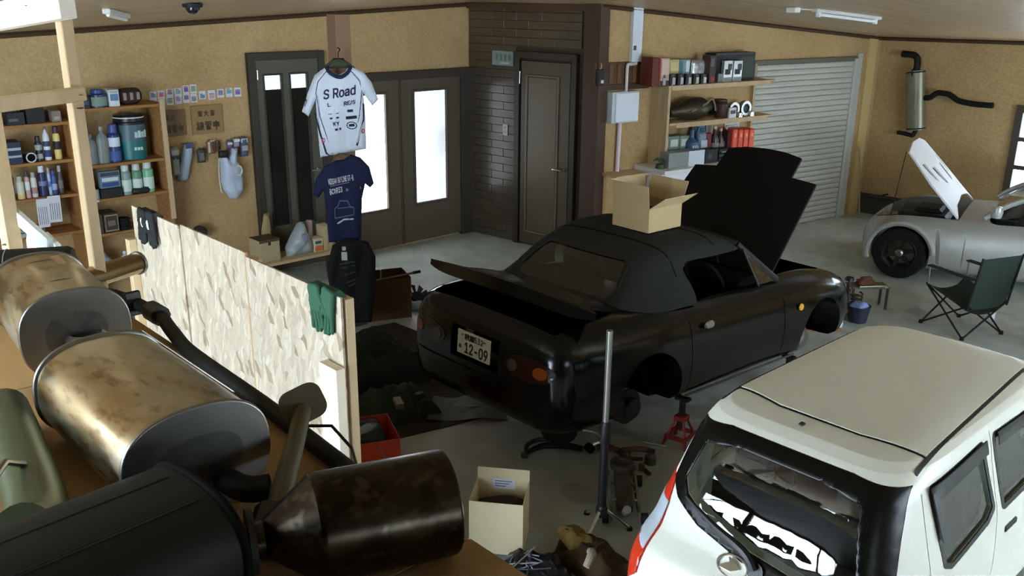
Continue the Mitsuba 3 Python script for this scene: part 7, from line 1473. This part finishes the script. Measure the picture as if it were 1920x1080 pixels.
# suspension parts on the floor
k = thing('control_arm', 'black suspension arm lying on the floor under the tail of the roadster', 'car part')
put('arm', tube([(3.98, 4.10, 0.03), (4.10, 4.08, 0.05), (4.20, 4.0, 0.055), (4.32, 3.88, 0.03)], [0.014, 0.022, 0.026, 0.022], 10, 20), flat(30, 31, 30, 0.6, 0.3), k)
put('arm', tube([(3.98, 4.10, 0.03), (4.04, 4.15, 0.06), (4.16, 4.06, 0.09)], 0.016, 8, 14), flat(70, 70, 66, 0.5, 0.4), k)
put('bush', mv(lathe([(0.012, -0.03), (0.03, -0.03), (0.03, 0.03), (0.012, 0.03), (0.012, -0.03)], 16), M((4.36, 3.85, 0.035), (1, 0, 0), None, (0.5, 0.6, 0.2))), 'rubber', k)
put('ball_joint', lathe([(0, 0), (0.025, 0), (0.028, 0.03), (0.012, 0.045), (0, 0.05)], 14, M((3.97, 4.11, 0.0))), flat(90, 88, 80, 0.5, 0.5), k)
k = thing('control_arm', 'rusty suspension link lying on the floor right of the telescopic stand', 'car part')
put('arm', tube([(4.38, 3.80, 0.06), (4.46, 3.66, 0.05), (4.40, 3.54, 0.03), (4.36, 3.46, 0.03)], [0.026, 0.022, 0.028, 0.03], 10, 18), 'rust', k)
put('arm', tube([(4.46, 3.66, 0.05), (4.58, 3.60, 0.05), (4.66, 3.50, 0.035)], 0.02, 10, 12), 'rust', k)
put('bush', lathe([(0, 0), (0.04, 0), (0.04, 0.06), (0.02, 0.075), (0, 0.075)], 16, M((4.56, 3.46, 0.0))), flat(84, 84, 80, 0.5, 0.5), k)
put('bolt', tube([(4.62, 3.58, 0.10), (4.72, 3.45, 0.08)], 0.009, 8), 'steel', k)
k = thing('brake_parts', 'small heap of rusty brackets beside the suspension link', 'car part')
for i, (x, y, a) in enumerate(((4.30, 3.42, 20), (4.44, 3.40, 70), (4.52, 3.56, 130))): put('bracket', mv(cat([box(-0.05, 0.05, -0.012, 0.012, 0, 0.022, 0.003), box(0.03, 0.05, -0.012, 0.03, 0, 0.05, 0.003)]), yaw(a, (x, y, 0.0))), 'rust', k, smooth=False)
# rags and bags at the bottom of the picture
heap('brown_rag', 'brown crumpled rag heap on the floor between the cream carton and the white hatchback', 'rag', [(3.25, 2.75), (3.5, 2.65), (3.52, 2.98), (3.42, 3.2), (3.25, 3.1)], 0.12, 'rag', 12, step=0.022, freq=14)
heap('yellow_rag', 'ochre rag lying on top of the brown rag heap', 'rag', [(3.30, 3.02), (3.42, 2.98), (3.46, 3.12), (3.36, 3.18)], 0.06, flat(104, 84, 40, 0.95), 15, z=0.09, step=0.015, freq=22)
heap('black_bag', 'black plastic bag slumped on the floor in front of the cream carton', 'bag', [(2.72, 2.9), (3.12, 2.82), (3.24, 3.05), (3.1, 3.24), (2.8, 3.2)], 0.13, flat(24, 25, 28, 0.4), 19, step=0.022, freq=15)
k = thing('wire_tangle', 'tangle of pale wires lying on the black bag', 'cable')
for i in range(6):
    r_ = random.Random(i); pts = [(2.92 + r_.uniform(-0.12, 0.16), 3.02 + r_.uniform(-0.12, 0.12), 0.15 + r_.uniform(0.0, 0.04)) for _ in range(5)]
    put('wire', tube(pts, 0.004, 5, 26), flat(*((130, 136, 150), (60, 66, 84), (150, 150, 150))[i % 3], 0.5), k)
k = thing('plane_handle', 'pale worn tool handle sticking out of the rags', 'tool'); put('handle', tube([(3.28, 2.86, 0.17), (3.22, 2.80, 0.20), (3.16, 2.78, 0.17)], [0.022, 0.026, 0.02], 10, 10), flat(150, 140, 120), k); put('ferrule', tube([(3.28, 2.86, 0.17), (3.30, 2.88, 0.16)], 0.024, 10), 'dark_steel', k)
k = thing('basin', 'grey plastic basin edge beside the hatchback bumper', 'basin'); put('bowl', lathe([(0, 0.01), (0.13, 0.01), (0.17, 0.12), (0.185, 0.125), (0.18, 0.14), (0.16, 0.13), (0.12, 0.025), (0, 0.025)], 32, M((3.02, 2.58, 0.0))), flat(120, 120, 112, 0.5), k)
put('water_mark', lathe([(0.145, 0.075), (0.149, 0.075), (0.153, 0.085), (0.149, 0.085), (0.145, 0.075)], 32, M((3.02, 2.58, 0.0))), flat(90, 90, 84), k)
# clutter by the roadster's nose
k = thing('spray_bottle', 'white spray bottle standing on the floor by the roadster nose', 'bottle')
SB_ = M((8.15, 3.98, 0.0))
put('body', lathe([(0, 0), (0.04, 0), (0.042, 0.02), (0.042, 0.17), (0.018, 0.23), (0, 0.23)], 18, SB_), flat(206, 208, 222, 0.4), k); put('trigger', mv(cat([box(-0.05, 0.03, -0.012, 0.012, 0.24, 0.28, 0.005), box(-0.045, -0.03, -0.008, 0.008, 0.19, 0.24, 0.003), box(-0.012, 0.012, -0.012, 0.012, 0.22, 0.25, 0.003)]), SB_), flat(60, 90, 80), k, smooth=False)
k = thing('bucket', 'dark blue bucket with a pale rag on the floor by the roadster nose', 'bucket'); put('pail', lathe([(0, 0), (0.085, 0), (0.11, 0.16), (0.115, 0.17), (0.1, 0.165), (0.08, 0.02), (0, 0.02)], 26, M((8.42, 3.92, 0))), flat(34, 38, 54, 0.5), k); put('rag', puffy(rrect(-0.09, 0.08, -0.08, 0.08, 0.03), 0.04, 0.02, 0.05, 0.9, 2, mat=M((8.42, 3.92, 0.16))), flat(120, 140, 190, 0.9), k, smooth=True)
k = thing('oil_jug', 'green oil jug lying among the parts by the roadster nose', 'jug'); put('jug', mv(puffy(rrect(-0.08, 0.08, 0, 0.24, 0.03), 0.05, 0.02, 0.05), M((8.25, 4.16, 0.0), (0.8, -0.6, 0), (0, 0, 1))), flat(64, 96, 80, 0.5), k, smooth=True); put('cap', lathe([(0, 0.24), (0.025, 0.24), (0.024, 0.28), (0, 0.28)], 12, M((8.25, 4.16, 0))), flat(30, 32, 30), k)
k = thing('air_hose', 'bent dark hose standing in the clutter by the roadster nose', 'hose'); put('hose', tube([(8.35, 4.3, 0.02), (8.37, 4.28, 0.2), (8.45, 4.24, 0.27), (8.52, 4.2, 0.18), (8.5, 4.18, 0.02)], 0.024, 10, 26), flat(44, 42, 40), k); put('coupling', tube([(8.5, 4.18, 0.05), (8.5, 4.18, 0.0)], 0.03, 10), 'steel', k)
k = thing('parts_stand', 'low dark stand of rusty brackets by the roadster nose', 'stand')
put('top', mv(box(-0.2, 0.2, -0.1, 0.1, 0.23, 0.245, 0.003), M((8.9, 4.08, 0), (0.75, -0.66, 0))), flat(92, 92, 78), k, smooth=False)
for sx in (-0.18, 0.18):
    for sy in (-0.08, 0.08): put('leg', mv(box(sx - 0.01, sx + 0.01, sy - 0.01, sy + 0.01, 0, 0.23), M((8.9, 4.08, 0), (0.75, -0.66, 0))), 'dark_steel', k, smooth=False)
k = thing('caliper', 'rusty red brake caliper lying on the low stand', 'car part'); put('body', mv(cat([box(-0.09, 0.09, -0.05, 0.05, 0, 0.06, 0.015), box(-0.05, 0.07, -0.03, 0.03, 0.05, 0.09, 0.012)]), M((8.87, 4.1, 0.246), (0.8, -0.5, 0))), flat(104, 62, 46, 0.7), k, smooth=False); put('pin', mv(cyl((-0.12, 0.03, 0.04), (0.12, 0.03, 0.04), 0.01, n=8), M((8.87, 4.1, 0.246), (0.8, -0.5, 0))), 'steel', k)
k = thing('spanner', 'pale spanner lying on the low stand before the caliper', 'tool'); put('shaft', mv(tube([(-0.14, 0, 0.012), (0.12, 0, 0.012)], 0.01, 8), M((8.84, 4.0, 0.246), (0.8, -0.6, 0))), flat(186, 182, 160, 0.4, 0.6), k); put('jaw', mv(prism(shapely.Point(0, 0).buffer(0.026).difference(shapely.box(0, -0.01, 0.03, 0.01)), 0.012), M((8.84, 4.0, 0.248), (0.8, -0.6, 0)) @ M((0.14, 0, 0))), flat(186, 182, 160, 0.4, 0.6), k)
k = thing('battery', 'brown wooden board with a dark case on the floor under the roadster nose', 'case'); put('board', mv(box(-0.2, 0.2, -0.12, 0.12, 0, 0.02, 0.003), M((7.95, 4.1, 0), (0.8, -0.6, 0))), flat(140, 92, 62), k, smooth=False); put('case', mv(box(-0.1, 0.08, -0.07, 0.07, 0.02, 0.16, 0.01), M((7.95, 4.1, 0), (0.8, -0.6, 0))), flat(40, 44, 44), k, smooth=False)
k = thing('coil_spring', 'dark coil spring standing upright among the parts by the roadster nose', 'spring'); put('coil', tube([(8.55 + 0.055 * math.cos(t), 4.02 + 0.055 * math.sin(t), 0.012 + 0.0062 * t) for t in np.linspace(0, 12 * math.pi, 110)], 0.010, 6), flat(58, 44, 38, 0.5), k); put('seat', lathe([(0, 0), (0.07, 0), (0.07, 0.008), (0, 0.008)], 18, M((8.55, 4.02, 0.0))), 'rubber', k)
k = thing('damper', 'dark damper standing upright behind the coil spring', 'car part'); put('tube', lathe([(0, 0), (0.03, 0), (0.03, 0.22), (0.012, 0.23), (0.012, 0.34), (0, 0.34)], 14, M((8.68, 4.18, 0))), flat(50, 40, 36, 0.5), k); put('mount', lathe([(0, 0.32), (0.05, 0.32), (0.04, 0.35), (0, 0.36)], 14, M((8.68, 4.18, 0))), 'black_satin', k)
k = thing('oil_can', 'slim dark can with a pale label standing left of the coil spring', 'can'); put('can', lathe([(0, 0), (0.035, 0), (0.035, 0.2), (0.012, 0.24), (0, 0.24)], 14, M((8.36, 4.08, 0))), flat(50, 56, 44, 0.4), k); put('label', lathe([(0.035, 0.05), (0.0362, 0.05), (0.0362, 0.15), (0.035, 0.15), (0.035, 0.05)], 14, M((8.36, 4.08, 0))), flat(128, 132, 100), k)
# folding chairs
def camp_chair(label, x, y, ang, full=True):
    k = thing('camp_chair', label, 'chair', None)
    F = yaw(ang, (x, y, 0)); W_ = 0.25
    cv = flat(36, 50, 42, 0.85)
    back = sheet([np.c_[np.full(9, -0.24 - 0.10 * t), np.linspace(-W_, W_, 9), np.full(9, 0.30 + 0.52 * t)] + np.c_[-0.05 * (1 - np.linspace(-1, 1, 9) ** 2) * math.sin(math.pi * min(1, t + 0.2)), np.zeros(9), np.zeros(9)] for t in np.linspace(0, 1, 7)], 0.006)
    put('back', mv(back, F), cv, k, smooth=40)
    seat = sheet([np.c_[np.full(9, 0.24 - 0.48 * t), np.linspace(-W_, W_, 9), 0.42 - 0.12 * t - 0.07 * (1 - np.linspace(-1, 1, 9) ** 2)] for t in np.linspace(0, 1, 7)], 0.006)
    put('seat', mv(seat, F), cv, k, smooth=40)
    a_, b_, c_, d_ = (0.26, -W_), (0.26, W_), (-0.26, W_), (-0.26, -W_)
    for p_, q_ in ((a_, b_), (b_, a_), (b_, c_), (c_, b_), (c_, d_), (d_, c_), (d_, a_), (a_, d_)):
        top = 0.42 if q_[0] > 0 else 0.34
        put('strut', mv(tube([(p_[0], p_[1], 0.01), (q_[0], q_[1], top)], 0.009, 8), F), 'black_steel', k)
    for s in (-1, 1):
        put('back_post', mv(tube([(-0.26, s * W_, 0.30), (-0.345, s * W_, 0.83)], 0.01, 8), F), 'black_steel', k)
        put('arm_rest', mv(box(-0.30, 0.26, s * W_ - 0.035, s * W_ + 0.035, 0.60, 0.612, 0.004), F), cv, k, smooth=False)
        put('arm_post', mv(tube([(0.24, s * W_, 0.42), (0.25, s * W_, 0.60)], 0.009, 8), F), 'steel', k)
    for q_ in (a_, b_, c_, d_): put('foot', mv(lathe([(0, 0), (0.022, 0), (0.018, 0.03), (0, 0.035)], 12), F @ M((q_[0], q_[1], 0))), 'rubber', k)
    return k
camp_chair('dark green folding camp chair with its back to the camera before the silver coupe', 9.0, 3.14, 68)
camp_chair('second dark green folding camp chair cut off by the right picture edge', 9.05, 2.13, 60)
k = thing('bottle', 'white bottle standing on the floor behind the camp chair legs', 'bottle'); put('body', lathe([(0, 0), (0.035, 0), (0.036, 0.16), (0.015, 0.2), (0, 0.2)], 16, M((9.55, 3.05, 0))), flat(206, 210, 216, 0.4), k); put('cap', lathe([(0, 0.2), (0.016, 0.2), (0.015, 0.225), (0, 0.225)], 12, M((9.55, 3.05, 0))), flat(190, 196, 206), k)
k = thing('pole', 'thin pale pole leaning in the corner beside the shutter', 'pole'); q0, q1 = np.array((12.72, 6.10, 0.0)), np.array((12.80, 6.27, 1.0)); put('shaft', tube([q0, q1], 0.01, 8), flat(150, 140, 110), k); put('knob', lathe([(0, 0), (0.018, 0.005), (0.018, 0.03), (0, 0.035)], 10, M(q1)), flat(190, 180, 150), k)
k = thing('skirting_hose', 'dark hose running along the foot of the far wall', 'hose'); put('hose', tube([(12.95, 6.15, 0.30), (12.98, 5.7, 0.30), (12.97, 5.1, 0.305), (12.98, 4.6, 0.30)], 0.03, 10, 30), flat(50, 46, 36), k)
for y in (5.9, 4.9): put('clip', box(12.94, 13.1, y - 0.015, y + 0.015, 0.33, 0.345, 0.003), 'dark_steel', k, smooth=False)
